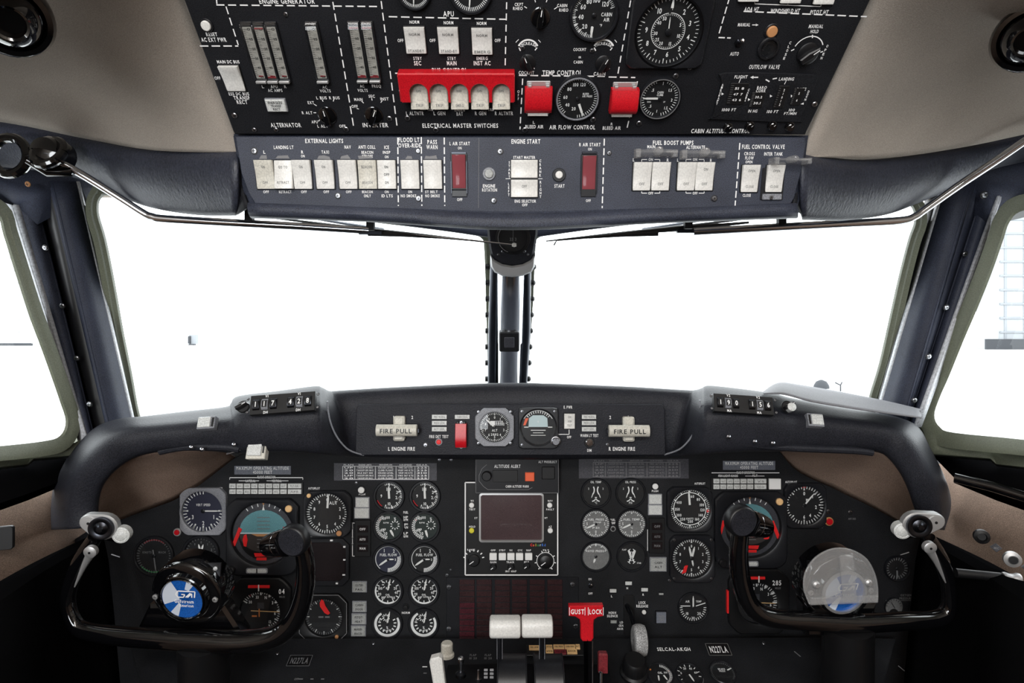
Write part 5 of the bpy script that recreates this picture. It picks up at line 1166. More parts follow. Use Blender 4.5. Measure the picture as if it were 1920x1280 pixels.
for j, (y, sp, f, what) in enumerate(((929, SP1, 'face', 'EPR'), (986, SP2, 'face_green', 'HP RPM'), (1047, SP3, 'face_blue', 'FUEL FLOW'), (1107, SP4, 'face', 'engine'), (1168, SP5, 'face', 'engine'))):
    for i, x in enumerate((730 - j * .9, 797 - j * .6)):
        s2 = dict(sp)
        if j == 1: s2['nd'] = [(152 if i == 0 else 164, .85, -.3, .16), (-90, .0001, 0, .01)]
        gauge(MP, x, y, 24.5, s2, 'small round gauge, %s row, %s column, left of the radar screen' % (nm5[j], ('left', 'right')[i]), 'engine_gauge', group=g, ring=1.2, bez='bezel', face='face_green' if j == 1 else ('face_blue' if j == 2 and i == 0 else 'face'), hub=(j > 1), deep=0.005)
g = 'paired engine gauges right of the radar screen'
XX = lambda: [(-110, -60, .35, .09, -.52, .12)]
Q1 = dict(p=[], arc=[(60, 130, .5, .09, -.62, .2, 'ink'), (-130, -60, .5, .09, .62, .2, 'ink'), (100, 170, .4, .08, -.35, -.25, 'ink'), (-170, -100, .4, .08, .35, -.25, 'ink')], x=[('OIL TEMP', 0, .8, .16, .8), ('°C', 0, -.75, .16)], t=[(-20, 20, 0, 0, 1, .02)], n=[('2', -60, .62, .14), ('2', 60, .62, .14)], nd=[(-160, .4, -.1, .06, 'white', -.2, 0), (160, .4, -.1, .06, 'white', .2, 0)])
Q2 = dict(t=[tk(0, 360, 40, .84, 1, .04), tk(0, 360, 10, .74, 1, .07)], x=[('FUEL PRESS', 0, .32, .16, 1.2), ('PSI', 0, -.3, .14, .5), ('TEMP', .1, .1, .12, .6)], n=[('2', 90, .66, .2), ('0', 180, .6, .2), ('5', 270, .66, .2)], nd=[(245, .8, .1, .12)])
Q3 = dict(t=[tk(-60, 60, 20, .84, 1, .04), tk(-60, 60, 5, .76, 1, .08)], x=[('HYD PRESS', 0, .4, .16, 1.2)], nd=[(200, .5, -.2, .14)])
Q4 = dict(arc=[(50, 130, .7, .08, -.75, 0, 'ink'), (-130, -50, .7, .08, .75, 0, 'ink')], t=[(50, 130, 6, .6, .85, .05, 'ink', -.75, 0), (230, 310, 6, .6, .85, .05, 'ink', .75, 0)], x=[('FLAP', -.55, .5, .12, .3), ('STAB', .55, -.5, .12, .3)], nd=[(-20, .5, .1, .1, 'white', -.1, 0), (20, .5, .1, .1, 'white', .1, 0)])
for x, y, sp, l, f in ((1117, 923, Q1, 'dark twin-arc OIL TEMP gauge, left of the pair beside the ALTITUDE ALERT box', 'face'), (1182, 923, dict(Q1, x=[('OIL PRESS', 0, .8, .16, .8), ('PSI', 0, -.75, .16)]), 'dark twin-arc OIL PRESS gauge, right of the pair', 'face'), (1117, 981, Q2, 'grey faced FUEL PRESS gauge, left one, with needle pointing lower left', 'face_grey'), (1184, 981, dict(Q2, x=[('FUEL TEMP', 0, .32, .16, 1.2), ('°C', 0, -.3, .14)]), 'grey faced FUEL TEMP gauge, right one', 'face_grey'),
        (1117, 1042, Q3, 'plain grey faced HYD PRESS gauge above the small toggle', 'face_grey'), (1184, 1042, Q4, 'dark twin-scale flap gauge beside the grey faced gauge', 'face')):
    gauge(MP, x, y, 25, sp, l, 'engine_gauge', group=g, ring=1.14, face=f, hub=(f != 'face'), deep=0.005)
toggle(MP, 1107, 1097, 9, 'small chrome toggle switch below the plain grey gauge', True)
dot(MP, 1149, 990.5, 3.5, 'tiny dark button with bright ring between two grey gauges', 'black', ring='nickel_matte', rr=1.5)
dot(MP, 761, 1137, 4.5, 'tiny dark press button above NORM, between the bottom gauges', 'black', ring='bezel', rr=1.4)
# annunciator columns
dot(MP, 678, 918, 6, 'round white push button above the left pair of square lights', 'white'); dot(MP, 1228, 911, 5.5, 'round white push button above the right pair of square lights', 'white')
for x, y, w_, h, t, l in ((680, 941, 27, 20, '', 'upper square white light in the left column'), (679, 961, 29, 21, '', 'lower square white light in the left column'), (1228, 935, 26, 20, '', 'upper square white light in the right column'), (1228, 955, 27, 20, '', 'lower square white light in the right column')):
    button(MP, x, y, w_, h, l, (), name='push_light', cat='button', frame='bezel_grey')
for x, y, w_, h, t, l in ((674.5, 1099, 28, 21, ('OUTER', 'FAIL'), 'lit grey annunciator alone beside the fourth engine gauge row'), (674.5, 1136, 27, 21, ('CABIN', 'DOOR'), 'topmost of three stacked grey annunciators in the left column'), (673.5, 1159, 28, 21, ('PITOT', 'HEAT'), 'middle of three stacked grey annunciators in the left column'),
        (672.5, 1181.5, 28, 21, ('MARKER', 'BEACON'), 'lowest of three stacked grey annunciators in the left column'), (1233.5, 1057, 32, 27, ('CABIN', 'ALT'), 'grey annunciator under the module in the right column')):
    button(MP, x, y, w_, h, l, ((t[0], 4, 4, 14), (t[1], -4, 4, 14)), 'lens_dim', 'annunciator_light', 'bezel_grey', cat='annunciator', tmt='black')
for x, y, l, h in ((681, 1008, 'tall black module with three dim lit captions beside the engine gauges', 68), (1231, 1003, 'tall black module with dim captions right of the grey gauges', 66)):
    mu = 1/F; root = thing('marker_module', l, 'module', MP.M(x, y)); MB().slab(rrect(29*mu, h*mu, 0.001), 0, 0.003, 'black', 0.0006).build('case', root)
    for dy, t in ((18, 'OFF'), (-1, 'AUTO'), (-18, 'MAN')):
        b = MB(); b.slab(rrect(19*mu, 13*mu, 0.0005, cy=dy*mu), 0.002, 0.0045, 'screen_dark', 0.0005); b.text(t, 0, dy*mu, 4.5*mu, 0.0047, 'ink' if x < 900 else 'ink_dim', 11*mu); b.build('key', root)
# ---- colour weather radar display
mu = 1/F; root = thing('radar_display', 'weather radar unit with dark square screen in the middle of the panel', 'display', MP.M(959, 988))
MB().slab(rrect(174*mu, 174*mu, 0.002), 0, 0.008, 'black', 0.001).build('case', root)
b = MB()
for x0, y0, x1, y1 in ((-86, -86, 86, -86), (-86, 86, 86, 86), (-86, -86, -86, 86), (86, -86, 86, 86)): b.line(x0*mu, y0*mu, x1*mu, y1*mu, 2.2*mu, 0.0083, 'ink')
for x, y, t in ((-73, 52, 'WX'), (-73, 36, 'TEST'), (72, 52, 'NAV'), (72, 36, 'FAULT'), (-66, 20, 'ST'), (64, 20, 'WT'), (-73, 4, 'HOLD'), (72, 4, 'AZ'), (-75, -39, 'RANGE'), (-34, -40, 'OFF'), (-17, -40, 'STBY'), (-1, -40, 'WX'), (16, -40, 'CYC'), (32, -40, 'MAP'), (64, -40, 'TILT'), (-34, -62, 'GAIN'), (-2, -62, 'TRACK'), (28, -62, 'BRT'), (-1, -79, 'INT MAP')): b.text(t, x*mu, y*mu, 3.4*mu, 0.0084, 'ink', len(t)*2.9*mu)
for a in range(7): 
    q = R(-75 + a*25); b.line((-70 + 16*math.sin(q))*mu, (-58 + 16*math.cos(q))*mu, (-70 + 20*math.sin(q))*mu, (-58 + 20*math.cos(q))*mu, 2*mu, 0.0084)
b.arc(63*mu, -60*mu, 16*mu, 1*mu, -150, 150, 0.0084)
for a in range(8): q = R(-140 + a*40); b.line((63 + 16*math.sin(q))*mu, (-60 + 16*math.cos(q))*mu, (63 + 20*math.sin(q))*mu, (-60 + 20*math.cos(q))*mu, 1.6*mu, 0.0084)
for i, (ch, m_) in enumerate(zip('ColorRd', ('red_flag', 'orange', 'yellow', 'green', 'cyan_pale', 'blue', 'blue'))): b.text(ch, (37 + i*4.2)*mu, -30*mu, 5*mu, 0.0084, m_)
b.build('markings', root)
b = MB(); lo = [rrect(w_*mu, h*mu, r_*mu, cy=21*mu) for w_, h, r_ in ((120, 91, 5), (120, 91, 5), (114, 85, 4), (112, 83, 3))]
b.rings([[(x, y, z) for x, y in l] for l, z in zip(lo, (0.008, 0.0105, 0.011, 0.0085))], 'nickel_matte'); b.build('screen_bezel', root)
b = MB(); n = 8; rows = []
for i in range(n + 1): rows.append([((-56 + 112*j/n)*mu, (21 - 41.5 + 83*i/n)*mu, 0.0086 + 0.0014*(1 - (2*i/n-1)**2)*(1 - (2*j/n-1)**2)) for j in range(n + 1)])
b.grid(rows, 'screen'); b.build('screen', root)
for x in (-34, -17, -1, 15, 32): MB().slab(rrect(13.5*mu, 13*mu, 0.0012, cx=x*mu, cy=-51*mu), 0.008, 0.012, 'white', 0.0008).build('key', root)
for x, y, m_ in ((-74, 44, 'white'), (71, 44, 'white'), (-74, -3, 'yellow'), (72, -3, 'white')): MB().lathe([(4.8*mu, 0.008), (4.8*mu, 0.0105), (3.8*mu, 0.0115), (0.0001, 0.0117)], m_, 20, x*mu, y*mu).build('button', root)
for x, y, r_ in ((-70, -58, 11), (63, -60, 12), (-34, -70, 6), (-1, -70, 6), (28, -68, 6)):
    b = MB(); b.lathe([(r_*mu, 0.008), (r_*mu, 0.013), (r_*.8*mu, 0.0145), (0.0001, 0.0147)], 'knob', 24, x*mu, y*mu); b.line(x*mu, y*mu, (x - r_*.7)*mu, (y - r_*.5)*mu, 1.4*mu, 0.0149); b.build('knob', root)
# altitude alert box
root = thing('altitude_alerter', 'black ALTITUDE ALERT box with orange button above the radar screen', 'alerter', MP.M(969.5, 886, off=0.0))
MB().slab(rrect(154*mu, 66*mu, 0.001), 0, 0.020, 'bezel', 0.001).build('case', root)
b = MB(); z = 0.0203
P = [(-56, 20), (-65, 12), (-70, 0), (-70, -10), (-62, -20), (-54, -26), (20, -26), (28, -22)]
for i in range(len(P) - 1): b.line(P[i][0]*mu, P[i][1]*mu, P[i+1][0]*mu, P[i+1][1]*mu, .8*mu, z, 'ink_dim')
for x0, y0, x1, y1 in ((-76, 32, 76, 32), (-76, -32, 76, -32), (76, -32, 76, 32), (-76, -32, -76, 32)): b.line(x0*mu, y0*mu, x1*mu, y1*mu, .8*mu, z, 'ink_dim')
b.text('ALTITUDE ALERT', -18*mu, 17*mu, 6*mu, z, 'ink', 48*mu); b.text('CABIN ALTITUDE WARN', 0, -20*mu, 4.5*mu, z, 'ink', 42*mu); b.text('ALT PRESELECT', 56*mu, 25*mu, 4.2*mu, z, 'ink', 34*mu); b.build('markings', root)
MB().slab(rrect(46*mu, 22*mu, 0.001, cx=-22*mu, cy=-1*mu), 0.0198, 0.0215, 'black', 0.0005).build('window', root)
MB().slab(rrect(17*mu, 16*mu, 0.001, cx=23*mu, cy=-2*mu), 0.0195, 0.024, 'orange', 0.001).build('alert_button', root)
MB().slab(rrect(24*mu, 23*mu, 0.001, cx=57*mu, cy=5*mu), 0.0195, 0.023, 'black', 0.001).build('push_key', root)
MB().lathe([(9*mu, 0.0198), (9*mu, 0.026), (7.5*mu, 0.028), (0.0001, 0.028)], 'knob', 24, -56*mu, 0).build('knob', root)
# master warning lights panel
root = thing('warning_light_panel', 'unlit dark red block of caption lights behind the throttle levers', 'warning panel', MP.M(961, 1152))
MB().slab(rrect(247*mu, 142*mu, 0.001), 0, 0.003, 'bezel', 0.0006).build('case', root)
for cx in (-85, -53, -19, 13, 46, 79):
    for j in range(12):
        b = MB(); y = 63 - j*10.8
        b.slab(rrect(28*mu, 9*mu, 0.0004, cx=cx*mu, cy=y*mu), 0.003, 0.0052, 'lamp_off_red' if cx == -85 and j > 3 else 'lamp_off', 0.0004)
        b.build('caption_light', root)
for x, y in ((-119, 53), (-119, -25), (112, 58), (118, -20)): o = screw(MP, 961 + x, 1152 - y, 4.5, root, MP.M(961, 1152)); o.location.z += 0.003
# --- pilot instruments, left
def adi(px, py, lab, ph):
    r_ = 57 if ph else 59
    sp = dict(disc=[(0, 0, 1, 'black'), (0, 0, .97, 'plate_dark'), (0, -.05, .80, 'black')], p=[([(.78*math.cos(R(a)), .02 + .72*math.sin(R(a))) for a in range(0, 181, 12)], 'sky_ball'), ([(.78*math.cos(R(a)), -.0 + .6*math.sin(R(a))) for a in range(180, 361, 12)], 'ground_ball')],
        t=[(-35, 35, 7, .86, .96, .025)], x=[('200', .7, 1.02, .1) if 0 else ('', 0, 0, .1)],
        flag=[([(-.04, .74), (.04, .74), (0, .88)], 'white', 'bank_pointer'), ([(-.05, 1.0), (.05, 1.0), (0, .89)], 'bronze', 'bank_index'), ([(-.76, -.01), (.76, -.01), (.76, .03), (-.76, .03)], 'cyan_pale', 'horizon_line'), ([(-.38, -.02), (.38, -.02), (.2, -.09), (-.2, -.09)], 'bronze', 'wing_symbol')]
        + [([(-.2, y), (.2, y), (.2, y + .02), (-.2, y + .02)], 'ink_dim', 'pitch_line') for y in (.14, .26, .38, .5, -.2, -.32, -.44)]
        + [([(-1.0, -.36), (-.9, -.4), (-.68, .14), (-.78, .2)], 'red_flag', 'warning_flag'), ([(-.62, -.06), (-.54, -.02), (-.5, -.2), (-.54, -.42), (-.62, -.4), (-.66, -.2)], 'red_flag', 'warning_flag'), ([(.62, .22), (.74, .14), (.8, 0), (.66, 0)], 'red_flag', 'warning_flag'),
           ([(-.3, -.62), (.1, -.62), (.1, -.72), (-.26, -.74)], 'red_flag', 'warning_flag'), ([(-.22, -.76), (.1, -.76), (.1, -.85), (-.22, -.85)], 'red_flag', 'warning_flag')])
    sp['x'] = []
    if ph: sp['flag'] = [(f[0] if f[1] != 'red_flag' else [(-x, y) for x, y in f[0]][::-1], f[1], f[2]) for f in sp['flag']] + [([(-1.0, -.3), (-.94, -.3), (-.80, .2), (-.9, .2)], 'red_flag', 'warning_flag'), ([(.45, -.4), (.52, -.42), (.66, -.1), (.58, -.1)], 'red_flag', 'warning_flag')]
    g_ = gauge(MP, px, py, r_, sp, lab, 'attitude_indicator', ('oct', 134, 142, 14, 0, -5), 'bezel', hub=False, deep=0.010)
    Mg = MP.M(px, py); b = MB(); b.rings([[(x*mu, y*mu, z) for x, y in rrect(w_, h, 3, cx=-8, cy=-66)] for w_, h, z in ((40, 10, .010), (40, 10, .0115), (36, 7, .0115))], 'bezel_grey'); b.slab(rrect(38*mu, 8*mu, 0.001, cx=-8*mu, cy=-66*mu), .010, .0112, 'lens', 0.0003); b.slab(rrect(2*mu, 9*mu, 0, cx=-8*mu, cy=-66*mu), .0112, .0118, 'black'); b.build('slip_indicator', g_)
    MB().lathe([(6.5*mu, 0.010), (6.5*mu, 0.0125), (5*mu, 0.014), (0.0001, 0.0143)], 'amber_light', 20, 51*mu, 49*mu).build('decision_lamp', g_)
    MB().lathe([(7*mu, 0.010), (7*mu, 0.016), (5.5*mu, 0.0175), (0.0001, 0.0175)], 'knob', 20, -55*mu, -64*mu).build('knob', g_)
    return g_
adi(495, 999, 'large attitude indicator with teal sky and red flags in front of the left yoke', False)
adi(1405, 986, 'large attitude indicator with teal sky partly behind the right yoke knob', True)
ALT = dict(t=[(0, 360, 50, .86, 1.0, .035), (0, 360, 10, .8, 1.0, .06)], n=[(str(i), i*36, .66, .16) for i in range(10)], p=[([(-.62, -.25), (-.05, -.25), (-.05, .3), (-.62, .3)], 'black'), ([(.12, -.35), (.68, -.35), (.68, .2), (.12, .2)], 'black')], x=[('ALT', .3, .5, .16, .4)], nd=[(4, .95, -.25, .1)])
gauge(MP, 614, 961, 38, ALT, 'round altimeter with white figures right of the left attitude indicator', 'altimeter', ('oct', 90, 86, 12, 2, 0), hub=False, deep=0.008)
b = MB(); dot(MP, 583, 926, 4, 'tiny pale amber lamp at the corner of the left altimeter', 'amber_light', 'indicator_light', 'lamp', off=.008); dot(MP, 639, 996, 5, 'tiny orange lamp under the left altimeter', 'bronze', 'indicator_light', 'lamp', off=.008)
gauge(MP, 382, 957, 38, dict(t=[(90, 360, 28, .82, 1.0, .04), (90, 270, 7, .74, 1, .07)], n=[('1', 120, .6, .2), ('2', 180, .6, .2), ('3', 240, .6, .2)], x=[('VERT SPEED', 0, .3, .12, .7)], nd=[(90, .85, .1, .06)]), 'vertical speed indicator in a pale square case beside the brown hood lining', 'vertical_speed_indicator', ('oct', 86, 88, 12, 2, 0), 'bezel_grey', 'face_blue', scr=False, deep=0.008)
gauge(MP, 1507, 946, 36, dict(t=[(0, 360, 40, .84, 1.0, .035), (0, 360, 8, .76, 1, .06)], n=[('0', 0, .6, .18), ('1', 45, .62, .18), ('2', 100, .62, .18), ('4', 150, .62, .18), ('6', 180, .62, .18), ('M', 30, .3, .15)], arc=[(-5, 5, .95, .12, 'red')], nd=[(40, .8, .1, .07)]), 'vertical speed indicator right of the right attitude indicator', 'vertical_speed_indicator', ('oct', 78, 84, 10, 0, 0), 'bezel', 'face', deep=0.008)
AS = dict(t=[(0, 360, 60, .9, 1.0, .03), (0, 360, 12, .84, 1.0, .06)], arc=[(0, 359, .82, .04)], n=[(t, a, .64, .14) for t, a in (('60', 12), ('80', 42), ('100', 72), ('120', 95), ('140', 120), ('160', 145), ('200', 178), ('250', 215), ('300', 240), ('350', 268), ('400', 300))], x=[('KNOTS', 0, -.5, .1, .36)], p=[([(.86, -.2), (.98, -.14), (.96, -.04), (.85, -.08)], 'red_flag')], nd=[(-4, .92, -.2, .1)])
gauge(MP, 1293, 953, 37, AS, 'airspeed indicator with white ring left of the right attitude indicator', 'airspeed_indicator', ('oct', 84, 84, 10, -2, 0), hub=False, deep=0.008)
gauge(MP, 1296, 1045, 37, dict(t=[(0, 360, 50, .82, .94, .03), (0, 360, 10, .76, .94, .07)], n=[(str(i), i*36, .6, .14) for i in range(10)], flag=[([(-.52, -.78), (-.3, -.7), (-.2, -.34), (-.36, -.36)], 'red_flag', 'warning_flag')], nd=[(-12, .6, -.1, .1), (14, .6, -.1, .1), (170, .4, .0, .08)]), 'dark altimeter with a red flag under the airspeed indicator', 'altimeter', ('oct', 84, 88, 10), 'bezel', scr=True, deep=0.008)
gauge(MP, 1299, 1138, 26, dict(t=[(90, 270, 18, .76, .95, .05)], p=[([(-.9, .08), (-.2, .08), (-.2, .14), (-.9, .14)], 'ink'), ([(.2, .08), (.9, .3), (.88, .36), (.2, .14)], 'ink')], n=[('10', 225, .6, .2), ('20', 135, .6, .2), ('30', 180, .75, .2)], x=[('AIR', -.4, .45, .16), ('TEMP', .4, .45, .14)], nd=[(0, .85, .1, .1)]), 'small dark gauge with crossing white bars below the right altimeter', ring=1.12, deep=0.005)
gauge(MP, 290, 1041, 33, dict(t=[(0, 360, 40, .84, 1.0, .03, 'ink_dim')], arc=[(-40, 40, .9, .07, 'red_dark'), (130, 230, .93, .05, 'green')], x=[('KNOTS', -.4, .2, .12, .5, 'ink_dim'), ('MACH', .45, .2, .12, .4, 'ink_dim')], nd=[(172, .9, .35, .07, 'ink_dim')]), 'dim airspeed indicator beside the left yoke with a single long needle', 'airspeed_indicator', ring=1.14, deep=0.006)
gauge(MP, 378, 1036, 29, dict(t=[(0, 360, 30, .86, 1.0, .03, 'ink_dim')], n=[(str(i), i*36, .7, .15, 'ink_dim') for i in range(10)], nd=[(-14, .6, .1, .12), (16, .6, .1, .12)]), 'dim round altimeter above the left yoke badge', 'altimeter', ring=1.2, deep=0.006)
dot(MP, 333, 997, 5, 'small pink red button beside the pale cased gauge', 'red', ring='nickel_matte', rr=1.5)
def hsi(px, py, lab, mirror):
    g_ = gauge(MP, px, py, 38, dict(t=[(-60, 150, 30, .84, 1.0, .03), (-60, 150, 8, .78, 1, .06)], n=[('30', -50, .68, .14), ('33', -15, .7, .14), ('N', 20, .7, .15), ('3', 55, .7, .15), ('6', 100, .7, .15), ('12', 140, .7, .14)], arc=[(-40, -28, .93, .1, 'red_dark'), (148, 160, .93, .1, 'red_dark')],
        p=[([(-.18, .1), (.15, .1), (.15, .4), (-.18, .4)], 'plate_dark'), ([(-.5, -.02), (.95, -.08), (.95, -.04), (-.5, .02)], 'caption_amber'), ([(-.12, -.3), (-.06, -.3), (-.06, .1), (-.12, .1)], 'amber'), ([(-.45, -.3), (-.2, -.3), (-.2, -.22), (-.45, -.22)], 'amber')]),
        lab, 'horizontal_situation_indicator', ('oct', 112, 120, 18, 2, 4), 'black', hub=False, deep=0.009)
    b = MB(); b.slab(rrect(40*mu, 5*mu, 0.0005, cx=(0 if not mirror else -8)*mu, cy=49*mu), .009, .0105, 'red_flag', 0.0003); b.slab(rrect(2*mu, 12*mu, 0, cy=47*mu), .0105, .011, 'white'); b.build('warning_flag', g_)
    b = MB(); b.text('04' if not mirror else '285', (42 if not mirror else 34)*mu, 40*mu, 9*mu, .0093, 'ink'); b.text('MILES', (43 if not mirror else 36)*mu, 30*mu, 3.5*mu, .0093, 'ink_dim'); b.build('course_window', g_)
    return g_
hsi(490, 1144, 'compass card instrument with amber course bar inside the left yoke', False)
hsi(1418, 1128, 'compass card instrument reading 285 behind the right yoke', True)
o = MB().slab(rrect(5.5*mu, 42*mu, 0.0008), 0, .006, 'red_flag', 0.0005).build('warning_strip', None, MP.M(1364, 1126)); tag(o, 'bright red vertical strip left of the right compass card', 'strip')
root = thing('radar_altimeter', 'dark blank square screen right of the left yoke horn', 'display', MP.M(612, 1052))
MB().slab(octo(88*mu, 88*mu, 12*mu), 0, .006, 'bezel', .001).build('case', root)
lo = [(x*mu, y*mu) for x, y in ((-44, -34), (26, -34), (38, -22), (38, 26), (26, 38), (-44, 38))]
MB().slab(lo, .006, .0075, 'screen_dark', .0008).build('screen', root)
b = MB()
for x, y, w2 in ((36, 30, 4), (36, 6, 4), (35, -22, 5), (22, -44 + 6, 4), (12, 42, 5)): b.slab(rrect(w2*mu, 2.6*mu, 0, cx=x*mu, cy=y*mu), .006, .008, 'ink')
b.build('markings', root)
g_ = gauge(MP, 608, 1155, 35, dict(t=[(0, 360, 48, .84, .96, .03, 'ink_dim'), (30, 330, 11, .78, .96, .05)], n=[('3', 270, .6, .01)], p=[([(-.3, -.06), (-.03, -.06), (-.03, .02), (-.3, .02)], 'ink_dim'), ([(.05, -.06), (.3, -.06), (.3, .02), (.05, .02)], 'ink_dim')],
    flag=[([(-.12, .95), (.0, .85), (.08, .6), (.34, .2), (.22, .12), (.05, .2), (-.2, .55), (-.22, .75)], 'red_flag', 'warning_flag')]), 'square cased radio compass with a bright red flag below the dark screen', 'radio_compass', ('oct', 90, 88, 16), 'black', hub=False, deep=0.007)
b = MB(); lo = octo(88*mu, 86*mu, 15*mu)
for i in range(8): b.line(*lo[i], *lo[(i+1) % 8], 1.2*mu, .0073, 'ink_dim')
b.lathe([(3*mu, .007), (3*mu, .009), (.0001, .0095)], 'yellow', 12, -35*mu, 33*mu); b.lathe([(3.5*mu, .007), (3.5*mu, .009), (.0001, .0095)], 'bronze', 12, 26*mu, -34*mu); b.build('outline', g_)
# --- right side odds
dot(MP, 1554, 977, 6, 'small pinkish red lamp right of the vertical speed indicator', 'red', 'indicator_light', 'lamp', 'bronze')
gauge(MP, 1680, 1064, 21, dict(t=[(0, 360, 24, .7, 1.0, .07, 'ink_dim')], nd=[(178, .9, -.2, .14, 'ink_dim')]), 'dim small round gauge between the clear chart clip and right yoke horn', ring=1.12)
for x, l in ((1675, 'left'), (1722, 'right')):
    gauge(MP, x, 1137, 17, dict(disc=[(0, -.75, .55, 'black')], t=[(-80, 80, 9, .7, .9, .06, 'black')], nd=[(-30, .7, .1, .06, 'black')]), '%s one of two dim half dial gauges above the right yoke bar' % l, face='face_grey', ring=1.05, deep=0.004, hub=False)
K = Marks(MP, .0008); K.t('OXYGEN', 1698, 1115, 4, 20, 'ink_dim'); K.t('PRESSURE', 1698, 1121, 4, 24, 'ink_dim'); K.l(1660, 1125, 1735, 1125, .8, 'ink_dim'); K.t('ANTI SKID', 1597, 972, 3.5, 14, 'ink_dim'); K.t('TEST', 1535, 988, 3.5, 16, 'ink_dim')
K.done(MR, 'markings')
# gear and light area right of the pedestal
for x, y, w_, h, l in ((1149, 1106, 14, 8, 'leftmost of three tiny white lights above the gear lever'), (1178, 1092, 14, 8, 'topmost of three tiny white lights above the gear lever'), (1208, 1104, 14, 8, 'rightmost of three tiny white lights above the gear lever'), (1150, 1164, 13, 7, 'tiny grey light below HORN SILENCE'), (1239, 1112, 10, 5, 'thin grey light above the square grey button')):
    button(MP, x, y, w_, h, l, (), 'lens' if y < 1108 else 'lens_dim', 'indicator_light', cat='lamp', rim=.8, group='gear lights')
dot(MP, 1207, 1146, 4, 'small pale round button below LOCK RELEASE', 'switch_white')
button(MP, 1238.5, 1155, 21, 23, 'square dim grey button right of the gear wheel', (('PUSH', 3, 4, 10), ('TEST', -3, 4, 10)), 'plate_grey', 'push_button', deep=.006)
root = thing('landing_gear_lever', 'landing gear lever with a grey ribbed wheel knob', 'lever', MP.M(1183, 1172))
b = MB(); b.slab(rrect(20*mu, 74*mu, .003, cx=-4*mu, cy=20*mu), 0, .002, 'black', .0005); b.build('slot_plate', root)
b = MB(); b.tube([(-8*mu, 38*mu, 0), (-6*mu, 34*mu, .025), (0, 10*mu, .05)], .004, 'dark_steel', 10); b.build('arm', root)
b = MB(); n = 28; loops = []
for x, r_ in ((-11, 14), (-12, 20), (-10, 25), (-5, 27), (0, 27.5), (5, 27), (10, 25), (12, 20), (11, 14)):
    loops.append([((x + 4)*mu, r_*mu*math.cos(2*math.pi*k/n), .05 + r_*mu*math.sin(2*math.pi*k/n)*.9) for k in range(n)])
b.rings(loops, 'tyre_grey', True, True, True); b.build('wheel_knob', root, fix=True)

# ================================================================ LOWER SLOPING PANEL
K = Marks(LP, .0005)
K.t('SELCAL-AKGH', 1263, 1217, 6.5, 62)
K.t('OFF', 556, 1273, 4, 8, 'ink_dim'); K.l(560, 1273, 568, 1273, 2, 'ink_dim'); K.l(582, 1273, 588, 1273, 2, 'ink_dim'); K.l(602, 1273, 608, 1273, 2, 'ink_dim')
K.l(792, 1250, 801, 1250, 2); K.l(794, 1262, 800, 1262, 2, 'ink_dim')
for x in (887, 915): K.t('FLAP', x, 1228, 4, 12, 'ink_dim'); K.t('10 20', x, 1234, 4, 14, 'ink_dim')
for x, y in ((1495, 1226), (1690, 1253), (1748, 1252)): K.l(x - 6, y - 5, x + 6, y + 5, 2, 'ink_dim')
LPO = [(240, 1196), (500, 1196), (900, 1196), (1100, 1196), (1500, 1194), (1680, 1196), (1640, 1345), (280, 1345)]
LR = panel(LP, LPO, 'lower_panel', 'black sloping lower panel lettered SELCAL-AKGH under the instrument panel', 'panel', 'main_panel', K, 0.01, 0.001, [(1432, 1206, 3), (700, 1206, 3), (520, 1225, 3)])
def plate227(x, y, w_, h, lab, dim):
    mu, mv = LP.jac(x, y); root = thing('registration_plate', lab, 'plate', LP.M(x, y)); W = w_*mu; H = h*mv
    MB().slab(rrect(W, H, .0008), 0, .0012, 'black', .0003).build('plate', root)
    b = MB(); m = 'ink_dim' if dim else 'ink_grey'
    for q in ((-W/2, -H/2, W/2, -H/2), (-W/2, -H/2, -W/2, H/2), (-W/2, H/2, W/2, H/2), (W/2, -H/2, W/2, H/2)): b.line(*q, .8*mu, .0014, m)
    b.text('N227LA', 0, 0, H*.55, .0014, 'ink_dim' if dim else 'ink', W*.78); b.build('lettering', root)
plate227(1347, 1218, 42, 22, 'small black plate reading N227LA right of SELCAL-AKGH', False)
plate227(562, 1239, 42, 20, 'small dim plate reading N227LA below the left yoke horn', True)
for x, y, r_, sp, l in ((1238, 1266, 22, dict(t=[(10, 150, 20, .76, 1, .05)], arc=[(-60, -50, .9, .12, 'amber'), (60, 66, .9, .1, 'amber')], x=[('OIL', .02, .2, .2, .4), ('100', .5, .22, .18)], nd=[(185, .5, 0, .12, 'white', -.2, -.1), (155, .5, 0, .12, 'white', .25, -.1)]), 'leftmost of the three half hidden gauges on the lower panel'),
                    (1292, 1266, 22, dict(t=[(-120, 100, 9, .78, 1, .06)], n=[('20', -20, .66, .2), ('40', 25, .66, .2), ('60', 70, .66, .2), ('0', -75, .66, .2)], nd=[(160, .7, 0, .12)], arc=[(90, 160, .7, .03, .4, -.3, 'ink_dim')]), 'middle gauge of the three on the lower panel, numbered 20 40 60'),
                    (1355, 1262, 22, dict(t=[(-130, 130, 30, .86, 1, .04, 'ink_dim')], x=[('BRAKE', 0, .35, .18, .6), ('PRESS', 0, .15, .16, .5)], nd=[(65, .95, -.5, .1)]), 'rightmost gauge of the three on the lower panel, with BRAKE PRESS lettering')):
    gauge(LP, x, y, r_, sp, l, ring=1.12, deep=.004, hub=False)
knob(LP, 1188, 1262, 26, 'large black knob below the red placard', 20, 'black', bar=False, tall=.03, ptr='black')
placard(MP, 1178, 1209.5, 68, 21, 'bright red placard below the landing gear wheel knob', [('LANDING GEAR WARNING', 0, 5, 3.4, 50), ('SPEED LIMIT 250 KTS', 0, 0, 3.4, 46), ('MAX EXTENDED 225', 0, -5, 3.4, 50)], 'red_flag', off=.012, tmt='bronze', edge=1)
for x, l in ((1652, 'left'), (1693, 'right')): pass
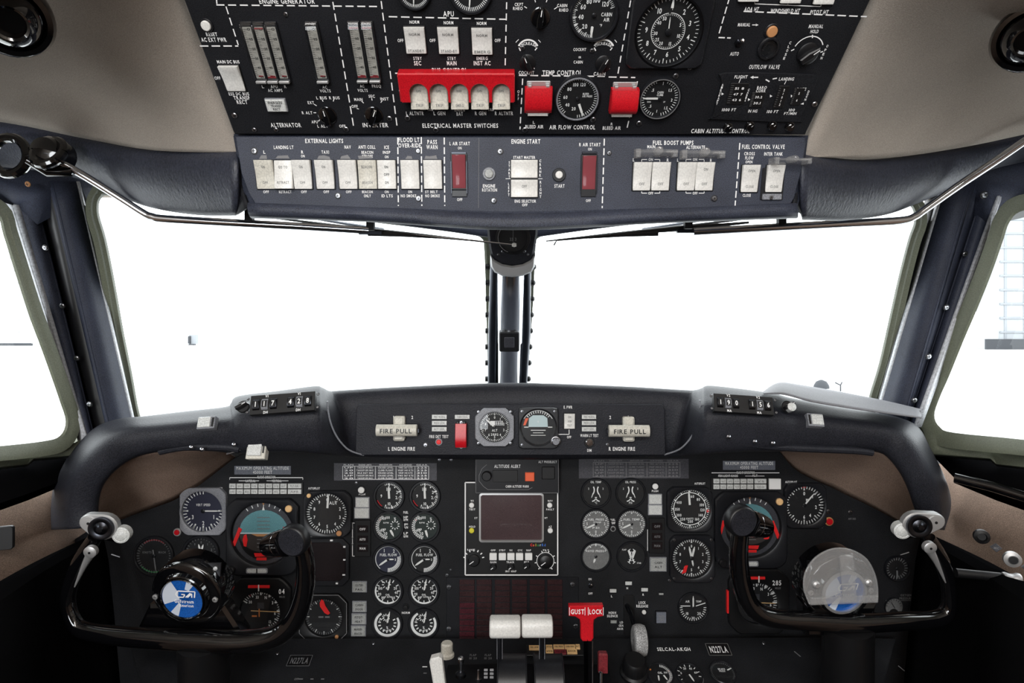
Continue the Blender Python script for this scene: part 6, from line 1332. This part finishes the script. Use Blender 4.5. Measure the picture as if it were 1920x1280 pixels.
# amber caption strip behind the throttle levers
fr = Frame(at(960, 1205, .93), at(960, 1235, .90))
root = thing('amber_caption_panel', 'strip of amber caption tiles behind the right throttle lever', 'annunciator', fr.M(1040, 1218)); mu, mv = fr.jac(1040, 1218)
MB().slab(rrect(106*mu, 20*mv, .001), -.003, .0, 'black', .0005).build('base', root)
for x, y, w_, t, m in ((1002, 1215, 20, 'OIL LOW', 'caption_amber'), (1030, 1214, 12, 'PITCH', 'caption_amber'), (1048, 1213.5, 20, 'FUEL PRESS', 'caption_amber'), (1069, 1213.5, 20, 'CABIN PRESS', 'caption_amber'), (1084, 1213, 8, 'BAT', 'caption_amber'), (1030, 1222.5, 14, 'HYD', 'caption_amber'), (1050, 1223, 22, 'STALL BARR', 'red_dark'), (1072, 1222, 19, 'DOOR', 'caption_amber')):
    b = MB(); cx, cy = (x - 1040)*mu, (1218 - y)*mv; b.slab(rrect(w_*mu, 8.6*mv, .0004, cx=cx, cy=cy), 0, .002, m, .0003); b.text(t, cx, cy, 3*mv, .0022, 'black', w_*.75*mu); b.build('caption_tile', root)
# ================================================================ PEDESTAL AND LEVERS
root = thing('center_pedestal', 'black centre pedestal with two ribbed drums below the throttle levers', 'pedestal', Matrix.Translation(at(990, 1300, .80))); Mi = root.matrix_world.inverted()
b = MB(); rows = [[(840, 1252, .90), (930, 1250, .90), (1060, 1250, .90), (1140, 1252, .90)], [(830, 1300, .84), (930, 1300, .84), (1060, 1300, .84), (1150, 1300, .84)], [(800, 1420, .74), (930, 1420, .74), (1060, 1420, .74), (1180, 1420, .74)]]
b.grid([[tuple(Mi @ at(*p)) for p in r] for r in rows], 'panel'); o = b.build('top_cover', root, fix=True); thicken(o, .01, 0)
k = .80 / F
for x0, x1 in ((932, 988), (1000, 1056)):
    b = MB(); n = 40; c = at((x0 + x1)/2, 1282, .82); hw = (x1 - x0)/2*k
    loops = []
    for sx, rr in ((-hw, 50), (-hw, 53), (-hw + .0012, 53.6), (-hw + .0018, 52), (hw - .0018, 52), (hw - .0012, 53.6), (hw, 53), (hw, 50)):
        loops.append([tuple(Mi @ (c + Vector((sx, -rr*k*math.sin(2*math.pi*i/n), rr*k*math.cos(2*math.pi*i/n))))) for i in range(n)])
    b.rings(loops, 'bezel', True, True, True); b.build('drum', root, fix=True)
for x, y, lab in ((911, 1262, 'grille'), (922, 1262, 'grille')):
    b = MB()
    for j in range(3): b.slab(rrect(7*k, 4*k, .0004, cx=0, cy=(j - 1)*6*k), 0, .002, 'ink_dim')
    b.build('trim_indicator', root, Mi @ (Matrix.Translation(at(x, y, .80)) @ Matrix.Rotation(R(70), 4, 'X')))
for side, x, ax, y0, y1 in (('left', 947, 937, 1157, 1191), ('right', 1007, 1016, 1156, 1190)):
    d = .80; c = at(x, (y0 + y1)/2, d); root = thing('throttle_lever', '%s of the two white T-grip throttle levers' % side, 'lever', Matrix.Translation(c)); Mi = root.matrix_world.inverted()
    b = MB(); W = 29*k; n = 28; loops = []
    for sx, s_ in ((-W, .8), (-W + .0012, .95), (-W + .003, 1), (W - .003, 1), (W - .0012, .95), (W, .8)):
        L = rrect(.030, 34*k, .009, 6); loops.append([(sx, p[0]*s_, p[1]*s_ ) for p in L])
    b.rings(loops, 'switch_white', True, True, True); b.build('grip', root, fix=True)
    b = MB(); P0 = Mi @ at(ax, 1180, d + .004); P1 = Mi @ at(ax, 1232, d + .02); P2 = Mi @ at(ax, 1280, d + .02)
    b.tube([P0, P1, P2], .0048, 'bezel', 4, flat=.75); b.build('arm', root)
    for q in (-1, 1):
        b = MB(); b.tube([P0 + Vector((q*.0036, -.0045, 0)), P1 + Vector((q*.0036, -.0045, 0))], .0004, 'bezel_grey', 6); b.build('edge_strip', root)
# gust lock
d = .82; k2 = d / F; root = thing('gust_lock_lever', 'red T-shaped GUST LOCK handle right of the throttles', 'lever', Matrix.Translation(at(1098, 1165, d)) @ Matrix.Rotation(R(90), 4, 'X'))
lp = [(-32, 12), (32, 13), (33, -7), (22, -9), (15, -14), (14, -22), (14, -48), (10, -54), (-6, -54), (-10, -48), (-10, -20), (-12, -13), (-20, -8), (-32, -7)]
lp = [(x*k2, (y + 20)*k2) for x, y in lp]
b = MB(); b.slab(lp, -.005, .005, 'red', .0012)
b.text('GUST', -16*k2, 22*k2, 9*k2, .0053, 'ink', 25*k2); b.text('LOCK', 18*k2, 22*k2, 9*k2, .0053, 'ink', 24*k2)
for x in (-31, -2, 4, 32): b.line(x*k2, 15*k2, x*k2, 30*k2, 1*k2, .0053, 'ink')
b.build('handle', root, fix=True)
b = MB(); b.tube([(3*k2, -30*k2, -.001), (4*k2, -60*k2, -.002), (6*k2, -150*k2, -.01)], .0065, 'dark_steel', 4, flat=.8); b.build('arm', root)
b = MB(); b.tube([(-4*k2 + .012, -34*k2, .004), (-3*k2 + .012, -118*k2, .0)], .0007, 'chrome', 8); b.build('edge_strip', root)
# levers at the left of the pedestal
root = thing('flap_lever', 'white paddle lever standing left of the pedestal', 'lever', Matrix.Translation(at(820, 1262, .78)) @ Matrix.Rotation(R(90), 4, 'X') @ Matrix.Rotation(R(7), 4, 'Z')); k3 = .78 / F
b = MB(); b.slab([(-11*k3, 26*k3), (-8*k3, 32*k3), (8*k3, 34*k3), (13*k3, 29*k3), (13*k3, -60*k3), (-7*k3, -60*k3)], -.006, .006, 'switch_white', .002); b.build('paddle', root)
root = thing('selector_knob', 'grey ribbed cap knob behind the white paddle lever', 'knob', Matrix.Translation(at(838, 1230, .84)))
b = MB(); b.lathe([(.0105, 0), (.0105, .004), (.0085, .006), (.0085, .018), (.007, .020), (.0001, .020)], 'switch_aged', 16); b.build('cap', root)
root = thing('toggle_switch', 'chrome ball tipped toggle standing right of the white paddle', 'switch', Matrix.Translation(at(864, 1262, .82)))
b = MB(); b.lathe([(.0075, -.004), (.0075, 0), (.004, .003)], 'dark_steel', 16); b.build('nut', root)
b = MB(); b.lathe([(.0022, 0), (.0024, .012), (.0045, .016), (.0045, .021), (.003, .023), (.0001, .0235)], 'chrome', 16); b.build('bat', root)
root = thing('parking_brake_handle', 'dark red handle with chrome rod right of the gust lock', 'handle', Matrix.Translation(at(1130, 1245, .86)))
b = MB(); b.slab(rrect(.014, .012, .002), -.01, .018, 'red_dark', .002); b.build('grip', root)
b = MB(); b.lathe([(.0028, -.03), (.0028, 0.0), (.0001, .001)], 'chrome', 14, cx=-.006, cy=-.02); b.build('rod', root)
root = thing('toggle_switch', 'small chrome toggle between the white paddle and left drum', 'switch', Matrix.Translation(at(897, 1272, .81)))
b = MB(); b.lathe([(.003, 0), (.002, .004), (.0016, .012), (.0001, .013)], 'chrome', 12); b.build('bat', root); b = MB(); b.lathe([(.0045, -.003), (.0045, 0), (.0001, .0002)], 'black', 12); b.build('nut', root)

# ================================================================ CONTROL YOKES
def facing(px, py, d, yaw=0.0, pitch=0.0):
    return Matrix.Translation(at(px, py, d)) @ Matrix.Rotation(R(90 + pitch), 4, 'X') @ Matrix.Rotation(R(yaw), 4, 'Y')
def yoke(side):
    L = side == 'left'; d = .80; k = d / F
    lab = 'glossy black control yoke with round blue badge, at the left' if L else 'glossy black control yoke carrying a clear chart clip, at the right'
    cx = 350 if L else 1575
    root = thing('control_yoke', lab, 'control yoke', Matrix.Translation(at(cx, 1190, d))); Mi = root.matrix_world.inverted()
    def tb(P, r, mt, nm, n=20, flat=1.0, m=5):
        P = catmull([tuple(at(*p)) + (q,) for p, q in zip(P, r)], m); b = MB(); b.tube([Mi @ Vector(p[:3]) for p in P], [p[3]*k for p in P], mt, n, flat=flat); return b.build(nm, root)
    if L:
        tb([(566, 1018, .79), (573, 1060, .795), (570, 1110, .80), (552, 1160, .80), (520, 1190, .80), (470, 1202, .80), (400, 1202, .80), (300, 1197, .80), (210, 1190, .80), (155, 1180, .80), (136, 1160, .80), (127, 1125, .80), (136, 1085, .795), (155, 1045, .79), (178, 1008, .785)],
           [16, 17, 18, 19, 20, 21, 21, 19, 17, 15, 13, 13, 13, 14, 12], 'black_gloss', 'horns')
        tb([(380, 1200, .81), (385, 1300, .83), (390, 1420, .86)], [44, 46, 48], 'black', 'column')
        cap, body, disc, ear, kn, low = (549, 1014), (505, 1022), (191, 989), (170, 979), (229, 1001), (170, 1034)
    else:
        tb([(1388, 995, .79), (1385, 1040, .795), (1390, 1090, .80), (1408, 1135, .80), (1445, 1157, .80), (1520, 1163, .80), (1600, 1168, .80), (1690, 1164, .80), (1755, 1160, .80), (1778, 1140, .80), (1778, 1095, .795), (1765, 1050, .79), (1740, 1008, .785)],
           [16, 17, 18, 18, 18, 18, 18, 17, 16, 13, 12, 13, 12], 'black_gloss', 'horns')
        tb([(1590, 1170, .81), (1588, 1300, .83), (1586, 1420, .86)], [44, 46, 48], 'black', 'column')
        cap, body, disc, ear, kn, low = (1391, 977), (1432, 987), (1722, 985), (1750, 977), (1690, 993), (1743, 1026)
    # pilot grip with end cap, on the inner horn
    c0 = at(cap[0], cap[1], .765); c1 = at(body[0], body[1], .80)
    b = MB(); b.tube([Mi @ c1, Mi @ c1.lerp(c0, .4), Mi @ c1.lerp(c0, .78)], [20*k, 24*k, 25*k], 'black_gloss', 24); b.build('grip', root)
    b = MB(); b.lathe([(29*k, -.008), (29*k, 0), (27*k, .003), (25*k, .004), (0.0001, .0045)], 'knob', 36); b.build('end_cap', root, Mi @ facing(cap[0], cap[1], .76, -12 if L else 12, 8))
    b = MB(); b.lathe([(24.5*k, .0041), (24*k, .0052), (0.0001, .0055)], 'leather', 36); b.build('cap_pad', root, Mi @ facing(cap[0], cap[1], .76, -12 if L else 12, 8))
    b = MB(); b.lathe([(24*k, -.001), (24.6*k, .0), (24*k, .001)], 'chrome', 30, cap=False)
    q = (c1 - c0).to_track_quat('Z', 'Y').to_matrix().to_4x4(); b.build('trim_ring', root, Mi @ (Matrix.Translation(c0.lerp(c1, .45)) @ q))
    # switch head on the outer horn
    M = Mi @ facing(disc[0], disc[1], .775, 8 if L else -8, 6); s = 1 if L else -1
    b = MB(); ex, ey = (ear[0] - disc[0])*k, -(ear[1] - disc[1])*k
    lp = [(26*k*math.cos(R(a)), 24*k*math.sin(R(a))) for a in range(0, 360, 20)]
    lp2 = [(ex + s*0 + 17*k*math.cos(R(a)), ey + 16*k*math.sin(R(a))) for a in range(0, 360, 20)]
    pts = lp + lp2; hull = []
    pts = sorted(pts)
    def half(P):
        h = []
        for p in P:
            while len(h) > 1 and (h[-1][0]-h[-2][0])*(p[1]-h[-2][1]) - (h[-1][1]-h[-2][1])*(p[0]-h[-2][0]) <= 0: h.pop()
            h.append(p)
        return h[:-1]
    hull = half(pts) + half(pts[::-1])
    b.slab(hull, -.010, 0, 'nickel_matte', .0015); b.build('switch_plate', root, M)
    b = MB(); b.lathe([(21*k, 0), (21*k, .004), (18*k, .0045), (12*k, .003), (6*k, .0055), (5*k, .007), (.0001, .0072)], 'dark_steel', 36); b.build('trim_disc', root, M)
    b = MB(); b.lathe([(12*k, 0), (12*k, .0015), (.0001, .0018)], 'nickel_matte', 24, ex, ey); b.lathe([(2.5*k, .0018), (2.5*k, .0022), (.0001, .0022)], 'black', 12, ex, ey); b.build('plate_screw', root, M)
    b = MB(); b.lathe([(15*k, -.006), (15*k, .004), (12*k, .005), (11*k, .0045), (7*k, .0065), (.0001, .007)], 'lens', 28); b.build('push_switch', root, Mi @ facing(kn[0], kn[1], .785, 10*s, 5))
    b = MB(); b.tube([Mi @ at(kn[0], kn[1] + 4, .80), Mi @ at(disc[0], disc[1] + 8, .79)], .009, 'black_gloss', 12); b.build('switch_arm', root)
    M = Mi @ facing(low[0], low[1], .772, 5*s, 10); b = MB(); b.lathe([(11*k, -.004), (11*k, .002), (9*k, .003), (.0001, .0032)], 'nickel_matte', 24); b.lathe([(2.2*k, .0032), (2.2*k, .0036), (.0001, .0036)], 'black', 10); b.build('screw_cap', root, M)
    P = [(low[0], low[1] + 4, .776), (low[0] - s*14, low[1] + 30, .78), (low[0] - s*30, low[1] + 66, .786)]
    b = MB(); pc = catmull([tuple(at(*p)) for p in P], 5); n = len(pc); b.tube([Mi @ Vector(p) for p in pc], [(8 - 7*i/(n-1))*k for i in range(n)], 'nickel_matte', 12); b.build('chrome_strip', root)
    b = MB(); b.tube([Mi @ at(disc[0] + s*18, disc[1] + 50, .785), Mi @ at(disc[0] + s*34, disc[1] + 55, .785)], .0009, 'steel', 8); b.build('trigger', root)
    # hub
    M = Mi @ (facing(352, 1112, .80, -4, 12) if L else facing(1572, 1100, .80, 4, 10)); H = 68*k
    b = MB(); b.lathe([(H, -.03), (H, 0), (H*.96, .004), (H*.9, .006), (H*.72, .007), (H*.68, .012), (H*.64, .013), (H*.62, .010), (.0001, .010)], 'black_gloss', 48); b.build('hub', root, M)
    b = MB(); c = at(352 if L else 1572, 1150, .815); lo = [(-70, 20), (70, 20), (105 if L else 60, -45), (-105 if L else -60, -45)]
    b.slab([(x*k, y*k) for x, y in lo], -.02, .004, 'black_gloss', .004); b.build('hub_neck', root, Mi @ (Matrix.Translation(c) @ Matrix.Rotation(R(98), 4, 'X')))
    for sx in (-58, 58):
        b = MB(); b.lathe([(5*k, .004), (5*k, .0075), (2.4*k, .008), (2.4*k, .006), (.0001, .006)], 'nickel_matte', 16, sx*k, -4*k); b.build('hub_screw', root, M)
    # badge
    if not L: b = MB(); b.lathe([(43*k, .010), (43*k, .014), (38*k, .015), (38*k, .011)], 'nickel_matte', 40, cap=False); b.build('badge_ring', root, M)
    br = 42*k; z = .0115
    b = MB(); b.lathe([(br, .009), (br, z + .002), (br*.96, z + .003), (br*.93, z + .001)], 'chrome' if not L else 'black_gloss', 48, cap=False); b.poly(circ(br*.94, 48), z, 'badge_blue')
    def sec(a0, a1, m, zz, r_=.92):
        b.poly([(0, 0)] + [(br*r_*math.cos(R(a0 + (a1-a0)*i/10)), br*r_*math.sin(R(a0 + (a1-a0)*i/10))) for i in range(11)], zz, m)
    sec(118, 200, 'badge_pale', z + .0001); sec(228, 252, 'badge_pale', z + .0001); sec(50, 72, 'badge_pale', z + .0001, .9)
    b.poly(circ(br*.30, 30, br*.12, br*.16), z + .0002, 'badge_blue'); b.poly([(x*br*.94, y*br*.94) for x, y in ((.0, .3), (.62, .34), (.75, -.5), (.1, -.55), (-.2, -.2))], z + .0002, 'badge_blue')
    zz = z + .0004
    # monogram: slanted outline of joined letters
    for q in ((-.16, .38, .62, .38), (-.16, .38, -.28, .22), (-.28, .22, -.20, .08), (-.20, .08, .06, .08), (.06, .08, .14, .22), (.14, .22, -.02, .22), (.62, .38, .56, .08), (.16, .08, .40, .30), (.24, .08, .46, .28), (.46, .28, .44, .08)): b.line(q[0]*br, q[1]*br, q[2]*br, q[3]*br, .055*br, zz, 'ink')
    b.text('Gulfstream', .06*br, -.12*br, .17*br, zz, 'ink', .88*br); b.text('American', .14*br, -.32*br, .15*br, zz, 'ink', .66*br)
    b.build('badge', root, M)
    if L:
        b = MB(); b.slab([(-14*k, -10*k), (12*k, -14*k), (14*k, 12*k), (-18*k, 12*k)], 0, .002, 'bezel', .0005); b.lathe([(4*k, .002), (4*k, .0035), (.0001, .004)], 'nickel_matte', 12, 4*k, 2*k); b.build('placard_clip', root, Mi @ facing(402, 1066, .80, 0, 0))
    return root
yoke('left'); yr = yoke('right')
# clear chart clip standing on the right yoke hub
k = .775 / F; root = thing('chart_clip', 'clear plastic half-round chart clip on the right yoke hub', 'clip', facing(1576, 1100, .775, 4, 4))
lp = [(-60*k, -30*k)] + [(x*k, y*k) for x, y in catmull([(-72, 0), (-70, 30), (-52, 58), (-20, 74), (15, 72), (48, 52), (66, 20), (72, -10), (72, -30)], 4)]
b = MB(); b.slab(lp, -.0015, .0015, 'clear_plastic', .0005); b.build('clip_plate', root)
b = MB(); P = [(x*k, y*k, .001) for x, y in catmull([(-60, -30), (-72, 0), (-70, 30), (-52, 58), (-20, 74), (15, 72), (48, 52), (66, 20), (72, -10), (72, -30)], 5)]; b.tube(P, .0011, 'clear_plastic', 8); b.build('clip_edge', root)
b = MB(); b.slab(rrect(132*k, 14*k, .001, cx=6*k, cy=-24*k), .001, .004, 'clear_plastic', .0008); b.build('clip_base', root)
b = MB(); b.slab([(-8*k, 62*k), (18*k, 66*k), (30*k, -28*k), (4*k, -28*k)], .002, .0045, 'clear_plastic', .0006); b.build('spring_blade', root)
for x in (-50, 52): b = MB(); b.lathe([(7*k, .001), (7*k, .004), (4*k, .006), (.0001, .006)], 'nickel_matte', 18, x*k, 8*k); b.build('clip_screw', root)

# ================================================================ SIDE SHADE COVERS AND WALL FITTINGS
for s, nm in ((0, 'left'), (1, 'right')):
    m = (lambda x: x) if s == 0 else (lambda x: 1920 - x)
    root = thing('side_console', 'black side console low beside the %s yoke' % nm, 'console', Matrix.Translation(at(m(60), 1150, .85))); Mi = root.matrix_world.inverted()  # matte black sheet added where the lower wall fades into shade
    b = MB(); rows = [[(m(-300), 1280, .60), (m(-60), 1130, .72), (m(60), 1060, .84), (m(175), 1005, .985)], [(m(-260), 1330, .58), (m(0), 1170, .70), (m(90), 1110, .80), (m(200), 1050, .95)], [(m(-200), 1500, .56), (m(40), 1500, .68), (m(120), 1500, .76), (m(240), 1500, .85)]]
    b.grid([[tuple(Mi @ Vector(p)) for p in r] for r in loftpx(rows, 4, 4)], 'rubber'); o = b.build('console_cover', root, fix=True); thicken(o, .006, 0)
w2 = lambda px, py, d: Frame(at(960, py - 10, d), at(960, py + 10, d))
root = thing('jack_panel', 'dark jack sockets and a silver ring on the brown right wall', 'socket', facing(1878, 1034, .80, -25, 0)); k = .80/F
for x, y, r_, m_, nm in ((-30, 24, 13, 'black', 'socket'), (16, -12, 14, 'nickel_matte', 'ring_socket')):
    b = MB(); b.lathe([(r_*k, -.004), (r_*k, .002), (r_*.6*k, .004), (r_*.5*k, .001), (.0001, .001)], m_, 28, x*k, y*k)
    if nm == 'ring_socket': b.lathe([(r_*.5*k, .0042), (.0001, .0043)], 'black', 20, x*k, y*k)
    b.build(nm, root)
for x, y in ((-8, 6), (38, -24)): b = MB(); b.slab([(p[0]*k + x*k, p[1]*k + y*k) for p in ((-9, 0), (0, -8), (9, 0), (0, 8))], -.003, .001, 'plate_dark', .0004); b.text('MIC', x*k, y*k, 4*k, .0012, 'ink_dim'); b.build('jack_label', root)
root = thing('window_crank', 'pale metal lever end with a hanging strap at the right edge', 'lever', facing(1896, 1084, .78, -10, 0)); k = .78/F
b = MB(); b.lathe([(10*k, -14*k), (11*k, -10*k), (9*k, -2*k), (9*k, 4*k), (11*k, 10*k), (10*k, 14*k)], 'nickel_matte', 20); b.build('lever_end', root, Matrix.Rotation(R(90), 4, 'Y'))
b = MB(); b.slab([(6*k, -28*k), (15*k, -28*k), (18*k, -96*k), (8*k, -96*k)], -.002, .001, 'plate_grey', .0004); b.build('strap', root)
b = MB(); b.tube([(-16*k, 0, -.002), (-90*k, 2*k, -.004)], .006, 'black', 12); b.build('shaft', root)
root = thing('handrail', 'black rail with a bright edge under the right side window', 'rail', Matrix.Translation(at(1860, 905, .82))); Mi = root.matrix_world.inverted()
b = MB(); b.tube([Mi @ at(1790, 895, .85), Mi @ at(1860, 912, .82), Mi @ at(2000, 955, .76)], .007, 'black_gloss', 14); b.build('tube', root)
root = thing('wall_pocket', 'dark recessed pocket on the brown wall at the left edge', 'pocket', facing(6, 1008, .83, 20, 0)); k = .83/F
MB().slab(rrect(34*k, 44*k, .004), -.002, .004, 'black', .001).build('pocket', root)

# small pieces that sit on a part belong to that part
def kids(r): return [o for o in C.objects if o.parent is r]
PAIRS = (('badge', 'hub'), ('badge_ring', 'hub'), ('hub_screw', 'hub'), ('cap_pad', 'end_cap'), ('plate_screw', 'switch_plate'), ('screen', 'screen_bezel'), ('pointer', 'scale'), ('rod_tip', 'rod'), ('end_clip', 'grip'), ('screw', 'bracket'), ('screw', 'panel_plate'), ('slot', 'frame'), ('screw', 'case'), ('screw', 'bezel'), ('hub', 'dial'), ('screw', 'trim_plate'))
FAM = {}
for o in list(C.objects):
    if o.parent: FAM.setdefault(o.parent, []).append(o)
for r_, ch in FAM.items():
    if r_.parent or r_.type != 'EMPTY': continue
    by = {}
    for o in ch: by.setdefault(o.name.split('.')[0], []).append(o)
    for a, b_ in PAIRS:
        if b_ in by and len(by[b_]) == 1:
            for o in by.get(a, ()):
                if o.parent is r_: under(o, by[b_][0])

# ================================================================ OUTSIDE: apron and far buildings
GZ = EZ - 3.4
o = MB().box((0, 0, 0), (6000, 4000, .2), 'apron').build('ground', None, Matrix.Translation((0, 2000, GZ - .1))); struct(o)
def far(px0, px1, py0, py1, D, dep, mt): 
    a = at(px0, py1, D); c = at(px1, py0, D); b = MB(); b.box((0, 0, 0), (abs(c.x - a.x), dep, abs(c.z - a.z)), mt); return b, Matrix.Translation(((a.x + c.x)/2, D + dep/2, (a.z + c.z)/2))
mat('far_white', (196, 198, 202), .8); mat('far_rib', (128, 131, 135), .8); mat('far_base', (48, 50, 54), .8); mat('far_pale', (146, 149, 152), .8)
root = thing('hangar', 'pale hangar wall with a fine grid, beyond the right side window', 'building', Matrix.Translation(at(2000, 640, 250)))
Mi = root.matrix_world.inverted(); b, M = far(1872, 2400, 395, 654.9, 250, 12, 'far_pale'); b.build('wall', root, Mi @ M)
b = MB()
for i in range(14): b.box((at(1885 + i*36, 640, 250).x, 249.9, EZ + 24), (1.1, .2, 55), 'far_rib')
b.build('column_grid', root, Mi)
b = MB()
for j in range(9): b.box((at(2136, 640, 250).x, 249.7, EZ + 4 + j*6), (119, .2, .8), 'far_rib')
b.build('beam_grid', root, Mi)
b, M = far(1850, 2400, 628, 655, 246, 1, 'far_base'); b.v = [(x, y, z*(.45 if z > 0 else 1)) for x, y, z in b.v]; tag(b.build('service_vehicles', None, M), 'dark low line of parked equipment beyond the right side window', 'equipment')
b, M = far(-500, 58, 643, 648, 467, 2, 'far_base'); tag(b.build('perimeter_barrier', None, M), 'dark low barrier line beyond the left side window', 'barrier')
root = thing('terminal_building', 'very pale distant building beyond the left side window', 'building', Matrix.Translation(at(-150, 640, 620))); Mi = root.matrix_world.inverted()
b, M = far(-500, 44, 470, 646, 620, 10, 'far_white'); b.build('wall', root, Mi @ M)
b = MB()
for j in range(7): b.box((at(-230, 640, 620).x, 619.6, EZ + 10 + j*13), (300, .2, 2), 'far_pale')
b.build('window_band', root, Mi)
for x0, x1, l in ((1025, 1140, 'pale grey strip of distant buildings right of the centre post'), (1235, 1320, 'pale grey strip of distant buildings in the middle of the right windshield'), (1585, 1650, 'pale distant trees at the right end of the right windshield'), (270, 320, 'pale distant strip at the left of the left windshield')):
    b, M = far(x0, x1, 633, 643.1, 1200, 10, 'far_rib'); b.v = [(x, y, z + (1.6*math.sin(x*.1) if z > 0 else 0)) for x, y, z in b.v]; tag(b.build('distant_building', None, M), l, 'building')
root = thing('apron_sign', 'small white apron sign with a dark edge beyond the left windshield', 'sign', Matrix.Translation(at(363, 646, 45))); k = 45/F
b = MB(); b.box((0, 0, 10*k), (14*k, .3, 18*k), 'far_rib'); b.build('panel', root); b = MB(); b.box((-5*k, -.2, 9*k), (4*k, .2, 14*k), 'far_base'); b.build('edge', root); b = MB(); b.box((0, -.2, 0), (12*k, .2, 2*k), 'far_base'); b.build('foot', root); b = MB(); b.box((0, 0, -45*k), (1.5*k, .1, 94*k), 'far_white'); b.build('post', root)
root = thing('ground_equipment', 'small grey domed unit on the apron at the right windshield corner', 'equipment', Matrix.Translation(at(1540, 728, 37))); k = 37/F
b = MB(); b.lathe([(14*k, 0), (13*k, 6*k), (9*k, 13*k), (3*k, 16*k), (.001, 16.5*k)], 'far_base', 14); b.build('dome', root); b = MB(); b.lathe([(3*k, -13*k), (3*k, 0)], 'far_rib', 8); b.build('stand', root)
root = thing('marker_pole', 'tiny dark forked marker on the apron beside the domed unit', 'marker', Matrix.Translation(at(1576, 722, 40))); k = 40/F
b = MB(); b.tube([(0, 0, -.44), (0, 0, 0), (-10*k, 0, 5*k)], .05, 'far_base', 6); b.build('pole', root); b = MB(); b.tube([(0, 0, 0), (3*k, 0, 6*k)], .04, 'far_base', 6); b.build('fork', root)
b = MB(); b.lathe([(.002, 0), (.002, .0005)], 'black', 8) if 0 else None
